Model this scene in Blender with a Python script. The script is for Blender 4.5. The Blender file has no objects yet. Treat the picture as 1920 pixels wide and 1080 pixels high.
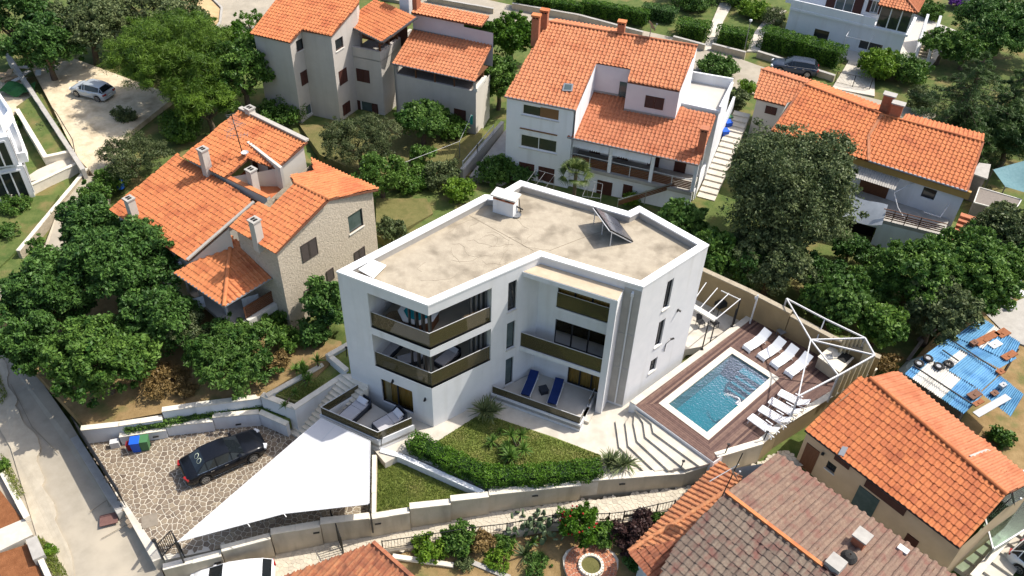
import bpy, bmesh, math, random
import numpy as np
from mathutils import Vector, Matrix
random.seed(7); RNG = np.random.default_rng(11)
SC = bpy.context.scene; COL = SC.collection
# ------------------------------------------------------------------ camera, sky, sun, exposure
FPX, CAMH = 1612.15, 40.68
PITCH, ROLL = math.radians(41.2596), math.radians(-2.2172)
_fw = np.array([0, math.cos(PITCH), -math.sin(PITCH)]); _rt = np.array([1., 0, 0]); _dn = np.array([0, -math.sin(PITCH), -math.cos(PITCH)])
_c, _s = math.cos(ROLL), math.sin(ROLL)
CR, CD, CF = _c*_rt + _s*_dn, -_s*_rt + _c*_dn, _fw
cam = bpy.data.cameras.new('camera'); camo = bpy.data.objects.new('camera', cam); COL.objects.link(camo)
cam.sensor_width = 36; cam.lens = FPX/1920*36; cam.clip_end = 900; cam.clip_start = 0.5
m4 = Matrix.Identity(4)
for i in range(3):
    m4[i][0], m4[i][1], m4[i][2] = CR[i], -CD[i], -CF[i]
m4[2][3] = CAMH
camo.matrix_world = m4; SC.camera = camo
SUN_AZ, SUN_EL = math.radians(19), math.radians(54)
sdir = Vector((math.cos(SUN_AZ)*math.cos(SUN_EL), math.sin(SUN_AZ)*math.cos(SUN_EL), math.sin(SUN_EL)))
W = bpy.data.worlds.new('World'); SC.world = W; W.use_nodes = True
nt = W.node_tree; bg = nt.nodes['Background']; sky = nt.nodes.new('ShaderNodeTexSky')
sky.sky_type = 'NISHITA'; sky.sun_disc = False; sky.sun_elevation = SUN_EL; sky.sun_rotation = math.radians(90) - SUN_AZ
sky.air_density = 1.0; sky.dust_density = 3.0; sky.ozone_density = 0.5
nt.links.new(sky.outputs[0], bg.inputs[0]); bg.inputs[1].default_value = 0.15
sl = bpy.data.lights.new('sun', 'SUN'); sl.energy = 3.9; sl.angle = math.radians(0.55); sl.color = (1.0, 0.95, 0.87)
so = bpy.data.objects.new('sun', sl); COL.objects.link(so); so.rotation_euler = sdir.to_track_quat('Z', 'Y').to_euler()
SC.view_settings.view_transform = 'Standard'; SC.view_settings.look = 'None'; SC.view_settings.exposure = 0.52; SC.view_settings.gamma = 1
SC.view_settings.use_curve_mapping = False
SC.render.engine = 'CYCLES'
SC.cycles.max_bounces = 6; SC.cycles.transparent_max_bounces = 12; SC.cycles.caustics_reflective = False; SC.cycles.caustics_refractive = False

# ------------------------------------------------------------------ picture point on a level -> place in the world (survey helper)
def P(x, y, z=0.0):
    d = CR*((x-960)/FPX) + CD*((y-540)/FPX) + CF
    t = (z-CAMH)/d[2]
    return Vector((d[0]*t, d[1]*t, z))
def ray(x, y):
    d = CR*((x-960)/FPX) + CD*((y-540)/FPX) + CF
    return Vector((0, 0, CAMH)), Vector(d)
def hit(x, y, p0, nrm):
    o, d = ray(x, y)
    return o + d*((p0-o).dot(nrm)/d.dot(nrm))
def pxm(p):                        # pixels (of 1920) per metre at a point
    v = np.array(p) - np.array([0, 0, CAMH]); return FPX/float(v @ CF)
def V3(*a): return Vector(a)

# ------------------------------------------------------------------ materials
MATS = {}
def mat(name, c1, c2=None, scale=3.0, rough=0.7, bump=0.0, bscale=None, tint=0.0, objrand=0.0, metal=0.0, spec=0.3, c3=None, s3=0.5, stretch=None, detail=6, t3=(0.5, 0.68), st3=None):
    m = bpy.data.materials.new(name); m.use_nodes = True; N = m.node_tree; L = N.links
    b = N.nodes['Principled BSDF']; b.inputs['Roughness'].default_value = rough; b.inputs['Metallic'].default_value = metal
    b.inputs['Specular IOR Level'].default_value = spec
    geo = N.nodes.new('ShaderNodeNewGeometry'); vec = geo.outputs['Position']
    if stretch:
        mp = N.nodes.new('ShaderNodeMapping'); mp.inputs['Scale'].default_value = stretch[:3]
        if len(stretch) > 3: mp.inputs['Rotation'].default_value = (0, 0, stretch[3])
        L.new(vec, mp.inputs[0]); vec = mp.outputs[0]
    col = None
    if c2:
        n = N.nodes.new('ShaderNodeTexNoise'); n.inputs['Scale'].default_value = scale; n.inputs['Detail'].default_value = detail; n.inputs['Roughness'].default_value = 0.65
        L.new(vec, n.inputs['Vector'])
        r = N.nodes.new('ShaderNodeValToRGB'); r.color_ramp.elements[0].position = 0.32; r.color_ramp.elements[1].position = 0.68
        r.color_ramp.elements[0].color = (*c1, 1); r.color_ramp.elements[1].color = (*c2, 1); L.new(n.outputs[0], r.inputs[0]); col = r.outputs[0]
    else:
        r = N.nodes.new('ShaderNodeRGB'); r.outputs[0].default_value = (*c1, 1); col = r.outputs[0]
    if c3:
        n = N.nodes.new('ShaderNodeTexNoise'); n.inputs['Scale'].default_value = s3; n.inputs['Detail'].default_value = 5; v3 = vec
        if st3: mp = N.nodes.new('ShaderNodeMapping'); mp.inputs['Scale'].default_value = st3; L.new(geo.outputs['Position'], mp.inputs[0]); v3 = mp.outputs[0]
        L.new(v3, n.inputs['Vector'])
        r = N.nodes.new('ShaderNodeValToRGB'); r.color_ramp.elements[0].position = t3[0]; r.color_ramp.elements[1].position = t3[1]; L.new(n.outputs[0], r.inputs[0])
        x = N.nodes.new('ShaderNodeMix'); x.data_type = 'RGBA'; L.new(r.outputs[0], x.inputs[0]); L.new(col, x.inputs[6]); x.inputs[7].default_value = (*c3, 1); col = x.outputs[2]
    if tint or objrand:
        fac = None
        if tint:
            a = N.nodes.new('ShaderNodeAttribute'); a.attribute_name = 'tint'
            q = N.nodes.new('ShaderNodeMath'); q.operation = 'MULTIPLY_ADD'; L.new(a.outputs['Fac'], q.inputs[0]); q.inputs[1].default_value = tint; q.inputs[2].default_value = 1.0; fac = q.outputs[0]
        if objrand:
            a = N.nodes.new('ShaderNodeObjectInfo')
            q = N.nodes.new('ShaderNodeMath'); q.operation = 'MULTIPLY_ADD'; L.new(a.outputs['Random'], q.inputs[0]); q.inputs[1].default_value = 2*objrand; q.inputs[2].default_value = (1-objrand)
            if fac:
                w = N.nodes.new('ShaderNodeMath'); w.operation = 'MULTIPLY'; L.new(fac, w.inputs[0]); L.new(q.outputs[0], w.inputs[1]); fac = w.outputs[0]
            else: fac = q.outputs[0]
        h = N.nodes.new('ShaderNodeHueSaturation'); L.new(fac, h.inputs['Value']); L.new(col, h.inputs['Color'])
        hq = N.nodes.new('ShaderNodeMath'); hq.operation = 'MULTIPLY_ADD'; L.new(fac, hq.inputs[0]); hq.inputs[1].default_value = 0.03; hq.inputs[2].default_value = 0.47
        L.new(hq.outputs[0], h.inputs['Hue']); col = h.outputs[0]
    L.new(col, b.inputs['Base Color'])
    if bump:
        n = N.nodes.new('ShaderNodeTexNoise'); n.inputs['Scale'].default_value = bscale or scale*4; n.inputs['Detail'].default_value = 4; L.new(vec, n.inputs['Vector'])
        k = N.nodes.new('ShaderNodeBump'); k.inputs['Strength'].default_value = min(1, bump*2); k.inputs['Distance'].default_value = 0.05; L.new(n.outputs[0], k.inputs['Height']); L.new(k.outputs[0], b.inputs['Normal'])
    MATS[name] = m; return m
def leafmat(name, c1, c2, transl=0.3, rough=0.5):
    m = bpy.data.materials.new(name); m.use_nodes = True; N = m.node_tree; L = N.links
    b = N.nodes['Principled BSDF']; b.inputs['Roughness'].default_value = rough; b.inputs['Specular IOR Level'].default_value = 0.22
    a = N.nodes.new('ShaderNodeAttribute'); a.attribute_name = 'tint'
    r = N.nodes.new('ShaderNodeValToRGB'); r.color_ramp.elements[0].color = (*c1, 1); r.color_ramp.elements[1].color = (*c2, 1); L.new(a.outputs['Fac'], r.inputs[0])
    L.new(r.outputs[0], b.inputs['Base Color'])
    t = N.nodes.new('ShaderNodeBsdfTranslucent'); L.new(r.outputs[0], t.inputs[0])
    x = N.nodes.new('ShaderNodeMixShader'); x.inputs[0].default_value = transl; L.new(b.outputs[0], x.inputs[1]); L.new(t.outputs[0], x.inputs[2])
    L.new(x.outputs[0], N.nodes['Material Output'].inputs['Surface']); MATS[name] = m; return m
def glassmat(name, tintc, gloss=0.02, bump=0.0, bscale=6, refl=1.0, ior=1.45):
    m = bpy.data.materials.new(name); m.use_nodes = True; N = m.node_tree; L = N.links
    N.nodes.remove(N.nodes['Principled BSDF'])
    t = N.nodes.new('ShaderNodeBsdfTransparent'); t.inputs[0].default_value = (*tintc, 1)
    g = N.nodes.new('ShaderNodeBsdfGlossy'); g.inputs['Roughness'].default_value = gloss; g.inputs[0].default_value = (refl, refl, refl, 1)
    f = N.nodes.new('ShaderNodeFresnel'); f.inputs[0].default_value = ior
    x = N.nodes.new('ShaderNodeMixShader'); L.new(f.outputs[0], x.inputs[0]); L.new(t.outputs[0], x.inputs[1]); L.new(g.outputs[0], x.inputs[2])
    if bump:
        geo = N.nodes.new('ShaderNodeNewGeometry'); n = N.nodes.new('ShaderNodeTexNoise'); n.inputs['Scale'].default_value = bscale; n.inputs['Detail'].default_value = 3
        L.new(geo.outputs['Position'], n.inputs['Vector'])
        k = N.nodes.new('ShaderNodeBump'); k.inputs['Strength'].default_value = 1; k.inputs['Distance'].default_value = bump; L.new(n.outputs[0], k.inputs['Height'])
        L.new(k.outputs[0], g.inputs['Normal']); L.new(k.outputs[0], f.inputs['Normal'])
    L.new(x.outputs[0], N.nodes['Material Output'].inputs['Surface']); MATS[name] = m; return m

# ------------------------------------------------------------------ mesh builder, things and parts
ORIG = {}                          # object -> world origin of its tree (things are built unrotated, prototypes at 0)
class MB:
    def __init__(s): s.v = []; s.f = []; s.t = []
    def add(s, vs, fs, tint=0.0):
        o = len(s.v); s.v += [tuple(v) for v in vs]; s.f += [tuple(i+o for i in f) for f in fs]; s.t += [tint]*len(fs); return s
    def quad(s, a, b, c, d, tint=0.0): return s.add([a, b, c, d], [(0, 1, 2, 3)], tint)
    def poly(s, pts, tint=0.0): return s.add(pts, [tuple(range(len(pts)))], tint)
    def box(s, c, sz, rot=0.0, tint=0.0):
        x, y, z = sz[0]/2, sz[1]/2, sz[2]/2; ca, sa = math.cos(rot), math.sin(rot); vs = []
        for dz in (-z, z):
            for dx, dy in ((-x, -y), (x, -y), (x, y), (-x, y)):
                vs.append((c[0]+dx*ca-dy*sa, c[1]+dx*sa+dy*ca, c[2]+dz))
        return s.add(vs, [(3, 2, 1, 0), (4, 5, 6, 7), (0, 1, 5, 4), (1, 2, 6, 5), (2, 3, 7, 6), (3, 0, 4, 7)], tint)
    def prism(s, poly, z0, z1, tint=0.0, bottom=True):
        n = len(poly); zt = z1 if isinstance(z1, (list, tuple)) else [z1]*n; zb = z0 if isinstance(z0, (list, tuple)) else [z0]*n
        vs = [(p[0], p[1], zb[i]) for i, p in enumerate(poly)] + [(p[0], p[1], zt[i]) for i, p in enumerate(poly)]
        fs = [tuple(range(n, 2*n))] + [(i, (i+1) % n, n+(i+1) % n, n+i) for i in range(n)]
        if bottom: fs.append(tuple(range(n-1, -1, -1)))
        return s.add(vs, fs, tint)
    def beam(s, p, q, w, h, tint=0.0, up=(0, 0, 1)):
        p, q = Vector(p), Vector(q); d = (q-p).normalized(); u = Vector(up)
        if abs(d.dot(u)) > 0.99: u = Vector((1, 0, 0))
        a = d.cross(u).normalized()*(w/2); b = a.cross(d).normalized()*(h/2)
        return s.add([p-a-b, p+a-b, p+a+b, p-a+b, q-a-b, q+a-b, q+a+b, q-a+b], [(3, 2, 1, 0), (4, 5, 6, 7), (0, 1, 5, 4), (1, 2, 6, 5), (2, 3, 7, 6), (3, 0, 4, 7)], tint)
    def tube(s, p, q, r, r2=None, n=7, cap=True, tint=0.0):
        p, q = Vector(p), Vector(q); r2 = r if r2 is None else r2; d = (q-p).normalized(); u = Vector((0, 0, 1)) if abs(d.z) < 0.95 else Vector((1, 0, 0))
        a = d.cross(u).normalized(); b = d.cross(a); vs = []
        for c, rr in ((p, r), (q, r2)):
            vs += [c + (a*math.cos(2*math.pi*i/n) + b*math.sin(2*math.pi*i/n))*rr for i in range(n)]
        fs = [(i, (i+1) % n, n+(i+1) % n, n+i) for i in range(n)]
        if cap: fs += [tuple(range(n-1, -1, -1)), tuple(range(n, 2*n))]
        return s.add(vs, fs, tint)
    def path(s, pts, r, n=6):
        for a, b in zip(pts, pts[1:]): s.tube(a, b, r, n=n)
        return s
    def lathe(s, prof, c=(0, 0, 0), n=16, tint=0.0):
        vs = [(c[0]+r*math.cos(2*math.pi*i/n), c[1]+r*math.sin(2*math.pi*i/n), c[2]+z) for r, z in prof for i in range(n)]
        fs = [(k*n+i, k*n+(i+1) % n, (k+1)*n+(i+1) % n, (k+1)*n+i) for k in range(len(prof)-1) for i in range(n)]
        return s.add(vs, fs, tint)
    def build(s, name, m, parent=None, smooth=False, kind=None, recalc=True, base=None):
        me = bpy.data.meshes.new(name)
        if parent is not None: o0 = ORIG[parent.name]
        else:
            if base is None:
                a = np.array(s.v); o0 = Vector((float(a[:, 0].mean()), float(a[:, 1].mean()), float(a[:, 2].min())))
            else: o0 = Vector(base)
        me.from_pydata([(v[0]-o0.x, v[1]-o0.y, v[2]-o0.z) for v in s.v], [], s.f)
        if recalc and len(s.f) < 30000:
            bm = bmesh.new(); bm.from_mesh(me); bmesh.ops.delete(bm, geom=[q for q in bm.verts if not q.link_faces], context='VERTS'); bmesh.ops.recalc_face_normals(bm, faces=bm.faces[:]); bm.to_mesh(me); bm.free()
        if any(s.t):
            at = me.attributes.new('tint', 'FLOAT', 'FACE'); at.data.foreach_set('value', s.t)
        if smooth: me.shade_smooth()
        me.materials.append(m if not isinstance(m, str) else MATS[m])
        ob = bpy.data.objects.new(name, me); COL.objects.link(ob)
        if parent is not None: ob.parent = parent
        else: ob.location = o0
        ORIG[ob.name] = o0
        if kind: ob['kind'] = kind
        return ob
def npmesh(name, v, f, m, parent=None, tint=None, kind=None, base=None, smooth=False):
    """v (n,3), f (k,4) arrays -> mesh object"""
    v = np.asarray(v, dtype=np.float32); f = np.asarray(f, dtype=np.int32); k = f.shape[1]
    o0 = ORIG[parent.name] if parent is not None else (Vector(base) if base is not None else Vector((float(v[:, 0].mean()), float(v[:, 1].mean()), float(v[:, 2].min()))))
    v = v - np.array(o0, dtype=np.float32)
    me = bpy.data.meshes.new(name); me.vertices.add(len(v)); me.vertices.foreach_set('co', v.ravel())
    me.loops.add(f.size); me.loops.foreach_set('vertex_index', f.ravel())
    me.polygons.add(len(f)); me.polygons.foreach_set('loop_start', np.arange(0, f.size, k, dtype=np.int32))
    me.update(calc_edges=True); me.validate()
    if tint is not None:
        at = me.attributes.new('tint', 'FLOAT', 'FACE'); at.data.foreach_set('value', np.asarray(tint, dtype=np.float32))
    me.shade_smooth() if smooth else me.shade_flat()
    me.materials.append(MATS[m] if isinstance(m, str) else m)
    ob = bpy.data.objects.new(name, me); COL.objects.link(ob)
    if parent is not None: ob.parent = parent
    else: ob.location = o0
    ORIG[ob.name] = o0
    if kind: ob['kind'] = kind
    return ob
def tag(o, label, cat, group=None):
    o['label'] = label; o['category'] = cat
    if group: o['group'] = group
    return o
def thing(name, label, cat, loc, group=None):
    o = bpy.data.objects.new(name, None); COL.objects.link(o); o.location = loc; ORIG[o.name] = Vector(loc); o.empty_display_size = 0.2
    return tag(o, label, cat, group)
def copy_tree(o, loc=None, rz=None, label=None, parent=None, scale=None, group=None):
    c = o.copy(); COL.objects.link(c); ORIG[c.name] = Vector(loc) if loc is not None else ORIG.get(o.name, Vector())
    if parent is not None: c.parent = parent
    if loc is not None: c.location = loc
    if rz is not None: c.rotation_euler = (0, 0, rz)
    if scale: c.scale = scale if not isinstance(scale, (int, float)) else (scale,)*3
    if label: c['label'] = label
    if group: c['group'] = group
    for ch in [x for x in KIDS.get(o.name, [])]: copy_tree(ch, parent=c)
    return c
KIDS = {}
def index_kids():
    KIDS.clear()
    for o in bpy.data.objects:
        if o.parent: KIDS.setdefault(o.parent.name, []).append(o)
def place(o, loc, rz, label=None):
    o.location = loc; o.rotation_euler = (0, 0, rz)
    if label: o['label'] = label
def struct(ob): ob['kind'] = 'structure'; return ob
PATCHES = []
def patch(name, pts, m, depth=1.5, z=None):
    """a piece of the setting: polygon of (px,py[,z]) with its own level, skirted down"""
    w = [P(p[0], p[1], (p[2] if len(p) > 2 else z)) for p in pts]
    PATCHES.append(([(q.x, q.y) for q in w], min(q.z for q in w)))
    b = MB().prism([(q.x, q.y) for q in w], [q.z-depth for q in w], [q.z for q in w], bottom=False)
    return struct(b.build(name, m))
def rot2(v, a): return Vector((v[0]*math.cos(a)-v[1]*math.sin(a), v[0]*math.sin(a)+v[1]*math.cos(a), v[2] if len(v) > 2 else 0))
def area2(p): return sum(p[i][0]*p[(i+1) % len(p)][1]-p[(i+1) % len(p)][0]*p[i][1] for i in range(len(p)))/2
def offset_poly(poly, d):
    """move every edge inward by d (negative: outward); keeps vertex order"""
    n = len(poly); sgn = 1 if area2(poly) > 0 else -1; out = []
    ds = d if isinstance(d, (list, tuple)) else [d]*n
    for i in range(n):
        a, b, c = Vector(poly[i-1][:2]), Vector(poly[i][:2]), Vector(poly[(i+1) % n][:2])
        e1, e2 = (b-a).normalized(), (c-b).normalized(); n1 = Vector((-e1.y, e1.x))*sgn; n2 = Vector((-e2.y, e2.x))*sgn
        p1 = a+n1*ds[i-1]; p2 = b+n2*ds[i]; cr = e1.x*e2.y-e1.y*e2.x
        if abs(cr) < 1e-3: out.append(b+n2*ds[i])
        else:
            t = ((p2.x-p1.x)*e2.y-(p2.y-p1.y)*e2.x)/cr; out.append(p1+e1*t)
    return out
def inpoly(x, y, poly):
    c = False; j = len(poly)-1
    for i in range(len(poly)):
        if (poly[i][1] > y) != (poly[j][1] > y) and x < (poly[j][0]-poly[i][0])*(y-poly[i][1])/(poly[j][1]-poly[i][1])+poly[i][0]: c = not c
        j = i
    return c

# ------------------------------------------------------------------ walls with real openings
class Wall:
    """vertical wall plane from A to B (outside on the right-hand side of A->B)"""
    def __init__(s, A, B, off=0.0):
        s.A = Vector((A[0], A[1], 0)); B = Vector((B[0], B[1], 0)); s.L = (B-s.A).length; s.u = (B-s.A).normalized(); s.n = Vector((s.u.y, -s.u.x, 0)); s.A = s.A+s.n*off
    def at(s, u, z, out=0.0): return s.A+s.u*u+s.n*out+Vector((0, 0, z))
    def uz(s, px, py):
        q = hit(px, py, s.A, s.n); return (q-s.A).dot(s.u), q.z
    def rect(s, x0, y0, x1, y1):
        a, b = s.uz(x0, y0), s.uz(x1, y1); return min(a[0], b[0]), max(a[0], b[0]), min(a[1], b[1]), max(a[1], b[1])
    def mesh(s, b, z0, z1, th, holes=(), u0=0.0, u1=None, back=False):
        u1 = s.L if u1 is None else u1
        us = sorted({u0, u1, *[min(max(h[i], u0), u1) for h in holes for i in (0, 1)]}); zs = sorted({z0, z1, *[min(max(h[i], z0), z1) for h in holes for i in (2, 3)]})
        inh = lambda u, z: any(h[0] < u < h[1] and h[2] < z < h[3] for h in holes)
        for i in range(len(us)-1):
            for j in range(len(zs)-1):
                if us[i+1]-us[i] < 1e-6 or zs[j+1]-zs[j] < 1e-6 or inh((us[i]+us[i+1])/2, (zs[j]+zs[j+1])/2): continue
                b.quad(s.at(us[i], zs[j]), s.at(us[i+1], zs[j]), s.at(us[i+1], zs[j+1]), s.at(us[i], zs[j+1]))
                if back: b.quad(s.at(us[i+1], zs[j], -th), s.at(us[i], zs[j], -th), s.at(us[i], zs[j+1], -th), s.at(us[i+1], zs[j+1], -th))
        for h in holes:
            a, c, d, e = h[:4]
            for (p, q) in (((a, d), (c, d)), ((c, d), (c, e)), ((c, e), (a, e)), ((a, e), (a, d))):
                if abs(p[0]-u0) < 1e-6 and abs(q[0]-u0) < 1e-6 or abs(p[0]-u1) < 1e-6 and abs(q[0]-u1) < 1e-6: continue
                b.quad(s.at(p[0], p[1]), s.at(q[0], q[1]), s.at(q[0], q[1], -th), s.at(p[0], p[1], -th))
        if back:
            b.quad(s.at(u0, z1), s.at(u1, z1), s.at(u1, z1, -th), s.at(u0, z1, -th))
            for u in (u0, u1):
                if not any(abs(h[0]-u) < 1e-6 or abs(h[1]-u) < 1e-6 for h in holes): b.quad(s.at(u, z0), s.at(u, z1), s.at(u, z1, -th), s.at(u, z0, -th))
        return b
    def rbox(s, b, u0, u1, z0, z1, o0, o1, tint=0.0):     # box in wall coordinates
        vs = [s.at(u, z, o) for z in (z0, z1) for u, o in ((u0, o1), (u1, o1), (u1, o0), (u0, o0))]
        return b.add(vs, [(3, 2, 1, 0), (4, 5, 6, 7), (0, 1, 5, 4), (1, 2, 6, 5), (2, 3, 7, 6), (3, 0, 4, 7)], tint)
def window(w, r, parent, style='plain', depth=0.12, frame='white_frame', glass='dark_glass', sill=True, bars=1, fw=0.06):
    u0, u1, z0, z1 = r; d = -depth
    if style == 'shut':                     # closed slatted shutters, one leaf or two
        n = 2 if u1-u0 > 0.75 else 1
        for k in range(n):
            a = u0+(u1-u0)*k/n+0.005; c = u0+(u1-u0)*(k+1)/n-0.005; b = MB()
            for (p, q, e, f) in ((a, a+.06, z0, z1), (c-.06, c, z0, z1), (a+.06, c-.06, z0, z0+.07), (a+.06, c-.06, z1-.07, z1)): w.rbox(b, p, q, e, f, 0.002, 0.04)
            ns = max(5, int((z1-z0)/0.11)); st = (z1-z0-.14)/ns
            for i in range(ns):
                zc = z0+.07+st*i; b.add([w.at(a+.06, zc, .035), w.at(c-.06, zc, .035), w.at(c-.06, zc+st*.95, .006), w.at(a+.06, zc+st*.95, .006)], [(0, 1, 2, 3)])
            b.build('shutter', frame if frame != 'white_frame' else 'brown_shutter', parent)
    else:
        b = MB()
        for (p, q, e, f) in ((u0, u0+fw, z0, z1), (u1-fw, u1, z0, z1), (u0+fw, u1-fw, z0, z0+fw), (u0+fw, u1-fw, z1-fw, z1)): w.rbox(b, p, q, e, f, d-.03, d+.03)
        for i in range(1, bars+1):
            uc = u0+(u1-u0)*i/(bars+1); w.rbox(b, uc-.03, uc+.03, z0+fw, z1-fw, d-.03, d+.03)
        fr = b.build('window', frame, parent)
        g = MB().quad(w.at(u0+.03, z0+.03, d), w.at(u1-.03, z0+.03, d), w.at(u1-.03, z1-.03, d), w.at(u0+.03, z1-.03, d)); g.build('pane', glass, fr)
        if style == 'open':                 # shutter leaves folded open against the wall
            hw = (u1-u0)/2
            for a in (u0-hw-.02, u1+.02):
                b = MB()
                for (p, q, e, f) in ((a, a+.06, z0, z1), (a+hw-.06, a+hw, z0, z1), (a+.06, a+hw-.06, z0, z0+.07), (a+.06, a+hw-.06, z1-.07, z1)): w.rbox(b, p, q, e, f, 0.002, 0.05)
                ns = max(5, int((z1-z0)/0.12)); st = (z1-z0-.14)/ns
                for i in range(ns):
                    zc = z0+.07+st*i; b.add([w.at(a+.06, zc, .045), w.at(a+hw-.06, zc, .045), w.at(a+hw-.06, zc+st*.95, .01), w.at(a+.06, zc+st*.95, .01)], [(0, 1, 2, 3)])
                b.build('shutter', 'brown_shutter', parent)
        if sill:
            b = MB(); w.rbox(b, u0-.06, u1+.06, z0-.07, z0-.002, -depth, .07); b.build('sill', 'stone_trim', parent)

# ------------------------------------------------------------------ tiled roofs: every tile is geometry
class Plane:
    """roof plane from an eave line (two picture points at height z), rising away at pitch; 'away' = point on the uphill side"""
    def __init__(s, a, b, z, pitch, up):
        s.a = P(a[0], a[1], z) if len(a) == 2 else Vector(a); s.b = P(b[0], b[1], z) if len(b) == 2 else Vector(b)
        s.u = (s.b-s.a).normalized(); h = Vector((-s.u.y, s.u.x, 0)); c = P(up[0], up[1], z) if len(up) == 2 else Vector(up)
        if (c-s.a).dot(h) < 0: h = -h
        s.h = h; s.p = pitch; s.v = (h+Vector((0, 0, pitch))).normalized(); s.n = s.u.cross(s.v)
        if s.n.z < 0: s.n = -s.n
    def px(s, x, y): return hit(x, y, s.a, s.n)
    def pts(s, l): return [s.px(*q) if len(q) == 2 else Vector(q) for q in l]
def tiles(parent, pl, poly, m, w=0.30, e=0.36, singles=0, jitter=.010, tintr=.5, clip=None, name='tile', ht=1.2):
    """lay overlapping tiles over a 3-D polygon in plane pl; parent = the roof part"""
    U, Vv, N, O = pl.u, pl.v, pl.n, pl.a
    p2 = [((q-O).dot(U), (q-O).dot(Vv)) for q in poly]
    u0, u1 = min(p[0] for p in p2), max(p[0] for p in p2); v0, v1 = min(p[1] for p in p2), max(p[1] for p in p2)
    if U.cross(Vv).dot(N) < 0: U = -U; O = O; p2 = [(-a, b) for a, b in p2]; u0, u1 = -u1, -u0
    prof = [(a*w, h_*ht) for a, h_ in ((0, 0), (.13, .045), (.30, .064), (.47, .045), (.60, .0))]+[(w+.012, -.008)]; spots = []; edge = []
    nu = int((u1-u0)/w)+2; nv = int((v1-v0)/e)+2
    for j in range(nv):
        for i in range(nu):
            u, v = u0+i*w, v0+j*e-.04
            cs_ = [inpoly(u+a*w, v+c*e, p2) for a in (.02, .5, .98) for c in (.08, .5, 1.0)]
            if all(cs_): spots.append((u, v))
            elif any(cs_): edge.append((u, v))
    np_ = len(prof); base = []
    for k, (dv, dh) in enumerate(((0, .052), (e+.05, .012))):
        for (du, h) in prof: base.append((du, dv, h+dh))
    for (du, h) in prof: base.append((du, 0.0, h*0.2-.02))
    base = np.array(base); fs = [(i, i+1, np_+i+1, np_+i) for i in range(np_-1)] + [(2*np_+i, 2*np_+i+1, i+1, i) for i in range(np_-1)]
    Un, Vn, Nn, On = (np.array(t) for t in (U, Vv, N, O))
    cen = np.array([On+Un*(u+w/2)+Vn*(v+e/2) for u, v in spots]) if spots else np.zeros((0, 3))
    order = np.argsort([np.linalg.norm(c-np.array([0, 0, CAMH])) if inview(c) else 1e3 for c in cen]) if singles else np.arange(len(spots))
    single = set(order[:singles].tolist()) if singles else set()
    allv, allf, tn = [], [], []; NV = [0]; rest = [i for i in range(len(spots)) if i not in single]
    for n_, i in enumerate(rest):
        u, v = spots[i]; dj = RNG.normal(0, jitter, 3)
        b = base.copy(); b[:, 0] += u+dj[0]; b[:, 1] += v+dj[1]; b[:, 2] += abs(dj[2])*.6
        allv.append(On+np.outer(b[:, 0], Un)+np.outer(b[:, 1], Vn)+np.outer(b[:, 2], Nn))
        allf += [[q+n_*len(base) for q in f] for f in fs]; t = RNG.normal(0, .32)*tintr; tn += [t]*len(fs)
    for (u, v) in edge:                # tiles cut along a slanted edge: keep only the strips that lie on the roof
        t = RNG.normal(0, .32)*tintr; q0 = len(allv)
        for k in range(3):
            for i in range(np_-1):
                va, vb = v+(e+.05)*k/3, v+(e+.05)*(k+1)/3
                if not inpoly(u+(prof[i][0]+prof[i+1][0])/2, (va+vb)/2, p2): continue
                n0 = NV[0]+len(rest)*len(base)
                hh = [.052-.040*k/3, .052-.040*(k+1)/3]
                b = np.array([(u+prof[i][0], va, prof[i][1]+hh[0]), (u+prof[i+1][0], va, prof[i+1][1]+hh[0]), (u+prof[i+1][0], vb, prof[i+1][1]+hh[1]), (u+prof[i][0], vb, prof[i][1]+hh[1])])
                allv.append(On+np.outer(b[:, 0], Un)+np.outer(b[:, 1], Vn)+np.outer(b[:, 2], Nn)); allf.append([n0, n0+1, n0+2, n0+3]); NV[0] += 4; tn.append(t)
    if allv: npmesh(name, np.concatenate(allv), allf, m, parent, tint=tn, kind='stuff')
    if single:
        me = None
        M = Matrix((U, Vv, N)).transposed().to_4x4()
        for i in order[:singles]:
            u, v = spots[i]; dj = RNG.normal(0, jitter, 3)
            if me is None:
                me = bpy.data.meshes.new(name); me.from_pydata([tuple(b) for b in base], [], fs); me.materials.append(MATS[m] if isinstance(m, str) else m)
            ob = bpy.data.objects.new(name, me); COL.objects.link(ob); ob.parent = parent
            pos = O+U*(u+dj[0])+Vv*(v+dj[1])+N*abs(dj[2])*.6-ORIG[parent.name]
            ob.matrix_local = Matrix.Translation(pos) @ M
def inview(c):
    v = np.array(c)-np.array([0, 0, CAMH]); z = v @ CF
    return abs(FPX*(v @ CR)/z) < 965 and abs(FPX*(v @ CD)/z) < 545
def caps(parent, p, q, m, r=.11, step=.42, name='ridge_tile'):
    p, q = Vector(p), Vector(q); d = (q-p).normalized(); n = max(1, int((q-p).length/step)); st = (q-p).length/n
    a = d.cross(Vector((0, 0, 1))).normalized(); up = a.cross(d); b = MB()
    for i in range(n):
        c0 = p+d*(st*i-.03); c1 = p+d*(st*(i+1)+.03); vs = []
        for c, rr in ((c0, r*.92), (c1, r*1.08)):
            vs += [c+a*(rr*math.cos(t))+up*(rr*.9*math.sin(t)+.02) for t in [math.pi*k/6 for k in range(7)]]
        t = float(RNG.normal(0, .15)); b.add(vs, [(k, k+1, 8+k, 7+k) for k in range(6)] + [tuple(range(7)), tuple(range(7, 14))], t or 0.01)
    o = b.build(name, m, parent, kind='stuff'); return o
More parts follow.
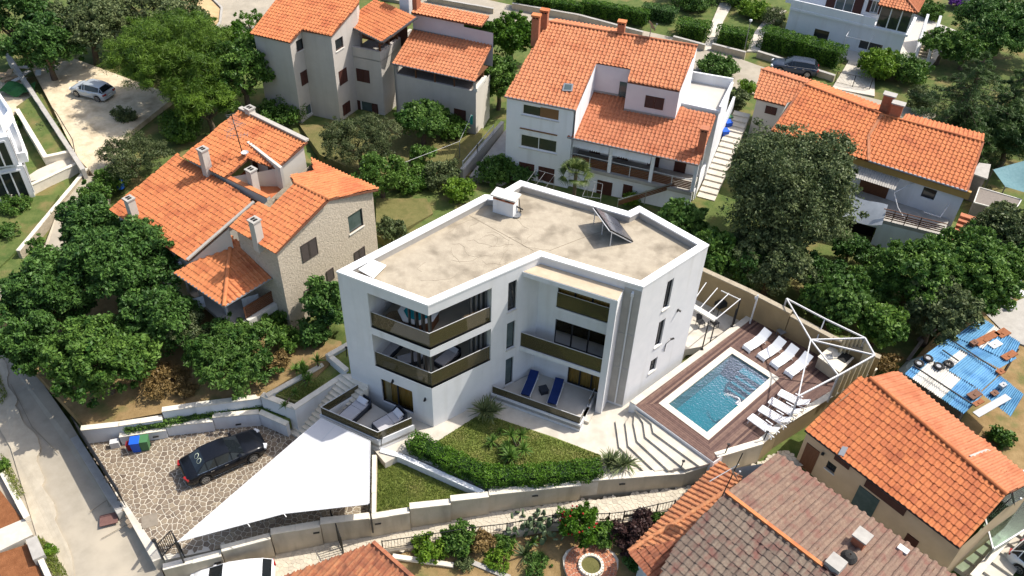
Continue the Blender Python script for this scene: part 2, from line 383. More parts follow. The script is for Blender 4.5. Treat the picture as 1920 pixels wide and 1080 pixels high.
def roof(parent, pl, pts, m='tile_orange', w=.30, e=.36, singles=0, thick=.12, ridge=(), deck='roof_deck', ht=1.2):
    """one tiled slope: deck + tiles (+ ridge caps); pts are picture points on the plane or 3-D points"""
    p = pl.pts(pts); b = MB(); n = len(p); dn = -pl.n*.02; d2 = -pl.n*(thick+.02)
    b.add([q+dn for q in p]+[q+d2 for q in p], [tuple(range(n)), tuple(range(2*n-1, n-1, -1))] + [(i, (i+1) % n, n+(i+1) % n, n+i) for i in range(n)])
    r = b.build('roof', deck, parent); tiles(r, pl, p, m, w, e, singles, ht=ht)
    for i, j in ridge: caps(r, p[i]+pl.n*.05, p[j]+pl.n*.05, m)
    return p
def walls_under(parent, tops, z0, m, inset=.3, wins=None, name='wall', skip=(), frame='brown_shutter', depth=.1):
    """vertical walls below a roof outline (3-D points), with window openings given as picture rectangles per edge"""
    poly = [(q.x, q.y) for q in tops]; ins = offset_poly(poly, inset); n = len(tops); ccw = area2(poly) > 0; b = MB(); res = {}
    for i in range(n):
        if i in skip: continue
        j = (i+1) % n; A, B = ins[i], ins[j]; za, zb = tops[i].z-.12, tops[j].z-.12
        if not ccw: A, B, za, zb = B, A, zb, za
        w = Wall(A, B); res[i] = w; hs = []
        for q in (wins or {}).get(i, []):
            r = w.rect(*q[:4]); hs.append((r, q[4] if len(q) > 4 else 'plain', q[5] if len(q) > 5 else {}))
        zl = min(za, zb); w.mesh(b, z0, zl, .14, [h[0] for h in hs if h[1] != 'shut'])
        b.poly([w.at(0, zl), w.at(w.L, zl), w.at(w.L, zb), w.at(0, za)] if abs(za-zb) > .02 and min(za, zb) == zl and za > zl and zb > zl else ([w.at(0, zl), w.at(w.L, zl), w.at(w.L, zb)] if zb > zl+.02 else ([w.at(0, zl), w.at(w.L, zl), w.at(0, za)] if za > zl+.02 else [w.at(0, zl-.01), w.at(w.L, zl-.01), w.at(w.L, zl)])))
        for r, st, kw in hs: window(w, r, parent, st, depth=.1, **kw)
    b.build(name, m, parent); return res
# ------------------------------------------------------------------ material library
mat('white_render', (.64, .645, .65), (.70, .70, .70), 1.2, .85, .04, 30, c3=(.575, .57, .55), s3=1.0, st3=(1.6, 1.6, .12), t3=(.53, .80))
mat('white_coping', (.80, .80, .79), (.84, .84, .83), 2.0, .6, .02, 20)
mat('coping_stone', (.60, .55, .45), (.72, .66, .55), 3.0, .85, .06, 25, tint=.12)
mat('grey_render', (.36, .34, .31), (.42, .40, .37), 1.5, .9, .05, 18)  # parapet's own grey, and the shade painted beside the villa pier
mat('roof_screed', (.33, .282, .212), (.42, .364, .276), 1.9, .95, .15, 14, c3=(.225, .19, .14), s3=.75, detail=10)
mat('concrete', (.33, .31, .28), (.42, .40, .36), 2.0, .9, .06, 22)
mat('stone_trim', (.55, .53, .48), (.62, .60, .55), 3.0, .8)
mat('dark_frame', (.020, .021, .024), None, rough=.4)
mat('grey_frame', (.10, .105, .11), None, rough=.4, metal=.3)
mat('white_frame', (.72, .72, .72), None, rough=.45)
mat('brown_shutter', (.052, .018, .013), (.075, .026, .018), 6, .6)
mat('grey_shutter', (.055, .045, .040), (.075, .06, .052), 6, .6)
mat('brown_blind', (.17, .085, .035), (.21, .11, .05), 5, .6, stretch=(1, 1, 14))
mat('dark_glass', (.018, .022, .024), (.03, .035, .036), .8, .06, spec=.6)
mat('green_glass', (.05, .075, .075), (.09, .12, .12), 1.2, .1, spec=.6)
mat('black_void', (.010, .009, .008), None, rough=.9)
glassmat('bronze_glass', (.82, .74, .54), .015, refl=.55, ior=1.4)
def railglass(name, tintc, body, k):
    m = glassmat(name, tintc, .02, refl=.7, ior=1.5); N = m.node_tree; L = N.links; x = [n for n in N.nodes if n.type == 'MIX_SHADER'][0]; t = [n for n in N.nodes if n.type == 'BSDF_TRANSPARENT'][0]
    d = N.nodes.new('ShaderNodeBsdfDiffuse'); d.inputs[0].default_value = (*body, 1); y = N.nodes.new('ShaderNodeMixShader'); y.inputs[0].default_value = k; L.new(t.outputs[0], y.inputs[1]); L.new(d.outputs[0], y.inputs[2]); L.new(y.outputs[0], x.inputs[1])
railglass('rail_glass', (.70, .60, .38), (.155, .130, .065), .5)
glassmat('clear_glass', (.75, .80, .80), .02, refl=.8)
glassmat('greenish_glass', (.62, .74, .64), .06)
mat('curtain', (.38, .28, .11), (.52, .40, .19), 3, .9, stretch=(6, 6, .15))
mat('white_curtain', (.62, .65, .70), None, rough=.9)
mat('interior_floor', (.36, .33, .28), (.41, .38, .33), 2.0, .45)
mat('terrace_tile', (.46, .43, .38), (.50, .47, .42), 3.0, .6)
mat('paving_white', (.50, .455, .38), (.57, .525, .445), 2.5, .8, .03, 25, c3=(.44, .40, .33), s3=.8)
mat('tile_orange', (.46, .155, .056), (.54, .197, .08), 5.0, .8, tint=.15, objrand=.08, c3=(.39, .115, .045), s3=.8)
mat('tile_light', (.42, .150, .068), (.50, .200, .098), 5.0, .8, tint=.15, objrand=.08, c3=(.38, .125, .055), s3=.8)
mat('tile_rich', (.43, .133, .048), (.51, .172, .068), 5.0, .8, tint=.15, objrand=.09, c3=(.36, .105, .042), s3=.8)
mat('tile_old', (.165, .105, .08), (.235, .165, .12), 7.0, .9, tint=.14, objrand=.10, c3=(.185, .09, .07), s3=1.4, t3=(.5, .7))
mat('tile_mossy', (.145, .105, .082), (.215, .17, .13), 8.0, .95, tint=.22, objrand=.18, c3=(.175, .082, .066), s3=1.6, t3=(.5, .68))
mat('tile_redbrown', (.34, .115, .055), (.43, .19, .095), 6.0, .85, tint=.35, objrand=.25, c3=(.24, .10, .055), s3=2.2)
mat('mortar_grey', (.36, .33, .29), (.44, .41, .36), 4, .9, .08, 20)
mat('roof_deck', (.17, .07, .04), None, rough=.9)
mat('house_grey', (.47, .43, .385), (.52, .48, .435), .9, .9, .05, 14, c3=(.435, .395, .35), s3=1.0, st3=(1.3, 1.3, .1), t3=(.5, .78))
mat('house_cream', (.52, .48, .42), (.56, .52, .46), 1.0, .9, .04, 16)
mat('house_lilac', (.56, .50, .51), (.60, .545, .55), 1.0, .9)
mat('house_white', (.70, .71, .73), (.74, .75, .77), 1.0, .9, .03, 16, c3=(.62, .62, .62), s3=1.0, st3=(1.5, 1.5, .12), t3=(.52, .78))
mat('house_beige', (.49, .36, .23), (.54, .405, .265), 1.0, .9, .04, 14, c3=(.45, .335, .22), s3=.6)
mat('ochre', (.40, .24, .07), (.44, .27, .09), 2, .8)
mat('stucco_stone', (.40, .335, .255), (.60, .52, .41), 7.0, .95, .4, 9, detail=4, c3=(.50, .43, .335), s3=1.5)
mat('chimney_red', (.34, .12, .065), (.42, .17, .09), 6, .85)
mat('metal_grey', (.30, .31, .32), None, rough=.4, metal=.6)
mat('white_metal', (.56, .56, .56), None, rough=.4)
mat('black_metal', (.018, .018, .018), None, rough=.45)
mat('white_plastic', (.80, .80, .80), None, rough=.4)
mat('wicker_dark', (.022, .026, .036), (.035, .04, .052), 30, .7)
mat('cushion_grey', (.44, .43, .45), (.50, .49, .51), 3, .9)
mat('cushion_blue', (.006, .022, .105), (.010, .030, .135), 4, .85)
mat('sail_white', (.50, .50, .51), (.54, .54, .55), 1.0, .75)
mat('solar_glass', (.045, .048, .062), (.075, .078, .092), 1.5, .18, spec=.5)
mat('deck_wood', (.098, .054, .043), (.148, .086, .068), 4, .7, tint=.6, stretch=(1, 1, 1))
mat('wood_brown', (.11, .045, .022), (.16, .07, .035), 5, .6, stretch=(4, 4, .4))
mat('wood_pale', (.34, .24, .14), (.42, .31, .19), 5, .8)
mat('wood_grey', (.16, .14, .12), (.22, .19, .165), 6, .85)
mat('rust', (.22, .075, .03), (.30, .12, .05), 8, .85)
mat('sheet_blue', (.13, .31, .49), (.17, .37, .55), 2.5, .55, tint=.12, c3=(.09, .24, .42), s3=1.0)
mat('sheet_white', (.60, .58, .53), (.66, .64, .59), 2.5, .6, tint=.12)
mat('rubber', (.018, .018, .018), (.035, .033, .03), 10, .85)
mat('earth_red', (.17, .062, .022), (.25, .10, .04), 3, .95, .3, 18)
mat('earth_dry', (.19, .125, .05), (.30, .205, .095), 1.5, .95, .2, 12, c3=(.12, .125, .04), s3=.7)
mat('scrub', (.055, .092, .018), (.12, .145, .040), 1.4, .95, .3, 10, c3=(.18, .145, .055), s3=.55)
mat('lawn', (.12, .165, .030), (.19, .225, .055), 2.2, .95, .5, 40, c3=(.24, .225, .08), s3=.65, detail=12)
mat('lawn_dry', (.115, .115, .034), (.17, .155, .055), 2.0, .95, .5, 40, c3=(.20, .16, .065), s3=.5, detail=12)
mat('asphalt', (.30, .265, .205), (.36, .32, .255), 1.2, .95, .06, 40, c3=(.40, .35, .27), s3=.30, detail=10)
mat('road_dust', (.38, .33, .25), (.47, .415, .32), 1.8, .95, .1, 20, c3=(.36, .315, .245), s3=.5, detail=10)
mat('gravel', (.52, .43, .29), (.66, .56, .40), 2.2, .97, .35, 14, c3=(.40, .32, .21), s3=.6, detail=12)
mat('sand', (.46, .31, .155), (.56, .40, .22), 1.5, .95, .15, 12)
mat('paver_cream', (.50, .445, .35), (.575, .515, .41), 3, .9, .05, 30, tint=.14)
mat('joint_cream', (.47, .42, .33), (.53, .475, .375), 3, .95)
mat('drive_stone', (.185, .145, .102), (.275, .22, .155), 3.5, .85, .10, 25, tint=.3, objrand=.25)
mat('drive_joint', (.56, .51, .42), (.62, .57, .475), 4, .9)
mat('wall_buff', (.44, .375, .275), (.50, .43, .325), 1.3, .92, .05, 16, c3=(.32, .275, .205), s3=1.0, st3=(1.4, 1.4, .25), t3=(.5, .75))
mat('wall_ochre', (.27, .20, .105), (.31, .235, .13), 1.2, .92, .05, 14, c3=(.24, .18, .10), s3=.4)
mat('dry_stone', (.30, .255, .185), (.40, .345, .255), 2.5, .95, .35, 8)
mat('pool_tile', (.008, .165, .20), (.018, .20, .235), 3.0, .4)
mat('net_teal', (.10, .20, .22), (.14, .25, .27), 4, .8)
mat('canvas_grey', (.42, .45, .48), (.50, .53, .56), 2.5, .85)
mat('bin_blue', (.015, .10, .55), None, rough=.45)
mat('bin_green', (.06, .17, .07), None, rough=.5)
mat('bin_red', (.25, .02, .03), None, rough=.5)
mat('bark', (.085, .062, .042), (.14, .105, .075), 8, .95, .4, 12)
mat('pipe_white', (.60, .62, .63), None, rough=.5)
mat('paint_black', (.006, .007, .010), None, rough=.22, spec=.35)
mat('paint_silver', (.46, .50, .54), None, rough=.25, metal=.25, spec=.5)
mat('paint_navy', (.040, .052, .075), None, rough=.2, metal=.3, spec=.5)
mat('paint_white', (.74, .74, .74), None, rough=.25, spec=.5)
mat('car_glass', (.010, .013, .016), None, rough=.05, spec=.6)
mat('alloy', (.42, .43, .44), None, rough=.3, metal=.8)
mat('lamp_clear', (.70, .72, .74), None, rough=.15, spec=.8)
mat('lamp_red', (.28, .012, .010), None, rough=.2, spec=.6)
mat('chrome', (.65, .66, .67), None, rough=.15, metal=1)
mat('cover_stone', (.20, .17, .13), (.26, .22, .17), 5, .85)
mat('manhole', (.13, .065, .055), (.17, .09, .075), 8, .8)
mat('net_green', (.03, .12, .035), (.05, .17, .05), 6, .9)
mat('turquoise', (.02, .30, .36), None, rough=.1)
mat('brick_red', (.34, .13, .07), (.44, .19, .11), 6, .9, tint=.3)
leafmat('leaf_pine', (.014, .054, .005), (.135, .225, .022), .22)
leafmat('leaf_dark', (.020, .062, .012), (.105, .205, .042), .22)
leafmat('leaf_mid', (.026, .082, .012), (.145, .250, .045), .26)
leafmat('leaf_light', (.034, .094, .012), (.150, .255, .042), .28)
leafmat('leaf_olive', (.036, .066, .020), (.180, .215, .088), .22)
leafmat('leaf_grey', (.028, .052, .014), (.145, .170, .070), .22)
leafmat('leaf_lime', (0.061, 0.142, 0.011), (0.203, 0.319, 0.032), .3)
leafmat('leaf_fig', (.028, .082, .012), (.135, .235, .050), .28)
leafmat('leaf_hedge', (.018, .072, .005), (.105, .210, .018), .28)
leafmat('leaf_cedar', (.014, .048, .012), (.105, .170, .045), .2)
leafmat('leaf_yucca', (0.050, 0.086, 0.024), (0.209, 0.242, 0.110), .2)
leafmat('leaf_palm', (0.033, 0.066, 0.015), (0.138, 0.171, 0.053), .22)
leafmat('leaf_plum', (0.033, 0.018, 0.018), (0.094, 0.050, 0.044), .2)
leafmat('leaf_dry', (0.143, 0.094, 0.033), (0.286, 0.198, 0.077), .25)
leafmat('leaf_cactus', (0.055, 0.094, 0.044), (0.143, 0.187, 0.099), .05)
leafmat('petal_red', (0.330, 0.013, 0.017), (0.550, 0.044, 0.039), .3)
leafmat('petal_purple', (0.176, 0.055, 0.330), (0.374, 0.154, 0.572), .3)
leafmat('blade', (.10, .15, .022), (.30, .33, .085), .3)

# ------------------------------------------------------------------ terrain: one sheet to the horizon, levels taken from the place
CT = [(700, 300, -.2), (560, 225, -1.3), (720, 225, -1.4), (640, 240, -1.3), (900, 235, -1.2), (450, 640, .7), (250, 700, .1), (130, 620, -.5), (560, 640, 1.2), (380, 720, .5), (100, 420, -.4), (190, 200, -.2), (60, 100, -.6), (330, 100, -.2), (500, 30, -.4), (60, 250, -.5),
      (1000, 60, -.8), (1150, 60, -.8), (1400, 120, -.9), (1600, 60, -.9), (1850, 120, -.7), (850, 260, -1.0), (800, 380, .3), (1000, 300, -.3), (1240, 420, -.3), (1340, 300, -.3),
      (1480, 520, -.2), (1600, 480, -.4), (1750, 430, -.5), (1850, 350, -.5), (1600, 640, -.2), (1700, 660, -.5), (1860, 650, -.5), (1850, 780, -.6), (1900, 950, -.8),
      (20, 850, -1.5), (150, 1000, -1.9), (300, 900, -1.6), (520, 900, -1.6), (640, 960, -1.6), (450, 1060, -2.6), (700, 1000, -2.1), (1000, 1000, -2.2), (850, 1060, -2.4), (1150, 1040, -2.2), (1250, 940, -1.6), (1450, 870, -.7),
      (1400, 900, -.9), (1500, 1000, -1.2), (1750, 1060, -1.2), (760, 900, -1.1), (1000, 850, -.6), (1300, 750, -.4), (1250, 560, -.4), (1400, 600, -.3), (900, 500, -.5), (20, 480, -.4), (10, 700, -1.1), (0, 1000, -2.0), (560, 330, -.2)]
_ct = np.array([[*P(a, b, z)] for a, b, z in CT])
def terr(x, y):
    d = ((_ct[:, 0]-x)**2+(_ct[:, 1]-y)**2); w = 1/(d+.5)**1.6
    return float((w*_ct[:, 2]).sum()/w.sum())
def T(x, y, dz=0.0):               # ground point under a picture point
    z = 0.0
    for _ in range(6): q = P(x, y, z); z = terr(q.x, q.y)
    return P(x, y, z+dz)
# streets and yards
patch('road', [(-120, 640, -1.05), (0, 655, -1.0), (60, 690, -1.1), (130, 790, -1.3), (215, 930, -1.55), (300, 1062, -1.95), (330, 1130, -2.1), (110, 1170, -2.1), (45, 1010, -1.85), (-120, 900, -1.7)], 'asphalt', 1.0)
_re = [(-120, 640, -1.04), (-60, 700, -1.04), (20, 840, -1.4), (48, 935, -1.64), (100, 1110, -1.99)]; _rp = [(150, 1110, -1.99), (112, 985, -1.68), (78, 900, -1.47), (72, 830, -1.36), (30, 760, -1.18), (18, 715, -1.1), (0, 652, -.99)]; _rr = []
for a, c in zip(_rp, _rp[1:]):
    for k in range(8): _rr.append((a[0]+(c[0]-a[0])*k/8+RNG.normal(0, 1.2)+5*math.sin(k*.8+a[1]), a[1]+(c[1]-a[1])*k/8, a[2]+(c[2]-a[2])*k/8))
patch('road_edge', _re+_rr, 'road_dust', .3)
patch('lane', [(80, 470, -.35), (112, 385, -.3), (150, 330, -.2), (205, 330, -.2), (200, 375, -.25), (130, 440, -.35), (95, 500, -.45), (0, 560, -.7), (-80, 600, -.8), (-80, 690, -1.0), (0, 658, -.96), (60, 560, -.7)], 'asphalt', 1.0)
patch('gravel_lot', [(60, 128, -.15), (140, 110, -.1), (330, 180, 0), (240, 250, 0), (215, 300, 0), (185, 338, -.1), (150, 300, -.1), (128, 262, -.1), (100, 205, -.15)], 'gravel', 1.0)
patch('street', [(340, -25, -.5), (420, 60, -.5), (470, 66, -.5), (520, 8, -.6), (700, -8, -.75), (800, 12, -.8), (930, 42, -.85), (1000, 58, -.9), (1200, 118, -.9), (1330, 150, -.9), (1420, 178, -.95), (1560, 205, -1), (1700, 250, -1), (1760, 215, -1), (1560, 165, -1), (1420, 122, -.95), (1300, 78, -.9), (1180, 52, -.9), (1000, 18, -.88), (860, -12, -.8), (700, -42, -.75), (430, -60, -.5)], 'asphalt', 1.0)
patch('sand_island', [(352, -12, -.42), (398, 0, -.42), (414, 18, -.42), (410, 40, -.42), (394, 62, -.42), (340, 60, -.42), (330, 10, -.42)], 'sand', .4)
b = MB(); kp = [P(x, y, -.36) for x, y in [(352, -14), (398, -3), (416, 15), (413, 42), (396, 66)]]
for a, c in zip(kp, kp[1:]): b.beam(a, c, .22, .25)
struct(b.build('kerb', 'concrete'))
patch('yard', [(0, 150, -.3), (38, 130, -.3), (62, 190, -.3), (25, 215, -.3), (0, 215, -.3)], 'gravel', .8)
# the villa's own ground
DZ = 0.95                                    # level of the pool deck
PATHP = [(700, 842), (776, 800), (664, 700), (900, 700), (1250, 650), (1290, 655), (1182, 756), (1222, 796), (1345, 866), (1325, 878), (1105, 906), (920, 915), (757, 850), (722, 868)]
patch('path', PATHP, 'paving_white', 1.2, z=0.0)
patch('lawn', [(795, 843, .03), (893, 781, .03), (912, 776, .03), (926, 782, .03), (1040, 820, .03), (1126, 853, .03), (1132, 872, .03), (1090, 895, .03), (917, 906, .03)], 'lawn', .4)
patch('lower_lawn', [(703, 850, -.55), (716, 845, -.5), (870, 915, -.5), (905, 930, -.45), (860, 945, -.5), (768, 962, -.6), (703, 968, -.65)], 'lawn', 1.0)
patch('garden_ground', [(160, 800, -.1), (60, 690, -.3), (0, 620, -.3), (0, 560, -.2), (160, 470, .2), (330, 480, .7), (480, 600, .9), (640, 640, 1.3), (640, 660, 1.3), (560, 740, .9), (490, 742, .7), (300, 775, .1)], 'earth_dry', .8)
patch('back_garden', [(560, 232, -1.3), (640, 236, -1.4), (720, 226, -1.4), (905, 240, -1.2), (900, 290, -.8), (880, 330, -.4), (800, 340, -.2), (740, 345, 0), (690, 330, -.1), (600, 290, -.4)], 'lawn_dry', .8)
patch('side_lawn', [(705, 372, .35), (800, 372, .2), (812, 400, .2), (720, 450, .5), (705, 440, .5)], 'lawn_dry', .8)
patch('planter_lawn', [(500, 735, .95), (620, 682, 1.05), (648, 690, 1.05), (652, 700, 1.05), (560, 755, .9)], 'lawn', .6)
patch('upper_lawn', [(612, 668, 1.5), (660, 640, 1.55), (664, 700, 1.5), (648, 698, 1.5)], 'lawn', .6)
# grass blades: uncountable, one object per lawn
def blades(name, poly, z, n, h=.07, m='blade'):
    w = [P(p[0], p[1], z) for p in poly]; x0, x1 = min(q.x for q in w), max(q.x for q in w); y0, y1 = min(q.y for q in w), max(q.y for q in w); pp = [(q.x, q.y) for q in w]
    pts = []
    while len(pts) < n:
        x, y = RNG.uniform(x0, x1), RNG.uniform(y0, y1)
        if inpoly(x, y, pp): pts.append((x, y, z))
    p = np.array(pts); a = RNG.uniform(0, 6.28, n); hh = h*RNG.uniform(.5, 1.5, n); wd = .025*RNG.uniform(.6, 1.4, n)
    d = np.stack([np.cos(a), np.sin(a), np.zeros(n)], 1); t = np.stack([-np.sin(a), np.cos(a), np.zeros(n)], 1)*RNG.uniform(-.8, .8, n)[:, None]
    top = p+np.stack([np.zeros(n), np.zeros(n), hh], 1)+t*hh[:, None]
    v = np.stack([p-d*wd[:, None], p+d*wd[:, None], top+d*wd[:, None]*.3, top-d*wd[:, None]*.3], 1).reshape(-1, 3); f = np.arange(4*n).reshape(-1, 4)
    lumps = .5+.28*np.sin(p[:, 0]*1.3+1)*np.cos(p[:, 1]*1.1)+RNG.normal(0, .25, n)
    o = npmesh(name, v, f, m, tint=np.clip(lumps, 0, 1), kind='stuff'); return o
blades('grass', [(795, 843), (893, 781), (926, 782), (1126, 853), (1130, 872), (1090, 895), (917, 906)], .03, 20000, .055)
blades('grass', [(704, 852), (716, 847), (868, 917), (900, 930), (860, 943), (768, 960), (704, 966)], -.52, 11000, .055)
blades('grass', [(505, 735), (620, 684), (648, 692), (560, 752)], .96, 5000, .055)


# ------------------------------------------------------------------ crazy paving and pavers: voronoi stones, each its own piece
def cells(poly, step, jit=.42):
    x0, x1 = min(p[0] for p in poly), max(p[0] for p in poly); y0, y1 = min(p[1] for p in poly), max(p[1] for p in poly); s = {}
    nx_, ny_ = int((x1-x0)/step)+3, int((y1-y0)/step)+3
    for i in range(nx_):
        for j in range(ny_):
            s[i, j] = (x0+(i-1+.5*(j % 2))*step+RNG.uniform(-jit, jit)*step, y0+(j-1)*step+RNG.uniform(-jit, jit)*step)
    out = []
    for (i, j), c in s.items():
        if not inpoly(c[0], c[1], poly): continue
        cell = [(c[0]-step*1.6, c[1]-step*1.6), (c[0]+step*1.6, c[1]-step*1.6), (c[0]+step*1.6, c[1]+step*1.6), (c[0]-step*1.6, c[1]+step*1.6)]
        for di in range(-2, 3):
            for dj in range(-2, 3):
                q = s.get((i+di, j+dj))
                if q is None or (di == 0 and dj == 0): continue
                mx, my = (c[0]+q[0])/2, (c[1]+q[1])/2; nx2, ny2 = q[0]-c[0], q[1]-c[1]; new = []
                for k in range(len(cell)):
                    a, d = cell[k], cell[(k+1) % len(cell)]; sa = (a[0]-mx)*nx2+(a[1]-my)*ny2; sd = (d[0]-mx)*nx2+(d[1]-my)*ny2
                    if sa <= 0: new.append(a)
                    if sa*sd < 0: t = sa/(sa-sd); new.append((a[0]+(d[0]-a[0])*t, a[1]+(d[1]-a[1])*t))
                cell = new
                if len(cell) < 3: break
            if len(cell) < 3: break
        if len(cell) >= 3: out.append((c, cell))
    return out
def stones(parent, poly, zf, step, gap, m, singles, name='paving_stone', th=.03, clip=None):
    cs = cells(poly, step); big = sorted(range(len(cs)), key=lambda k: (Vector((*cs[k][0], zf(*cs[k][0])))-Vector((0, 0, CAMH))).length + (0 if inview((*cs[k][0], zf(*cs[k][0]))) else 1000))
    b = MB(); o0 = ORIG[parent.name]
    for r, k in enumerate(big):
        c, cell = cs[k]
        if clip and any(clip(*p) for p in cell): continue
        ins = offset_poly(cell, gap*RNG.uniform(.8, 1.25))
        if area2(ins)*area2(cell) <= 0 or abs(area2(ins)) < .15*abs(area2(cell)): continue
        cx, cy = sum(p[0] for p in ins)/len(ins), sum(p[1] for p in ins)/len(ins); dz = float(RNG.uniform(-.006, .006)); top = [(cx+(p[0]-cx)*.95, cy+(p[1]-cy)*.95) for p in ins]
        n = len(ins); vs = [(p[0], p[1], zf(*p)-.02) for p in ins]+[(p[0], p[1], zf(*p)+th+dz) for p in top]
        fs = [tuple(range(n, 2*n))]+[(i, (i+1) % n, n+(i+1) % n, n+i) for i in range(n)]
        if r < singles:
            me = bpy.data.meshes.new(name); zc = zf(cx, cy); me.from_pydata([(v[0]-cx, v[1]-cy, v[2]-zc) for v in vs], [], fs if area2(ins) > 0 else [f[::-1] for f in fs]); me.materials.append(MATS[m])
            ob = bpy.data.objects.new(name, me); COL.objects.link(ob); ob.parent = parent; ob.location = Vector((cx, cy, zc))-o0
        else: b.add(vs, fs, float(RNG.normal(0, .5)))
    if b.v: b.build(name, m, parent, kind='stuff', recalc=True)
DRZ = -1.2
drp = [P(x, y, DRZ) for x, y in [(160, 822), (330, 800), (484, 770), (548, 798), (645, 830), (704, 860), (706, 966), (600, 984), (500, 1003), (405, 1026), (312, 1044), (244, 985), (190, 880)]]
drive = patch('driveway', [(q[0], q[1]) for q in [(160, 822), (330, 802), (484, 772), (545, 800), (640, 830), (700, 880), (700, 970), (600, 988), (505, 1006), (410, 1029), (310, 1050), (246, 980), (192, 880)]], 'drive_joint', .8, z=DRZ)
def flat(z): return lambda x, y: z
grate = P(281, 977, DRZ)
stones(drive, [(q.x, q.y) for q in drp], flat(DRZ), .31, .020, 'drive_stone', 300, clip=None)
# alley of cream pavers, rising to the right
AU = [((290, 1115), (280, 1190), -3.1), ((330, 1070), (420, 1150), -2.95), ((520, 1024), (560, 1100), -2.6), ((640, 1002), (645, 1040), -2.3), ((800, 981), (800, 1020), -1.95), ((1000, 951), (1000, 987), -1.5), ((1140, 935), (1135, 968), -1.3), ((1290, 914), (1262, 955), -1.1), ((1400, 882), (1420, 912), -.85), ((1475, 845), (1500, 872), -.7)]
_ax = [P(*u, z).x for u, l, z in AU]; _az = [z for u, l, z in AU]
def alz(x, y=0): return float(np.interp(x, _ax, _az))
def AL(px, py, dz=0.0):
    z = -1.5
    for _ in range(6): z = alz(P(px, py, z).x)
    return P(px, py, z+dz)
_up, _lo = [AL(*u) for u, l, z in AU], [AL(*l) for u, l, z in AU]; b = MB()
for i in range(len(AU)-1):
    A, B, C, D = _up[i], _up[i+1], _lo[i+1], _lo[i]; dn = V3(0, 0, -1); b.add([A, B, C, D, A+dn, B+dn, C+dn, D+dn], [(0, 1, 2, 3), (0, 1, 5, 4), (2, 3, 7, 6)])
alley = struct(b.build('alley', 'joint_cream')); _ah = _up+_lo[::-1]
stones(alley, offset_poly([(q.x, q.y) for q in _ah], -.15), lambda x, y: alz(x, y)+.005, .26, .008, 'paver_cream', 300, th=.012)
for i in range(len(AU)-1): PATCHES.append(([(q.x, q.y) for q in (_up[i], _up[i+1], _lo[i+1], _lo[i])], min(_up[i].z, _lo[i].z)))
blades('grass', [(2, 850), (14, 862), (48, 925), (34, 940), (2, 880)], -1.33, 900, .12); blades('grass', [(70, 1005), (92, 1020), (128, 1080), (100, 1080), (86, 1050)], -1.66, 1200, .14); blades('grass', [(0, 700), (14, 740), (4, 760), (-10, 740)], -1.1, 300, .12)
# ------------------------------------------------------------------ the white villa
VP = [P(x, y, 10) for x, y in [(631.7, 508.3), (802.2, 571.7), (1014.4, 479.4), (1206, 537), (1328.8, 458.9), (1198.75, 386.3), (1178, 396.5), (975.6, 338.4), (926, 366.5), (909, 365)]]
VX = [(v.x, v.y) for v in VP]
villa = thing('villa', 'white three storey flat roofed villa with glass balconies above the lawn', 'villa', (VX[1][0], VX[1][1], 0))
WA, WC, WD, WE = Wall(VX[0], VX[1]), Wall(VX[1], VX[2]), Wall(VX[2], VX[3]), Wall(VX[3], VX[4])
TOP = 9.88
HA = [(1.9, WA.L, 3.45, 6.05), (1.9, WA.L, 6.6, 9.2), (2.2, 4.4, .45, 2.47)]
HC = [(0, 4.1, 3.45, 6.05), (0, 4.1, 6.6, 9.2), (5.24, 5.84, 6.76, 9.0), (5.24, 5.84, 3.63, 5.84), (5.24, 5.82, .42, 2.8)]
HD = [(1.17, 4.36, 6.5, 9.0), (1.19, 4.36, 3.5, 5.58), (2.28, 4.60, .45, 2.5)]
HE = [(2.28, 2.86, 6.83, 9.05), (2.22, 2.82, 3.78, 5.92), (2.15, 2.79, 1.56, 2.67)]
b = MB(); WA.mesh(b, -1.4, TOP, .3, HA); WC.mesh(b, -1.4, TOP, .3, HC)
WD.mesh(b, -1.4, TOP, .25, HD); WE.mesh(b, -1.4, TOP, .25, HE)
for i in range(4, 10): Wall(VX[i], VX[(i+1) % 10]).mesh(b, -1.4, TOP, .3)
b.build('wall', 'white_render', villa)
# loggia shell: floors, ceilings, side walls, back glazing
q1, q2, q3 = WA.at(1.9, 0, -.3), Vector((VX[1][0], VX[1][1], 0)), WC.at(4.1, 0, -.3); q5 = WA.at(1.9, 0, -3.3); q4 = WC.at(4.1, 0, -3.1)
lp = [(q.x, q.y) for q in (WA.at(1.9, 0, -.004), WA.at(WA.L, 0)+(WA.n+WC.n)*-.004, WC.at(4.1, 0, -.004), q4, q5)]
for z0, z1, m in ((3.2, 3.45, 'interior_floor'), (6.06, 6.6, 'interior_floor'), (9.21, 9.45, 'white_render')):
    MB().prism(lp, z0, z1).build('floor_slab' if z1 < 9 else 'soffit', m, villa)
for z0, z1 in ((3.45, 6.06), (6.6, 9.21)):
    b = MB(); b.quad(WA.at(1.9, z0, -.3), q5+V3(0, 0, z0), q5+V3(0, 0, z1), WA.at(1.9, z1, -.3)); b.build('loggia_wall', 'white_render', villa); b = MB(); b.quad(WC.at(4.1, z0, -.3), q4+V3(0, 0, z0), q4+V3(0, 0, z1), WC.at(4.1, z1, -.3)); b.build('loggia_wall', 'white_render', villa)
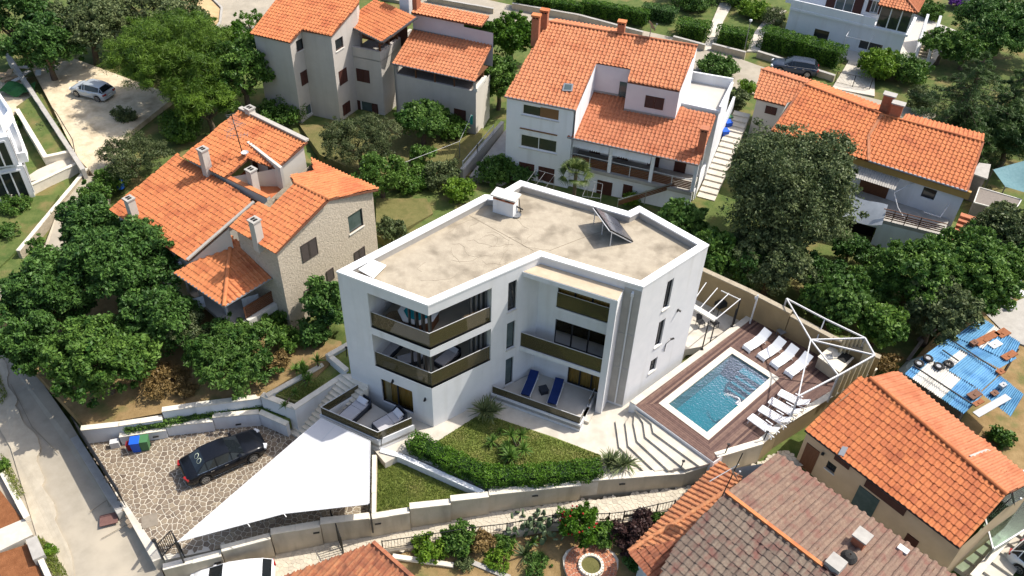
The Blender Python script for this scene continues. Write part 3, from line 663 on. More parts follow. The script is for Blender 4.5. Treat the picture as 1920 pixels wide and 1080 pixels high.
for z0, z1 in ((3.45, 6.05), (6.6, 9.2)):
    w = Wall(q5, q4); n = 6; fb, pb = MB(), MB()
    for k in range(n+1):
        u = w.L*k/n; w.rbox(fb, u-.04, u+.04, z0, z1, -.04, .04)
    w.rbox(fb, 0, w.L, z1-.35, z1, -.05, .03); w.rbox(fb, 0, w.L, z0, z0+.06, -.05, .03)
    fr = fb.build('sliding_door', 'dark_frame', villa); MB().quad(w.at(0, z0, -.03), w.at(w.L, z0, -.03), w.at(w.L, z1, -.03), w.at(0, z1, -.03)).build('pane', 'dark_glass', fr)
    for k in (1, 2, 3, 4):      # folded glazing leaves standing near the corner and by the right pier
        for w2, u in ((WA, WA.L-.25-.42*(k-1)), (WC, 3.95-.33*(k-1))):
            fb = MB(); w2.rbox(fb, u-.05, u+.05, z0+.02, z1-.02, -.62 if k < 4 else -.5, -.36); fb.build('folded_leaf', 'grey_frame' if w2 is WC else 'dark_frame', villa)
    fb = MB(); c = q2+(WA.n+WC.n)*-.2; fb.box((c.x, c.y, (z0+z1)/2), (.09, .09, z1-z0), .2); fb.build('corner_post', 'grey_frame', villa)
def glassrail(parent, pts, z0, z1, m='rail_glass', cap=True, post=0):
    g = MB()
    for a, c in zip(pts, pts[1:]): g.beam(V3(a[0], a[1], (z0+z1)/2), V3(c[0], c[1], (z0+z1)/2), .018, z1-z0)
    r = g.build('glass_balustrade', m, parent); h = MB()
    for a, c in zip(pts, pts[1:]): h.beam(V3(a[0], a[1], z1+.012), V3(c[0], c[1], z1+.012), .035, .025)
    h.build('handrail', 'white_metal', r); h = MB()
    for a, c in zip(pts, pts[1:]): h.beam(V3(a[0], a[1], z0-.0), V3(c[0], c[1], z0), .04, .04)
    h.build('base_rail', 'dark_frame', r); return r
for z0, z1 in ((3.48, 4.57), (6.63, 7.72)):
    cc = V3(*VX[1], 0)-(WA.n+WC.n).normalized()*.17
    glassrail(villa, [WA.at(1.92, 0, -.1), cc, WC.at(4.08, 0, -.1)], z0, z1)
for i, h in enumerate(HC[2:]): window(WC, h, villa, depth=.14, frame='dark_frame', glass='green_glass' if i else 'dark_glass', bars=0, fw=.05)
for h in HE: window(WE, h, villa, depth=.14, frame='dark_frame', bars=1, fw=.05)
def curtained(w, h, leaves=3, white=False):
    u0, u1, z0, z1 = h; f = MB()
    for k in range(leaves+1):
        u = u0+(u1-u0)*k/leaves; a, c = max(u0, u-.045), min(u1, u+.045); w.rbox(f, a, c, z0, z1, -.16, -.09)
    w.rbox(f, u0, u1, z0, z0+.06, -.158, -.092); w.rbox(f, u0, u1, z1-.06, z1, -.158, -.092)
    fr = f.build('glass_door', 'dark_frame', villa)
    MB().quad(w.at(u0, z0, -.12), w.at(u1, z0, -.12), w.at(u1, z1, -.12), w.at(u0, z1, -.12)).build('pane', 'bronze_glass', fr)
    n = int((u1-u0)/.045); c = MB(); pts = [(u0+(u1-u0)*k/n, -.24-.035*math.sin(k*1.25)) for k in range(n+1)]
    for a, d in zip(pts, pts[1:]): c.quad(w.at(a[0], z0, a[1]), w.at(d[0], z0, d[1]), w.at(d[0], z1, d[1]), w.at(a[0], z1, a[1]))
    c.build('curtain', 'curtain', fr)
    if white:
        c = MB(); pts = [(u0+.15+.4*k/10, -.19-.03*math.sin(k*2.0)) for k in range(11)]
        for a, d in zip(pts, pts[1:]): c.quad(w.at(a[0], z0, a[1]), w.at(d[0], z0, d[1]), w.at(d[0], z1, d[1]), w.at(a[0], z1, a[1]))
        c.build('white_curtain', 'white_curtain', fr)
for h in HD: curtained(WD, h, 3)
curtained(WA, HA[2], 2, True)
# box in front of the right wing: lip roof, pier, balcony
lip = [WD.at(.01, 0, .002), WD.at(-.64, 0, 1.1), WD.at(5.03, 0, 1.1), WD.at(5.03, 0, .002)]
lx = [(q.x, q.y) for q in lip]
MB().prism(lx, 9.07, 9.40).build('canopy_slab', 'white_render', villa); MB().prism(offset_poly(lx, .03), 9.40, 9.425).build('canopy_screed', mat('warm_screed', (.44, .35, .245), (.54, .445, .32), 1.5, .95), villa)
b = MB(); WD.rbox(b, 4.62, 5.02, -.3, 9.07, .003, 1.09); b.build('pier', 'white_render', villa)
by = [WD.at(.02, 0, .002), WD.at(-.62, 0, 1.08), WD.at(4.62, 0, 1.08), WD.at(4.62, 0, .002)]
MB().prism([(q.x, q.y) for q in by], 3.12, 3.45).build('balcony_slab', 'white_render', villa)
glassrail(villa, [WD.at(-.58, 0, 1.0), WD.at(4.60, 0, 1.0)], 3.48, 4.58)
glassrail(villa, [WD.at(1.18, 0, .03), WD.at(4.35, 0, .03)], 6.62, 7.72)
b = MB(); WD.rbox(b, 5.04, 6.0, 3.3, 3.38, .002, .05); WD.rbox(b, 5.04, 6.0, 6.1, 6.18, .002, .05); WD.rbox(b, 5.04, 6.02, .2, 9.6, .001, .02); b.build('wall_strip', 'grey_render', villa)  # grey colour paints the shade lying on this stretch of white wall
b = MB(); b.path([WD.at(5.55, 9.35, .1), WD.at(5.55, .3, .1)], .05, 8); b.tube(WD.at(5.55, 9.35, .1), WD.at(5.55, 9.45, -.02), .06); b.tube(WD.at(5.55, 9.15, .1), WD.at(5.55, 9.4, .1), .09); b.build('downpipe', 'pipe_white', villa)
# roof, parapet, coping
MB().prism(offset_poly(VX, .2), 9.3, 9.5).build('roof', 'roof_screed', villa)
oi = offset_poly(VX, .40); oo = offset_poly(VX, -.03); ii = offset_poly(VX, .43); fb = MB()
for i in range(10):
    j = (i+1) % 10
    fb.quad((*oi[i], 9.45), (*oi[j], 9.45), (*oi[j], 9.9), (*oi[i], 9.9))
    d = (Vector(VX[j])-Vector(VX[i])).normalized()*.006
    A, B, C, D = Vector(oo[i])+d, Vector(oo[j])-d, Vector(ii[j])-d, Vector(ii[i])+d; cb = MB()
    vs = [(*A, 9.89), (*B, 9.89), (*C, 9.89), (*D, 9.89), (*A, 10.0), (*B, 10.0), (*C, 9.985), (*D, 9.985)]
    cb.add(vs, [(3, 2, 1, 0), (4, 5, 6, 7), (0, 1, 5, 4), (1, 2, 6, 5), (2, 3, 7, 6), (3, 0, 4, 7)]).build('coping', 'white_coping', villa)
fb.build('parapet', 'grey_render', villa)
jb = MB()
def seam(pts, w=.035):
    for a, c in zip(pts, pts[1:]): jb.beam(P(*a, 9.503), P(*c, 9.503), w, .008)
seam([(880, 404), (1000, 470)]); seam([(1030, 470), (1103, 442), (1160, 424)], .03)
for k in range(40):          # fine cracks in the screed
    x, y = RNG.uniform(720, 1060), RNG.uniform(400, 540)
    pts = [(x, y)]; a = RNG.uniform(0, 6.28)
    for _ in range(int(RNG.integers(3, 8))): a += RNG.normal(0, .6); pts.append((pts[-1][0]+14*math.cos(a), pts[-1][1]+8*math.sin(a)))
    ok = [q for q in pts if inpoly(*P(*q, 9.5)[:2], [(p.x, p.y) for p in offset_poly(VX, .5)])]
    if len(ok) == len(pts): seam(pts, .011)
jb.build('roof_seam', mat('seam_dark', (.21, .175, .125), None, rough=.95), villa, kind='stuff')
b = MB(); p0, p1, p2, p3 = P(672, 505, 9.9), P(700, 487, 9.9), P(724, 497, 9.74), P(700, 521, 9.74)
b.add([p0, p3, p2, p1]+[q-V3(0, 0, .07) for q in (p0, p3, p2, p1)], [(0, 1, 2, 3), (7, 6, 5, 4), (0, 4, 5, 1), (1, 5, 6, 2), (2, 6, 7, 3), (3, 7, 4, 0)])
b.build('roof_hatch', 'white_coping', villa)
# villa chimney with brick vents and slab cap
def boxchim(parent, c, rz, sx, sy, h, m, cap=None, vents=None, name='chimney', capm='stone_trim'):
    b = MB().box((c[0], c[1], c[2]+h/2), (sx, sy, h), rz); o = b.build(name, m, parent)
    z = c[2]+h
    if vents:
        v = MB().box((c[0], c[1], z+.10), (sx*.8, sy*.8, .2), rz).build('flue', 'black_void', o); v = MB()
        for dx in (-.42, 0, .42):
            for dy in (-.42, .42):
                q = rot2((dx*sx, dy*sy), rz); v.box((c[0]+q.x, c[1]+q.y, z+.10), (sx*.14, sy*.14, .2), rz)
        v.box((c[0], c[1], z+.02), (sx*1.06, sy*1.06, .05), rz); v.build('vent_brick', vents, o); z += .2
    if cap: MB().box((c[0], c[1], z+cap/2), (sx*1.22, sy*1.22, cap), rz).build('chimney_cap', capm, o)
    return o
vr = math.atan2(WC.u.y, WC.u.x)
cq = (P(928, 398, 9.5)+P(958, 407, 9.5))/2; cd = P(958, 407, 9.5)-P(928, 398, 9.5)
boxchim(villa, cq+Vector((-cd.y, cd.x, 0)).normalized()*.35+V3(0, 0, 0), math.atan2(cd.y, cd.x), 1.35, .75, 1.0, 'white_render', .10, 'chimney_red')
# terraces: upstand walls, floor, low glass
def terrace(pts, zf, zt, th=.2, base=-1.4):
    fl = [(q.x, q.y) for q in pts]; MB().prism(fl, zf-.2, zf).build('terrace_floor', 'terrace_tile', villa)
    b = MB(); sg = 1 if area2(fl) > 0 else -1
    inn = offset_poly(fl, th)
    for i in range(len(fl)-1): b.prism([fl[i], fl[i+1], inn[i+1], inn[i]], base, zt)
    b.build('terrace_wall', 'white_render', villa); mid = offset_poly(fl, th*.4); return mid
TL = [P(673, 731, .95), P(599, 776.5, .95), P(709.4, 825.3, .95), P(777, 796, .95)]
mid = terrace(TL+[], .45, .92); glassrail(villa, [mid[0], mid[1], mid[2], mid[3]], .93, 1.55)
K = P(1086.6, 809.6, 0); ku, ko = (K-WD.A).dot(WD.u), (K-WD.A).dot(WD.n)
lu = -0.74*ko/1.1*.85
TR = [WD.at(lu+.1, 0, ko), WD.at(ku, 0, ko), WD.at(ku, 0, 1.12)]
fl = [(q.x, q.y) for q in (WD.at(.02, 0, .01), WD.at(lu+.1, 0, ko), WD.at(ku, 0, ko), WD.at(ku, 0, .01))]
MB().prism(fl, .2, .45).build('terrace_floor', 'terrace_tile', villa)
b = MB(); WD.rbox(b, lu+.1, ku, -1.3, .62, ko-.18, ko); WD.rbox(b, ku-.18, ku, -1.3, .60, ko-.75, ko-.181); WD.rbox(b, ku-.18, ku, -1.3, .45, .3, ko-.751); WD.rbox(b, ku-.18, ku, .451, .62, .3, 1.3); b.build('terrace_wall', 'white_render', villa)
glassrail(villa, [WD.at(lu+.15, 0, ko-.09), WD.at(ku-.09, 0, ko-.09), WD.at(ku-.09, 0, ko-.7)], .63, 1.22)
glassrail(villa, [WD.at(ku-.09, 0, 1.3), WD.at(ku-.09, 0, .35)], .63, 1.22)
b = MB(); MBs = WD.rbox(b, ku, ku+.3, -1, .22, 1.35, ko-.76); b.build('terrace_step', 'paving_white', villa)
# wall lamps, small things fixed to the walls
for w, u, z in ((WA, 3.1, 2.75), (WA, 5.3, 2.3), (WE, 3.9, 5.9)):
    b = MB(); w.rbox(b, u-.05, u+.05, z-.12, z+.12, .001, .04); b.beam(w.at(u, z+.05, .04), w.at(u+.05, z+.02, .22), .12, .05); b.build('wall_lamp', 'black_metal', villa)
b = MB(); b.path([WE.at(3.35, 2.75, .02), WE.at(3.35, 3.45, .04), WE.at(3.6, 3.75, .18)], .02); b.box(WE.at(3.68, 3.78, .2), (.25, .12, .05), .5); b.build('bracket_lamp', 'black_metal', villa)

# ------------------------------------------------------------------ solar collector and roof aerial
def solar():
    r = 9.5; t = thing('solar_panel', 'dark solar collector tilted on a pale metal frame on the flat white roof', 'solar panel', P(1145, 440, r))
    lo1, lo2 = P(1187.5, 454.5, r), P(1153, 411.5, r)   # low edge lies on the roof
    f1, f2 = P(1141, 461.6, r), P(1110.5, 418.5, r); h1 = h2 = 1.22
    hi1, hi2 = f1+V3(0, 0, h1), f2+V3(0, 0, h2); lo2 = lo1+(hi2-hi1); lo1 = lo1+V3(0, 0, .08); lo2 = lo2+V3(0, 0, .08); lo2.z = lo1.z
    n = (hi1-lo1).cross(lo2-lo1).normalized(); n = n if n.z > 0 else -n; b = MB()
    Q = [lo1, hi1, hi2, lo2]; b.add([q for q in Q]+[q-n*.08 for q in Q], [(0, 1, 2, 3), (7, 6, 5, 4), (0, 4, 5, 1), (1, 5, 6, 2), (2, 6, 7, 3), (3, 7, 4, 0)]); b.build('casing', 'black_metal', t)
    for s0, s1 in ((.02, .49), (.51, .98)):
        pt = lambda a, c: lo1+(hi1-lo1)*a+(lo2-lo1)*c+n*.006
        MB().quad(pt(.04, s0), pt(.96, s0), pt(.96, s1), pt(.04, s1)).build('glass_panel', 'solar_glass', t)
    b = MB(); d = (hi1-lo1)
    for A, B in ((lo1, hi1), (lo2, hi2)): b.beam(A-n*.11, B-n*.11, .05, .05)
    b.beam(hi1-n*.11, hi2-n*.11, .05, .05); b.build('frame', 'white_metal', t)
    for A, f in ((hi1, f1), (hi2, f2), ((hi1+hi2)/2, (f1+f2)/2)):
        b = MB(); g = f+(lo1-f1)*.06; g.z = 9.5; b.beam(g, g+V3(0, 0, h1-.16), .05, .05); b.build('leg', 'white_metal', t)
solar()
an = thing('aerial', 'black folded aerial lying beside the villa chimney', 'aerial', P(974, 398, 9.5))
b = MB(); b.path([P(963, 381, 10.2), P(970, 388, 10.0), P(980, 393, 9.6)], .05); b.path([P(976, 398, 9.5), P(973, 372, 10.3)], .03); b.build('mast', 'black_metal', an)
b = MB(); b.lathe([(.02, 0), (.28, .03), (.32, .08)], P(968, 404, 9.52), 14); b.build('dish', 'metal_grey', an)
# ------------------------------------------------------------------ neighbouring houses
def Z3(l, k, ox, oy): return [(ox+x/k, oy+y/k) for x, y in l]
def chim(parent, x, y, z, ytop, sx, sy, rz, m, cap=.1, vents=None, capm='stone_trim', sink=.5):
    """chimney whose foot stands under picture point (x,y) at height z and whose top shows at ytop"""
    b = P(x, y, z); lo, hi = z, z+6
    for _ in range(40):
        mid = (lo+hi)/2; v = np.array([b.x, b.y, mid-CAMH]); yy = FPX*(v @ CD)/(v @ CF)+540
        lo, hi = (mid, hi) if yy > ytop else (lo, mid)
    h = lo-z-(cap or 0)-(.2 if vents else 0)
    return boxchim(parent, V3(b.x, b.y, z-sink), rz, sx, sy, h+sink, m, cap, vents, capm=capm)
def proj(q):
    v = np.array(q)-np.array([0, 0, CAMH]); return FPX*(v @ CR)/(v @ CF)+960, FPX*(v @ CD)/(v @ CF)+540
def gutter(parent, a, b, r=.06, m='metal_grey'):
    MB().tube(a, b, r).build('gutter', m, parent)

# --- house with stone-faced gable on the left
LZ = lambda *l: Z3(l, 2.511, 190, 190)
lh = thing('gabled_house', 'house with rough stone gable and red tiled roofs left of the white villa', 'house', P(470, 520, 1.0))
pA = Plane((205.9, 393.1), (351.3, 489.5), 5.3, .33, (430, 330))
rA = roof(lh, pA, LZ((40, 510), (405, 752), (720, 478), (590, 385), (385, 268), (360, 248)), 'tile_orange', .30, .36, singles=260)
zB = rA[4].z+.45
pB = Plane((343.3, 294.3), (423, 333.4), zB, .33, (500, 240))
rB = roof(lh, pB, LZ((385, 260), (585, 360), (690, 270), (825, 318), (970, 190), (655, 36)), 'tile_orange', .30, .36)
pC = Plane((431, 425), (516.6, 474.7), 7.6, .33, (600, 380))
rC = roof(lh, pC, LZ((605, 590), (820, 715), (1072, 462), (912, 385), (795, 503), (735, 475)), 'tile_orange', .30, .36, singles=260)
pD = Plane((709.7, 355.3), (585, 297), 7.6, .33, (560, 345))
gD = pD.px(*LZ((1305, 413))[0]); apex = rC[2]
rD = roof(lh, pD, LZ((1305, 413), (1072, 461), (905, 384), (890, 352), (1000, 330), (988, 268)), 'tile_orange', .30, .36)
caps(lh, apex, pC.px(*LZ((912, 385))[0]), 'tile_orange', .12)
zin = 7.6
back = (pD.px(*LZ((988, 268))[0])-gD); back = Vector((back.x, back.y, 0))
out = [rC[1], apex, gD, gD+back, Vector((rC[0].x, rC[0].y, zin))+Vector((0, 0, 0))]
walls_under(lh, out, -.5, 'stucco_stone', .28, {0: [(*LZ((935, 683))[0], *LZ((1022, 715))[0], 'shut', dict(frame='grey_shutter')), (*LZ((952, 895))[0], *LZ((984, 905))[0], 'shut', dict(frame='grey_shutter'))],
     1: [(*LZ((1160, 545))[0], *LZ((1235, 583))[0], 'plain', dict(frame='dark_frame', glass='green_glass', bars=0)), (*LZ((1187, 715))[0], *LZ((1243, 725))[0], 'shut', dict(frame='grey_shutter')), (*LZ((1057, 803))[0], *LZ((1098, 830))[0], 'shut', dict(frame='grey_shutter'))]})
oB = [rB[0], rB[1], Vector((rB[3].x, rB[3].y, rB[3].z)), rB[4], rB[5]]
walls_under(lh, oB, 4.0, 'house_cream', .2)
mainw = [rA[0], rA[1], Vector((rA[2].x, rA[2].y, rA[2].z)), rA[4], rA[5]]
walls_under(lh, mainw, -.6, 'house_cream', .3)
b = MB(); b.beam(rB[4]+V3(0, 0, .1), rB[5]+V3(0, 0, .1), .34, .14); b.build('ridge_band', 'mortar_grey', lh)
b = MB(); b.beam(rA[2]+V3(0, 0, .1), rA[1]+V3(0, 0, .1), .2, .1); b.build('verge_band', 'mortar_grey', lh)
# roof terrace cut into the slopes, chimneys, aerial
tz = 6.75; tp = [P(*q, tz) for q in LZ((600, 395), (705, 300), (860, 425), (795, 492))]
MB().prism([(q.x, q.y) for q in tp], tz-.3, tz).build('terrace_floor', 'tile_orange', lh)
b = MB(); b.beam(tp[0]+V3(0, 0, .35), tp[3]+V3(0, 0, .35), .28, .7); b.build('terrace_wall', 'house_cream', lh)
b = MB(); b.beam(tp[0]+V3(0, 0, .735), tp[3]+V3(0, 0, .735), .34, .06); b.build('terrace_coping', 'tile_orange', lh)
w = Wall(tp[1], tp[2]); b = MB(); w.rbox(b, 0, w.L, tz, tz+1.9, -.2, 0); b.build('terrace_wall', 'house_cream', lh)
b = MB(); w.rbox(b, .4, 1.1, tz+.02, tz+1.75, .003, .04); w.rbox(b, 2.6, 3.1, tz+.9, tz+1.6, .003, .04); b.build('terrace_door', 'brown_shutter', lh)
az = math.atan2(pA.u.y, pA.u.x)
for (bx, by, ty, m) in (((505, 345), 0, 222, 0), ((155, 540), 0, 455, 0), ((725, 425), 0, 318, 0), ((742, 668), 0, 556, 0), ((703, 62), 0, 28, 0)):
    x, y = LZ(bx)[0]; _, yt = LZ((0, ty))[0]
    z = {505: pA.px(x, y).z, 155: pA.px(x, y).z, 725: tz, 742: 7.4, 703: rB[5].z-.1}[bx[0]]
    c = chim(lh, x, y, z, yt, .52, .52, az, 'house_cream', .09, None, 'concrete')
    q = ORIG[lh.name]; top = max(v.co.z for v in c.data.vertices)+q.z
    bb = P(x, y, z); f = MB()
    for s in (-.11, .11): u = rot2((s, 0), az); f.box((bb.x+u.x, bb.y+u.y, top+.10), (.15, .28, .03), az)
    f.build('flue', 'black_void', c)
ae = thing('aerial', 'tall thin television aerial on the upper roof of the stone gabled house', 'aerial', P(*LZ((668, 258))[0], pB.px(*LZ((668, 258))[0]).z))
a0 = ORIG[ae.name]; b = MB().tube(a0, a0+V3(-.25, .1, 3.2), .035); b.build('mast', 'black_metal', ae)
for k, h in enumerate((1.6, 2.2, 2.8)):
    c = a0+V3(-.25*h/3.2, .1*h/3.2, h); d = rot2((1, .2), k*.9); b = MB().beam(c-d*.7, c+d*.7, .025, .025)
    for s in range(-3, 4): e = rot2((d.x, d.y), math.pi/2)*.35; b.beam(c+d*(s*.22)-e, c+d*(s*.22)+e, .016, .016)
    b.build('antenna', 'metal_grey', ae)
b = MB(); q = pB.px(*LZ((680, 262))[0]); b.lathe([(.02, 0), (.16, .05), (.26, .13)], (q.x, q.y, q.z+.25), 14); b.tube(q, q+V3(0, 0, .3), .03); tag(b.build('satellite_dish', 'white_metal', base=q), 'pale satellite dish at the foot of the tall roof aerial', 'satellite dish')
# side wall and hipped porch
ridge_e = rA[1]; b = MB(); a1, a2 = rA[1]+V3(0, 0, -.05), pC.px(*LZ((600, 592))[0])
w = Wall(a1, a2); b.poly([w.at(.1, 2), w.at(w.L, 2), w.at(w.L, a2.z-.1), w.at(.1, a1.z-.1)]); b.build('side_wall', 'house_cream', lh)
pE = Plane((326.6, 511.8), (420.2, 575.5), 4.75, .36, (440, 470)); pF = Plane((420.2, 575.5), (534.5, 506.6), 4.75, .36, (440, 470))
ap = pE.px(*LZ((613, 642))[0]); cor = P(420.2, 575.5, 4.75)
rE = roof(lh, pE, [(326.6, 511.8), (420.2, 575.5), tuple(ap), LZ((440, 756))[0]], 'tile_orange', .34, .4)
fz = pF.px(*LZ((830, 768))[0])
rF = roof(lh, pF, [tuple(cor), (534.5, 506.6), tuple(fz), tuple(pF.px(*LZ((690, 682))[0])), tuple(ap)], 'tile_orange', .34, .4)
caps(lh, cor+V3(0, 0, .08), ap+V3(0, 0, .06), 'tile_orange', .13)
gutter(lh, rE[0], cor, .07); gutter(lh, cor, rF[1], .07)
pz = 2.35; pf = [P(*q, pz) for q in LZ((410, 900), (590, 1050), (700, 1040), (878, 925), (845, 860), (640, 780))]
MB().prism([(q.x, q.y) for q in pf], pz-.3, pz).build('porch_floor', 'concrete', lh)
b = MB(); A, B = P(*LZ((690, 1038))[0], pz), P(*LZ((878, 922))[0], pz); b.beam(A+V3(0, 0, -.1), B+V3(0, 0, -.1), .3, .5); b.build('porch_edge', 'stone_trim', lh)
w = Wall(A, B, -.2); b = MB()
for k in range(6): w.rbox(b, 0, w.L, pz+.18+k*.14, pz+.28+k*.14, 0, .03)
w.rbox(b, 0, w.L, pz+1.02, pz+1.08, -.03, .05); b.build('porch_railing', 'wood_brown', lh)
for q in (LZ((592, 1000))[0], LZ((405, 880))[0], LZ((866, 900))[0]):
    p = P(*q, pz); MB().box((p.x, p.y, (pz+4.6)/2-1.2), (.16, .16, 4.6-pz+2.4), az).build('porch_post', 'white_metal', lh)
for x, y, c in ((700, 920, 'canvas_grey'), (440, 930, 'white_curtain'), (835, 870, 'cushion_grey')):
    p = P(*LZ((x, y))[0], 3.3); b = MB(); n = 8; d = Vector((.8, .5, 0))
    for k in range(n): 
        o1, o2 = .05*math.sin(k*1.3), .05*math.sin((k+1)*1.3); a_, c_ = p+d*(k/n-.5)*1.2, p+d*((k+1)/n-.5)*1.2
        b.quad(a_+V3(o1, 0, -.9), c_+V3(o2, 0, -.9), c_+V3(o2, 0, .05), a_+V3(o1, 0, .05))
    tag(b.build('laundry', c, base=p), {700: 'pale cloth hung to dry under the hipped porch roof, middle one', 440: 'white sheet hung at the left side of the tiled porch', 835: 'grey cloth hung near the stone wall under the porch'}[x], 'laundry', 'laundry hung on the porch')

# --- grey three storey house, top left
NZ = lambda *l: Z3(l, 4, 460, 0)
nw = thing('bay_house', 'grey rendered three storey house with angled bays and brown shutters at the top', 'house', P(640, 200, -.3))
pA = Plane((468.8, 62.5), (543.8, 80), 6.7, .33, (600, -20))
rA = roof(nw, pA, NZ((35, 250), (335, 320), (420, 226), (645, 268), (850, 25), (862, -90), (330, -120)), 'tile_orange', .32, .38)
walls_under(nw, rA, -1.5, 'house_grey', .22, {1: [(*NZ((378, 312))[0], *NZ((443, 362))[0], 'plain', dict(frame='brown_shutter', bars=0)), (*NZ((410, 548))[0], *NZ((480, 612))[0], 'shut'), (*NZ((452, 800))[0], *NZ((505, 845))[0], 'plain', dict(glass='green_glass', bars=0))],
      3: [(*NZ((672, 305))[0], *NZ((738, 352))[0], 'plain', dict(frame='brown_shutter', bars=0)), (*NZ((698, 540))[0], *NZ((767, 606))[0], 'shut'), (*NZ((727, 790))[0], *NZ((790, 832))[0], 'shut')]})
mz = 4.95; B3 = P(712.5, 98.7, mz); A3 = P(648, 86, mz); C3 = P(772, 56, mz); D3 = A3+(C3-B3)
mp = [(A3.x, A3.y), (B3.x, B3.y), (C3.x, C3.y), (D3.x, D3.y)]
w1, w2 = Wall(A3, B3), Wall(B3, C3); b = MB(); e1 = w1.rect(*NZ((830, 510))[0], *NZ((937, 625))[0]); e2 = w1.rect(*NZ((862, 755))[0], *NZ((955, 855))[0])
w1.mesh(b, -1.5, mz, .12, [e2], u0=-1.0); w2.mesh(b, -1.5, mz, .12); w1.rbox(b, 0, w1.L, mz-.0, mz+.06, -.25, .03); w2.rbox(b, .03, w2.L, mz+.001, mz+.061, -.25, .03)
b.build('wall', 'house_grey', nw); window(w1, e1, nw, 'shut'); window(w1, e2, nw, 'open', glass='green_glass', bars=0)
MB().prism(mp, 4.0, 4.1).build('balcony_floor', 'concrete', nw)
wb = Wall(D3+(A3-D3)*.35, C3+(B3-C3)*.35); b = MB(); wb.rbox(b, -1, wb.L, 4.1, 6.9, -.2, 0); b.build('balcony_back_wall', 'wood_brown', nw)  # wood brown paints in the dark of the open balcony interior
b = MB(); wb.rbox(b, 1.2, 2.4, 4.1, 6.1, .003, .04); wb.rbox(b, 3.2, 4.2, 4.1, 6.1, .003, .04); b.build('balcony_door', 'brown_shutter', nw)
b = MB()
for u in (.1, 1.6, 3.0): w2.rbox(b, u, u+.12, mz, 6.6, -.15, -.02)
w2.rbox(b, 0, w2.L, mz+.55, mz+.65, -.14, -.03); b.build('balcony_post', 'wood_brown', nw)
pM = Plane(NZ((730, 172))[0], NZ((1025, 318))[0], 6.55, .28, (740, 0)); rM = roof(nw, pM, NZ((730, 172), (1025, 318), (1290, 132), (975, -5)), 'tile_orange', .32, .38)
b = MB(); b.beam(rM[0], rM[1], .14, .16); b.beam(rM[1]+V3(.02, .02, 0), rM[2], .14, .16); b.build('fascia', 'grey_frame', nw)
# right wing
pW = Plane(NZ((1100, 476))[0], NZ((1720, 612))[0], 4.45, .33, (820, 70)); rW = roof(nw, pW, NZ((1100, 476), (1720, 612), (1855, 328), (1640, 298), (1255, 222)), 'tile_light', .34, .40)
gutter(nw, rW[0], rW[1])
wa = Wall(rW[0]+(rW[2]-rW[1])*.07, rW[1]+(rW[2]-rW[1])*.07); wo = (.25, wa.L-.25, 3.30, 4.28); e3 = wa.rect(*NZ((1565, 810))[0], *NZ((1655, 905))[0])
b = MB(); wa.mesh(b, -1.5, 4.36, .22, [wo]); b.build('wall', 'house_grey', nw); window(wa, e3, nw, 'shut')
b = MB(); wa.rbox(b, .25, wa.L-.25, 3.301, 4.27, -2.4, -2.3); b.build('loggia_back', 'wood_brown', nw)
b = MB(); wa.rbox(b, .1, wa.L-.1, 3.1, 3.28, -2.5, -.23); b.build('loggia_floor', 'wood_grey', nw)
b = MB(); wa.rbox(b, .1, wa.L-.1, 4.3, 4.36, -3.0, -.23); b.build('loggia_ceiling', 'wood_brown', nw)
for k in range(1, 4):
    b = MB(); u = wo[0]+(wo[1]-wo[0])*k/4; wa.rbox(b, u-.05, u+.05, 3.30, 4.28, -.16, -.04); b.build('loggia_post', 'wood_brown', nw)
wside = Wall(wa.at(wa.L, 0), wa.at(wa.L, 0)+(rW[2]-rW[1])*.8); b = MB(); wside.mesh(b, -1.5, 3.30, .2); b.build('wall', 'house_cream', nw)
b = MB(); wside.rbox(b, .0, 2.6, 3.301, 3.6, -.25, .1); b.build('side_coping', 'stone_trim', nw)
# raised back block with a flat strip of tiles
wz = rW[4].z; F, G = pW.px(*NZ((1258, 222))[0]), pW.px(*NZ((1640, 298))[0]); wl = Wall(F, G); top = wz+1.75
b = MB(); wl.mesh(b, wz-2, top, .2); wl2 = Wall(wl.at(wl.L, 0), wl.at(wl.L, 0)+(rW[2]-rW[3])*.98+V3(.1, -.3, 0)); wl2.mesh(b, wz-2, top-.5, .2); b.build('back_wall', 'house_lilac', nw)
b = MB(); wl.rbox(b, 0, wl.L, wz-.02, wz+.12, .0, .06); b.build('flashing', 'metal_grey', nw)
q0, q1 = wl.at(0, top), wl.at(wl.L, top); bk = wl.n*-3.2
pS = Plane(tuple(q0+wl.n*.25), tuple(q1+wl.n*.25), top, .12, tuple(q0+bk)); e = pS.h
roof(nw, pS, [tuple(q0+wl.n*.25), tuple(q1+wl.n*.25+wl.u*1.8), tuple(q1+wl.u*1.8+e*1.6+V3(0, 0, .2)), tuple(q0+e*1.6+V3(0, 0, .2))], 'tile_light', .34, .4)
chim(nw, *NZ((1285, 62))[0], top+.1, -10, .55, .55, az, 'chimney_red', .08)
chim(nw, *NZ((1215, 50))[0], top-.2, -40, 1.2, .8, az, 'house_white', .08)
b = MB(); b.path([wa.at(.1, 4.3, .12), wa.at(.1, -.5, .12)], .05, 7); b.build('drainpipe', 'metal_grey', nw)

# --- white house with two tiled roofs and a covered balcony, top centre
CZ = lambda *l: Z3(l, 2.92, 930, 20)
nh = thing('balcony_house', 'white house with lilac dormer and long tiled balcony roof behind the villa', 'house', P(1130, 330, -.3))
pA = Plane((945.4, 181), (1079, 206.6), 7.0, .34, (1100, 80))
rA = roof(nh, pA, CZ((45, 470), (435, 546), (550, 288), (738, 320), (720, 390), (1006, 442), (1103, 196), (285, 62)), 'tile_light', .33, .37, ridge=((7, 6),))
rz = (rA[7].z+rA[6].z)/2
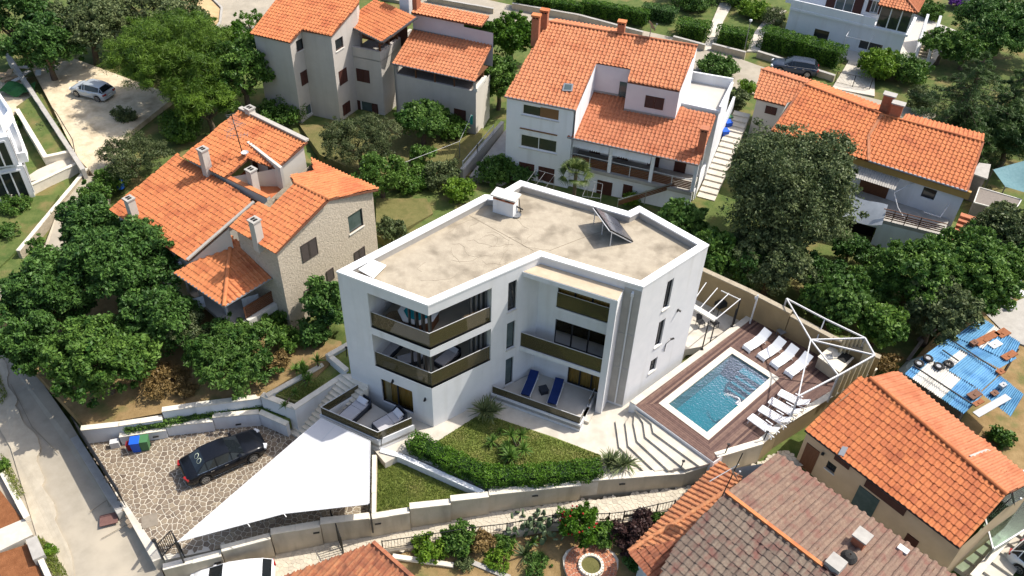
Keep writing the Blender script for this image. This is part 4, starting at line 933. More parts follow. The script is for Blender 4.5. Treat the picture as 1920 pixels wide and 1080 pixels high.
# back slope seen over the ridge
d = (rA[6]-rA[7]).normalized(); h = Vector((-d.y, d.x, 0)); h = h if h.y > 0 else -h
pAb = Plane(tuple(rA[7]+h*2.6-V3(0, 0, .85)), tuple(rA[6]+h*2.6-V3(0, 0, .85)), 0, .33, tuple(rA[7])); L_ = (rA[6]-rA[7]).length
roof(nh, pAb, [tuple(rA[7]+h*2.6-V3(0, 0, .86)), tuple(rA[7]+d*L_*.46+h*2.6-V3(0, 0, .86)), tuple(rA[7]+d*L_*.46), tuple(rA[7])], 'tile_light', .33, .37)
fl = [rA[0], rA[1], rA[2], rA[6]+(rA[2]-rA[6])*.0]
backL = rA[7]+h*2.6-V3(0, 0, .86)
wn = walls_under(nh, [rA[0], rA[1], rA[2]+(rA[2]-rA[1])*.02, rA[7]+d*L_*.46, rA[7]], -1.2, 'house_white', .16, {0: [(*CZ((143, 507))[0], *CZ((343, 608))[0], 'plain', dict(glass='dark_glass', fw=.11)), (*CZ((132, 672))[0], *CZ((332, 786))[0], 'plain', dict(glass='dark_glass', fw=.11)),
      (*CZ((127, 826))[0], *CZ((206, 925))[0], 'shut'), (*CZ((233, 850))[0], *CZ((316, 945))[0], 'shut')]})
w0 = wn[0]; b = MB(); r = w0.rect(*CZ((132, 638))[0], *CZ((335, 698))[0]); w0.rbox(b, r[0], r[1], r[2]+.25, r[3], .004, .12); r = w0.rect(*CZ((243, 520))[0], *CZ((343, 607))[0]); w0.rbox(b, r[0], r[1]-.06, r[2]+.08, r[3]-.08, -.09, -.06); b.build('roller_blind', 'brown_blind', nh)
gutter(nh, rA[0], rA[1], .07)
sk = pA.px(*CZ((390, 425))[0]); b = MB()
c = [pA.px(*q) for q in CZ((362, 445), (418, 448), (424, 408), (372, 404))]; b.add([q+pA.n*.16 for q in c]+[q-pA.n*.05 for q in c], [(0, 1, 2, 3), (0, 1, 5, 4), (1, 2, 6, 5), (2, 3, 7, 6), (3, 0, 4, 7)]); s_ = b.build('skylight', 'metal_grey', nh)
cc = sum(c, Vector())/4; MB().poly([cc+(q-cc)*.72+pA.n*.165 for q in c]).build('pane', 'green_glass', s_)
# balcony roof
pB = Plane((1063.6, 256.3), (1310, 309.4), 4.45, .33, (1200, 200))
rB = roof(nh, pB, CZ((390, 692), (1110, 846), (1207, 576), (1000, 525), (968, 585), (712, 535), (722, 475), (520, 428)), 'tile_light', .33, .37)
gutter(nh, rB[0], rB[1], .07)
# step wall between the roofs and dormer walls
ws = Wall(rA[1]+V3(.05, 0, 0), rA[2]); b = MB(); b.poly([ws.at(-.0, rB[0].z-.3), ws.at(ws.L, rB[7].z-.6), ws.at(ws.L, rA[2].z-.03), ws.at(0, rA[1].z-.05)]); b.build('step_wall', 'house_white', nh)
wd1 = Wall(rA[2], rA[3]); wd2 = Wall(rA[4], rA[5]); wd3 = Wall(rA[5], rA[6]); wd0 = Wall(rA[3], rA[4]); b = MB()
zz = rB[7].z-.6
wd1.mesh(b, zz, rA[2].z-.06, .1); wd0.mesh(b, zz, rA[4].z-.05, .1)
e = wd2.rect(*CZ((820, 462))[0], *CZ((913, 545))[0]); wd2.mesh(b, rB[5].z-.3, rA[4].z-.1, .1); b.build('dormer_wall', 'house_lilac', nh); window(wd2, e, nh, 'shut')
b = MB(); b.poly([wd3.at(0, zz-3), wd3.at(wd3.L, zz-3), wd3.at(wd3.L, rA[6].z-.06), wd3.at(0, rA[5].z-.06)]); b.build('gable_wall', 'house_white', nh)
b = MB(); u = wd1.L; wd1.rbox(b, u*.74, u-.02, rB[6].z-.1, rB[6].z+1.35, .004, .05); b.build('dormer_door', 'green_glass', nh)
b = MB(); wd1.rbox(b, 0, u, rB[7].z-.02, rB[7].z+.14, .0, .05); wd2.rbox(b, 0, wd2.L, rB[5].z-.02, rB[5].z+.14, .0, .05); b.build('flashing', 'metal_grey', nh)
# flat terrace on the right
t0 = [P(*q, rB[3].z-.1) for q in CZ((1000, 512), (1220, 562), (1288, 425), (1060, 385))]; tzf = rB[3].z-.1
MB().prism([(q.x, q.y) for q in t0], -1, tzf).build('side_block', 'house_white', nh); MB().prism(offset_poly([(q.x, q.y) for q in t0], .12), tzf, tzf+.03).build('terrace_floor', 'terrace_tile', nh)
b = MB(); b.beam(t0[0]+V3(0, 0, .12), t0[1]+V3(0, 0, .12), .18, .24); b.beam(t0[1]+V3(0, 0, .3), t0[2]+V3(0, 0, .3), .18, .6); b.beam(t0[2]+V3(0, 0, .45), t0[3]+V3(0, 0, .45), .18, .9); b.build('terrace_wall', 'house_white', nh)
# covered balcony: slab, columns, railing, awnings, back wall
zb = 1.75; f0, f1 = rB[0]+V3(.1, .1, 0), rB[1]; wb = Wall(f0, f1, -.25); dep = -2.4
b = MB(); wb.rbox(b, 0, wb.L-.1, zb-.3, zb, dep, .12); b.build('balcony_slab', 'concrete', nh)
b = MB(); wb.rbox(b, 0, wb.L, -1.2, 4.6, dep-.2, dep); wb.rbox(b, .05, wb.L-.1, -1.2, zb-.301, -.35, -.1); b.build('wall', 'house_white', nh)
for u in (.02, .335, .66, .985):
    b = MB(); c = wb.L*u; wb.rbox(b, c-.14, c+.14, zb, 4.35, -.3, -.02); b.build('column', 'house_white', nh)
for i, (a, c) in enumerate(((.02, .335), (.335, .66), (.66, .985))):
    a, c = a*wb.L+.16, c*wb.L-.16; b = MB(); 
    for k in range(5): wb.rbox(b, a, c, zb+.1+k*.15, zb+.21+k*.15, -.14, -.11)
    rl = b.build('balcony_railing', 'wood_brown', nh); b = MB(); wb.rbox(b, a, c, zb+.98, zb+1.03, -.15, -.09); wb.rbox(b, (a+c)/2-.03, (a+c)/2+.03, zb, zb+.98, -.10, -.06); b.build('handrail', 'white_metal', rl)
    if i < 2:
        b = MB(); n = 16
        for k in range(n):
            p, q = a+(c-a)*k/n, a+(c-a)*(k+1)/n; b.poly([wb.at(p, 4.22, -.05), wb.at(q, 4.22, -.05), wb.at(q, 3.62, .18), wb.at((p+q)/2, 3.5, .2), wb.at(p, 3.62, .18)])
        b.build('awning', 'white_render', nh)
b = MB()
for u in (1.2, 3.6, 6.2, 8.4): wb.rbox(b, u, u+.95, zb, zb+2.1, dep+.003, dep+.05)
b.build('balcony_door', 'brown_shutter', nh)
b = MB(); r1, r2 = wb.rect(*CZ((555, 928))[0], *CZ((625, 1045))[0]), wb.rect(*CZ((697, 952))[0], *CZ((737, 1035))[0])
for r in (r1, r2): wb.rbox(b, r[0], r[1], max(r[2], -.9), r[3], -.098, -.05)
b.build('ground_door', 'brown_shutter', nh)
# chimneys and dish on this roof
nu = math.atan2(d.y, d.x)
for x, y, t in ((215, 160, 20), (262, 100, -8)):
    q = pA.px(*CZ((x, y))[0]); chim(nh, *CZ((x, y))[0], q.z-.1, CZ((0, t))[0][1], .62, .5, nu, 'chimney_red', .16, 'chimney_red', 'tile_orange')
q = pA.px(*CZ((683, 128))[0]); chim(nh, *CZ((683, 128))[0], q.z-.1, CZ((0, 55))[0][1], .6, .5, nu, 'chimney_red', .12, 'chimney_red', 'tile_orange')
q = pB.px(*CZ((1118, 775))[0]); chim(nh, *CZ((1118, 775))[0], q.z-.1, CZ((0, 640))[0][1], .55, .6, nu, 'chimney_red', .12, 'chimney_red', 'chimney_red')
q = pA.px(*CZ((840, 150))[0]); t = thing('satellite_dish', 'large pale satellite dish on the ridge of the white house', 'satellite dish', q)
b = MB().tube(q-V3(0, 0, .1), q+V3(0, 0, 1.0), .035); b.build('mast', 'metal_grey', t)
def dish(parent, c, r, face, m='metal_grey'):
    f = Vector(face).normalized(); a = f.cross(Vector((0, 0, 1))).normalized(); u = a.cross(f); b = MB(); n = 18; rings = [(0, 0), (.5, .04), (1, .16)]; vs = []
    for s, o in rings: vs += [c+(a*math.cos(2*math.pi*i/n)+u*math.sin(2*math.pi*i/n))*(r*s)+f*(o*r*1.3) for i in range(n)]
    b.add(vs, [(k*n+i, k*n+(i+1) % n, (k+1)*n+(i+1) % n, (k+1)*n+i) for k in range(2) for i in range(n)]); b.build('reflector', m, parent, smooth=True)
    b = MB(); e = c+f*r*1.0-u*r*.25; b.tube(c-u*r*.9+f*.2*r, e, .02); b.box(e, (.1, .1, .1)); b.build('feed_arm', 'metal_grey', parent)
dish(t, q+V3(0, 0, 1.0), .5, (.8, .3, .45))

# --- long tiled house on the right
EZ = lambda *l: Z3(l, 3, 1280, 0)
eh = thing('long_house', 'long low house with bright orange roof and white terrace at the right', 'house', P(1720, 420, -.5))
pA = Plane((1636.7, 303.3), (1813, 358), 4.9, .30, (1700, 200))
rA = roof(eh, pA, EZ((501, 735), (1043, 903), (1120, 645), (690, 478)), 'tile_rich', .34, .40, ridge=((3, 2),))
rA2 = roof(eh, pA, EZ((1045, 905), (1600, 1077), (1690, 800), (1120, 648), (1045, 770)), 'tile_rich', .34, .40, ridge=((3, 2),))
d = (rA2[2]-rA2[3]).normalized(); h = Vector((-d.y, d.x, 0)); h = h if h.y > 0 else -h
for a, c in ((rA[3], rA[2]), (rA2[3]+d*1.6, rA2[2])):
    e0, e1 = a+h*3.2-V3(0, 0, .97), c+h*3.2-V3(0, 0, .97); pb = Plane(tuple(e0), tuple(e1), 0, .30, tuple(a)); roof(eh, pb, [tuple(e0), tuple(e1), tuple(c), tuple(a)], 'tile_rich', .34, .40)
b = MB(); b.beam(rA2[3]+V3(0, 0, .05), rA2[4]+V3(0, 0, .05), .22, .16); b.beam(rA2[4]+V3(0, 0, .05), rA2[0]+V3(0, 0, .05), .22, .16); b.build('roof_step', 'tile_redbrown', eh)
b = MB(); b.beam(rA2[1], rA2[2], .16, .12); b.beam(rA[3], rA[0], .16, .12); b.build('verge', 'tile_redbrown', eh)
eu = math.atan2(d.y, d.x)
we = Wall(rA[0]-(rA2[2]-rA2[1])*0, rA2[1], -.45); uo = we.uz(1612, 330)[0]; b = MB(); holes = [we.rect(1733, 350, 1750, 376)]
we.mesh(b, -1.2, 4.8, .15, holes); wend = Wall(we.at(we.L, 0), we.at(we.L, 0)+h*6.4); b.poly([wend.at(0, -1.2), wend.at(wend.L, -1.2), wend.at(wend.L, 4.75), wend.at(wend.L/2, 5.9), wend.at(0, 4.75)])
we_l = Wall(we.at(0, 0)+h*6.0, we.at(0, 0)); b.poly([we_l.at(0, -1), we_l.at(we_l.L, -1), we_l.at(we_l.L, 4.7), we_l.at(we_l.L/2, 5.8), we_l.at(0, 4.7)]); b.build('wall', 'house_white', eh)
window(we, holes[0], eh, 'plain', frame='dark_frame', bars=0, sill=False)
b = MB(); we.rbox(b, 0, we.L+.3, 4.15, 4.78, .004, .28); b.build('fascia', 'ochre', eh); gutter(eh, rA2[0], rA2[1], .08)
for (x, y, t) in ((1140, 610, 528), (1187, 662, 578)):
    q = pA.px(*EZ((x, y))[0]); chim(eh, *EZ((x, y))[0], q.z-.15, EZ((0, t))[0][1], .85, .6, eu, 'chimney_red', .1, None, 'concrete')
# smaller left roof
pL = Plane(EZ((400, 550))[0], EZ((560, 590))[0], 3.9, .30, (1480, 150)); rL = roof(eh, pL, EZ((400, 550), (600, 600), (692, 470), (440, 392)), 'tile_light', .33, .37, ridge=((3, 2),))
e0, e1 = rL[3]+h*2.4-V3(0, 0, .75), rL[2]+h*2.4-V3(0, 0, .75); pb = Plane(tuple(e0), tuple(e1), 0, .3, tuple(rL[3])); roof(eh, pb, [tuple(e0), tuple(e1), tuple(rL[2]), tuple(rL[3])], 'tile_light', .33, .37)
wl = walls_under(eh, [rL[0], rL[1], e1, e0], -1.2, 'house_cream', .25, {0: [(*EZ((470, 592))[0], *EZ((523, 650))[0], 'shut')]})
# upper terrace over the garage, tarpaulin, awning frame, steps
tzz = 1.9; tf = [P(*q, tzz) for q in Z3([(240, 420), (640, 540), (1080, 590), (1180, 380), (600, 160)], 4.908, 1560, 300)]
tq = [we.at(uo-.4, 0, .0), we.at(uo-.4, 0, 3.6), we.at(we.L-.3, 0, 2.4), we.at(we.L-.3, 0, .0)]
b = MB(); b.prism([(q.x, q.y) for q in tq], tzz-.3, tzz); b.build('terrace_slab', 'concrete', eh)
wt = Wall(tq[1], tq[2]); b = MB(); wt.mesh(b, -1.3, tzz-.301, .25, [(.5, 3.2, -1.3, 1.1)]); b.build('garage_wall', 'house_white', eh)
b = MB(); wt.rbox(b, .5, 3.2, -1.2, 1.1, -1.2, -1.1); b.build('garage_door', 'black_void', eh)  # black sheet stands in for the shade inside the open garage
b = MB(); 
for u in (.6, 1.5, 2.5): wt.rbox(b, 3.4+u, 3.46+u, tzz, tzz+1.0, -.1, -.04)
wt.rbox(b, 3.2, wt.L, tzz+.95, tzz+1.0, -.1, -.04)
for k in range(4): wt.rbox(b, 3.4, wt.L-.1, tzz+.15+k*.17, tzz+.24+k*.17, -.09, -.07)
b.build('terrace_railing', 'wood_brown', eh)
b = MB(); nx_, ny_ = 10, 6; A = wt.at(.1, 3.0, -.5); B = wt.at(3.4, 3.0, -.5); vs = []
for j in range(ny_+1):
    for i in range(nx_+1):
        s, t = i/nx_, j/ny_; p = A.lerp(B, s); p = p+wt.n*(1.1*t)+V3(0, 0, -1.15*t-.35*math.sin(math.pi*s)*t+.05*math.sin(9*s+4*t)); vs.append(p)
b.add(vs, [(j*(nx_+1)+i, j*(nx_+1)+i+1, (j+1)*(nx_+1)+i+1, (j+1)*(nx_+1)+i) for j in range(ny_) for i in range(nx_)])
tag(b.build('tarpaulin', 'canvas_grey', smooth=True), 'sagging grey tarpaulin hung over the terrace rail of the long house', 'tarpaulin')
b = MB(); n = 18; U0, U1 = uo-.3, uo+2.9
for k in range(n): u = U0+(U1-U0)*k/n; st = (U1-U0)/n; b.add([we.at(u, 4.1, .3), we.at(u+st*.5, 4.14, .3), we.at(u+st, 4.1, .3), we.at(u, 3.75, 1.5), we.at(u+st*.5, 3.79, 1.5), we.at(u+st, 3.75, 1.5)], [(0, 1, 4, 3), (1, 2, 5, 4)])
b.build('corrugated_awning', 'concrete', eh)
b = MB(); b.path([we.at(uo+3.9, 4.0, .05), we.at(uo+2.9, 3.4, 1.3), we.at(uo+3.6, 2.6, 1.9), we.at(uo+4.4, 2.0, 2.2)], .04); b.build('awning_frame', 'white_metal', eh); b = MB(); b.path([we.at(uo+5.4, tzz+.9, 1.6), we.at(uo+6.6, tzz+.9, 1.6), we.at(uo+6.8, tzz+1.4, .2)], .04); b.build('awning_frame', 'white_metal', eh)
b = MB(); we.rbox(b, uo+.2, uo+2.4, tzz, 3.9, .003, .05); b.build('terrace_door', 'wood_brown', eh)
b = MB()
for k in range(6): we.rbox(b, we.L+.3, we.L+1.7, tzz-.25-k*.2, tzz-.05-k*.2, -1.6+k*.42, -1.1+k*.42)
b.build('stairs', 'chimney_red', eh)

# --- white terraced house, top right
QZ = lambda *l: Z3(l, 3, 1280, 0)
ne = thing('corner_house', 'white house with glazed balcony corner and small tiled roof at the top right', 'house', P(1600, 90, -.9))
g0 = -.9; fA, fB = P(*QZ((570, 190))[0], g0), P(*QZ((1205, 345))[0], g0); wg = Wall(fA, fB); zt = 2.0
b = MB(); o1 = wg.rect(*QZ((745, 160))[0], *QZ((810, 238))[0]); o2 = wg.rect(*QZ((1000, 225))[0], *QZ((1112, 300))[0]); wg.mesh(b, g0-.5, zt, .2, [o1, o2])
we2 = Wall(fB, fB+V3(1.6, 7, 0)); we2.mesh(b, g0-.5, zt, .2); b.build('ground_wall', 'house_white', ne)
for o in (o1, o2):
    b = MB(); wg.rbox(b, o[0], o[1], o[2], o[3], -.19, -.14); b.build('ground_door', 'dark_glass', ne)
bp = [wg.at(0, 0, .25), wg.at(wg.L+.2, 0, .25), wg.at(wg.L+.2, 0, -5), wg.at(0, 0, -5)]
MB().prism([(q.x, q.y) for q in bp], zt, zt+.25).build('balcony_slab', 'house_white', ne)
wu = Wall(wg.at(0, 0, -1.5), wg.at(wg.L*.74, 0, -1.5)); b = MB(); hs = [wu.rect(*QZ((840, 0))[0], *QZ((940, 85))[0]), wu.rect(*QZ((1020, 35))[0], *QZ((1045, 75))[0])]
hs = [(4.3, 6.2, zt+.25, zt+2.4), (8.0, 8.8, zt+1.0, zt+2.3)]
wu.mesh(b, zt, 5.6, .2, hs, u0=-1); wg.rbox(b, 0, wg.L*.73, zt+.251, zt+1.15, .05, .2); b.build('wall', 'house_white', ne)
for h_ in hs: window(wu, h_, ne, 'open', glass='green_glass')
wc = Wall(wg.at(wg.L*.74, 0, .1), wg.at(wg.L, 0, .1)); wcs = Wall(wg.at(wg.L, 0, .1), wg.at(wg.L, 0, .1)+wg.n*-3.4); f = MB()
for w_ in (wc, wcs):
    for k in range(4): u = w_.L*k/3; w_.rbox(f, max(0, u-.06), min(w_.L, u+.06), zt+.25, 4.7, -.1, 0)
    w_.rbox(f, 0, w_.L, zt+.251, zt+.36, -.09, .001); w_.rbox(f, 0, w_.L, 4.6, 4.75, -.09, .001)
fr = f.build('glazed_porch', 'white_frame', ne); g = MB()
for w_ in (wc, wcs): g.quad(w_.at(0, zt+.3, -.05), w_.at(w_.L, zt+.3, -.05), w_.at(w_.L, 4.7, -.05), w_.at(0, 4.7, -.05))
g.build('pane', 'dark_glass', fr)
ez = 4.75; e0, e1, e2, e3 = wc.at(-.4, ez, .4), wc.at(wc.L+.4, ez, .4), wcs.at(wcs.L, ez, .4)+wg.u*0, wc.at(-.4, ez, -3.4); tp_ = (e0+e2)/2+V3(-.2, .6, .95)
for A, B in ((e0, e1), (e1, e2)):
    pp = Plane(tuple(A), tuple(B), 0, .38, tuple(tp_)); roof(ne, pp, [tuple(A), tuple(B), tuple(tp_)] if A is e1 else [tuple(A), tuple(B), tuple(tp_), tuple((e0+e3)/2+V3(0, 0, .7))], 'tile_light', .33, .37)
caps(ne, e1+V3(0, 0, .08), tp_+V3(0, 0, .05), 'tile_light')
b = MB()
for k in range(9): c = P(*QZ((1345, 320))[0], g0); b.box((c.x+.3+k*.16, c.y+k*.34, g0+.1+k*.19), (1.3, .34, .19+.0), -.35)
b.build('stairs', 'dry_stone', ne)
b = MB(); c = P(*QZ((1300, 330))[0], g0); b.prism([(c.x, c.y), (c.x+.25, c.y-.1), (c.x+2.2, c.y+4.6), (c.x+1.95, c.y+4.7)], g0-.5, [g0+.4, g0+.4, 2.2, 2.2]); c = P(*QZ((1370, 345))[0], g0); b.prism([(c.x, c.y), (c.x+.25, c.y-.1), (c.x+2.2, c.y+4.6), (c.x+1.95, c.y+4.7)], g0-.5, [g0+.5, g0+.5, 2.3, 2.3]); b.build('stair_wall', 'house_white', ne)
b = MB(); b.path([wg.at(wg.L*.55, g0, 2.2), wg.at(wg.L*.55, 1.4, 2.2), wg.at(wg.L*.75, 1.4, 2.2), wg.at(wg.L*.75, g0, 2.2)], .04); b.path([wg.at(wg.L*.55, 1.4, 2.2), wg.at(wg.L*.55, 1.4, .2)], .04); b.path([wg.at(wg.L*.75, 1.4, 2.2), wg.at(wg.L*.75, 1.4, .2)], .04); b.build('pergola_frame', 'white_metal', ne)

# --- beige house with the big orange roof, lower right
RZ = lambda *l: Z3(l, 3, 1280, 720)
rh = thing('beige_house', 'beige house under a broad orange tiled roof beside the pool wall', 'house', P(1700, 920, -.9))
pA = Plane(RZ((690, 258))[0], RZ((1560, 922))[0], 2.3, .33, (1750, 800))
rA = roof(rh, pA, RZ((690, 258), (1560, 922), (1822, 622), (1052, -30), (985, -38)), 'tile_rich', .34, .42, singles=300)
d = (rA[2]-rA[3]).normalized(); h = Vector((-d.y, d.x, 0)); h = h if h.x > 0 else -h; W_ = 3.0
e0, e1 = rA[3]+h*W_-V3(0, 0, W_*.33), rA[2]+h*W_-V3(0, 0, W_*.33); pb = Plane(tuple(e0), tuple(e1), 0, .33, tuple(rA[3])); rb = roof(rh, pb, [tuple(e0), tuple(e1), tuple(rA[2]), tuple(rA[3])], 'tile_light', .34, .42)
caps(rh, rA[3]+V3(0, 0, .05), rA[2]+V3(0, 0, .05), 'tile_rich', .14)
wins = {0: []}
wr = Wall(rA[0], rA[1], -.35); b = MB(); E = [wr.rect(*RZ((637, 395))[0], *RZ((712, 470))[0]), wr.rect(*RZ((752, 425))[0], *RZ((792, 470))[0]), wr.rect(*RZ((780, 345))[0], *RZ((830, 400))[0]), wr.rect(*RZ((965, 620))[0], *RZ((1060, 730))[0]), wr.rect(*RZ((1030, 565))[0], *RZ((1200, 715))[0]), wr.rect(*RZ((1172, 795))[0], *RZ((1230, 845))[0])]
E[1] = (1.75, 2.35, .35, 1.0); wr.mesh(b, -2.5, 2.2, .2, [E[1]]); wl_ = Wall(wr.at(0, 0)+h*5.2, wr.at(0, 0)); b.poly([wl_.at(0, -2.5), wl_.at(wl_.L, -2.5), wl_.at(wl_.L, 2.15), wl_.at(2.4, rA[3].z-.25), wl_.at(0, rA[3].z-1)])
wq = Wall(wr.at(wr.L, 0), wr.at(wr.L, 0)+h*5.2); b.poly([wq.at(0, -2.5), wq.at(wq.L, -2.5), wq.at(wq.L, rA[3].z-1.2), wq.at(wq.L*.55, rA[2].z-.25), wq.at(0, 2.15)]); b.build('wall', 'house_beige', rh)
window(wr, E[1], rh, frame='dark_frame', bars=0)
for k, (u0, u1, z0, z1) in ((0, (.25, 1.15, -.9, 1.15)), (2, (2.0, 3.0, 1.45, 2.0)), (5, (7.2, 7.9, -.6, .3))):
    b = MB(); wr.rbox(b, u0, u1, z0, z1, .003, .05); b.build('door' if k == 0 else 'shutter', 'wood_brown' if k == 0 else 'brown_shutter', rh)
b = MB(); wr.rbox(b, 4.1, 6.6, 1.2, 1.95, .003, .06); b.build('shutter', 'brown_shutter', rh); b = MB(); wr.rbox(b, 3.9, 5.2, -.7, 1.0, .003, .05); b.build('glass_door', 'green_glass', rh)
gutter(rh, rA[0]+V3(0, 0, -.06), rA[1]+V3(0, 0, -.06), .07, 'dark_frame')
b = MB(); p = wr.at(1.35, 1.25, .1); b.lathe([(.02, -.1), (.09, -.05), (.09, .08), (.02, .14)], p, 10); b.build('wall_lantern', 'black_metal', rh)
b = MB(); c = [pA.px(*q) for q in RZ((872, 402), (905, 412), (930, 362), (898, 355))]; b.add([q+pA.n*.14 for q in c]+[q for q in c], [(0, 1, 2, 3), (0, 1, 5, 4), (1, 2, 6, 5), (2, 3, 7, 6), (3, 0, 4, 7)]); b.build('roof_vent', 'metal_grey', rh)
b = MB(); c = [pb.px(*q) for q in RZ((1605, 408), (1620, 420), (1735, 378), (1700, 372))]; b.poly([q+pb.n*.1 for q in c]); b.build('mortar_patch', 'concrete', rh)
q = P(*RZ((1850, 640))[0], 3.4); t = thing('satellite_dish', 'grey satellite dish on the right gable of the beige house', 'satellite dish', q-V3(0, 0, 1.0)); MB().tube(q-V3(.3, 0, 1.3), q, .03).build('mast', 'metal_grey', t); dish(t, q, .42, (.9, -.2, .4))

# --- old house with weathered tiles at the bottom right
mh = thing('weathered_house', 'old house with lichen stained weathered roof tiles in the lower right corner', 'house', P(1480, 1020, -1.3))
pU = Plane(RZ((530, 392))[0], RZ((1500, 1066))[0], 1.7, .26, (1440, 1000)); 
rU = roof(mh, pU, RZ((530, 392), (1520, 1080), (1640, 1180), (1180, 1330), (785, 1028), (242, 612)), 'tile_old', .50, .42, singles=280, ht=1.9)
d = (rU[4]-rU[5]).normalized(); h = Vector((-d.y, d.x, 0)); h = h if h.x < 0 else -h
rid0, rid1 = rU[5], rU[4]+d*2.5; e0, e1 = rid0+h*5-V3(0, 0, 1.5), rid1+h*5-V3(0, 0, 1.5); pl = Plane(tuple(e0), tuple(e1), 0, .30, tuple(rid0))
lp_ = pl.pts(RZ((242, 612), (200, 655), (-40, 900), (-140, 1090), (-160, 1300), (900, 1300)))+[rid1]
rL = roof(mh, pl, [tuple(q) for q in [rid0]+lp_[1:]], 'tile_mossy', .44, .42, singles=280, ht=1.4)
b = MB(); b.beam(rid0+V3(0, 0, .08), rU[4]+V3(0, 0, .08), .20, .16); b.build('ridge_band', 'tile_orange', mh)
hc = pl.px(*RZ((-318, 955))[0]); z0 = .35
ho = [P(*q, z0+k) for q, k in zip(RZ((-305, 945), (210, 440), (330, 525), (242, 600)), (0, .0, .35, 1.0))]
hr = rU[5]; po = Plane(tuple(P(*RZ((-305, 945))[0], .5)), tuple(P(*RZ((205, 435))[0], .5)), 0, .33, tuple(hr))
ro = roof(mh, po, [tuple(po.a), tuple(po.b), tuple(po.px(*RZ((335, 530))[0])), tuple(po.px(*RZ((242, 608))[0])), tuple(po.px(*RZ((-15, 885))[0]))], 'tile_redbrown', .36, .44, ht=1.5)
b = MB(); caps(mh, ro[0]+V3(0, 0, .06), ro[3]+V3(0, 0, .06), 'tile_redbrown', .13)
ph = Plane(tuple(ro[0]), tuple(ro[0]+V3(1.6, -2.4, 0)), 0, .33, tuple(hr)); roof(mh, ph, [tuple(ro[0]), tuple(ro[0]+V3(1.9, -2.85, 0)), tuple(ph.px(*RZ((-60, 1060))[0])), tuple(ro[4])], 'tile_redbrown', .36, .44, ht=1.5)
wk = [rU[0], rU[1], rU[2], e1, Vector((ro[0].x, ro[0].y, .5)), Vector((ro[1].x, ro[1].y, .5))]
walls_under(mh, [q.copy() for q in wk], -3.2, 'house_white', .5)
c = pU.px(*RZ((985, 905))[0]); cu = math.atan2(d.y, d.x); o = boxchim(mh, c-V3(0, 0, .5), cu, .65, .65, 1.3, 'chimney_red', .10, None, capm='concrete')
b = MB(); c2 = pU.px(*RZ((930, 985))[0]); b.lathe([(.36, 0), (.42, .2), (.25, .4), (.05, .45)], c2, 12); b.build('chimney_cowl', 'rubber', mh)
b = MB(); c3 = pU.px(*RZ((1235, 940))[0]); b.box(c3+V3(0, 0, .12), (.55, .35, .2), cu); b.build('roof_vent', 'white_metal', mh)
b = MB(); c4 = pU.px(*RZ((850, 1030))[0]); b.box(c4+V3(0, 0, .2), (.8, .8, .6), cu); b.build('roof_hatch', 'concrete', mh)
q = pl.px(*RZ((215, 640))[0]); t = thing('aerial', 'dark aerial mast with small dish on the weathered roof ridge', 'aerial', q); MB().tube(q-V3(0, 0, .2), q+V3(.5, .3, 3.4), .03).build('mast', 'black_metal', t); dish(t, q+V3(.3, .2, 1.8), .38, (.7, .2, .3))
b = MB(); b.beam(q+V3(-1.0, -.4, 1.9), q+V3(.5, .3, 2.5), .03, .03); b.build('antenna', 'white_metal', t)
# --- red tiled roof corner at the bottom
bh = thing('garage_house', 'small outbuilding with red brown tiled roof at the bottom edge', 'house', P(650, 1060, -2.2))
e0, e1 = P(520, 1084, .0), P(700, 1018, .0)
pR = Plane((700, 1018), (772, 1082), .6, -.30, (560, 1100)); rr = roof(bh, pR, [(700, 1018), (790, 1098), (700, 1180), (480, 1180), (500, 1092)], 'tile_redbrown', .36, .44, singles=300)
b = MB(); b.beam(rr[0]+V3(0, 0, .08), rr[1]+V3(0, 0, .08), .2, .14); b.build('verge', 'tile_redbrown', bh)
walls_under(bh, rr, -3.5, 'house_white', .3)

# --- pale modern house at the left edge
mo = thing('modern_house', 'pale modern house with stepped glazed balconies at the left edge', 'house', P(20, 330, -.5))
pl3 = lambda z, l: [(q.x, q.y) for q in (P(x, y, z) for x, y in l)]
s1, s2 = pl3(2.6, [(-70, 332), (42, 310), (18, 236), (-90, 262)]), pl3(5.4, [(-90, 272), (14, 256), (-2, 206), (-90, 218)])
b1, b2 = pl3(2.6, [(-70, 326), (54, 303), (52, 286), (28, 226), (-90, 252)]), pl3(5.4, [(-90, 264), (8, 250), (28, 224), (4, 188), (-90, 202)])
for s_, b_, z0, z1 in ((s1, b1, -1.0, 2.6), (s2, b2, 2.85, 5.4)):
    MB().prism(s_, z0, z1).build('storey', 'house_white', mo); MB().prism(b_, z1, z1+.25).build('balcony_slab', 'white_coping', mo); ib = offset_poly(b_, .18); n = len(b_)
    for i in range(n-2):
        j = i+1; MB().prism([b_[i], b_[j], ib[j], ib[i]], z1+.25, z1+.85).build('parapet', 'white_coping', mo)
    for i in (0, 1):
        wm = Wall(s_[i], s_[i+1]); u0, u1 = (wm.L*.25, wm.L-.3) if i == 0 else (.3, wm.L*.6); zz0 = max(z0, -.3)+.15; b = MB(); wm.rbox(b, u0, u1, zz0, z1-.3, .003, .04); fr = b.build('glazing', 'dark_glass', mo); b = MB()
        for k in range(5): u = u0+(u1-u0)*k/4; wm.rbox(b, u-.05, u+.05, zz0, z1-.3, .041, .1)
        wm.rbox(b, u0, u1, z1-.38, z1-.25, .042, .11); b.build('glazing_bar', 'white_frame', fr)
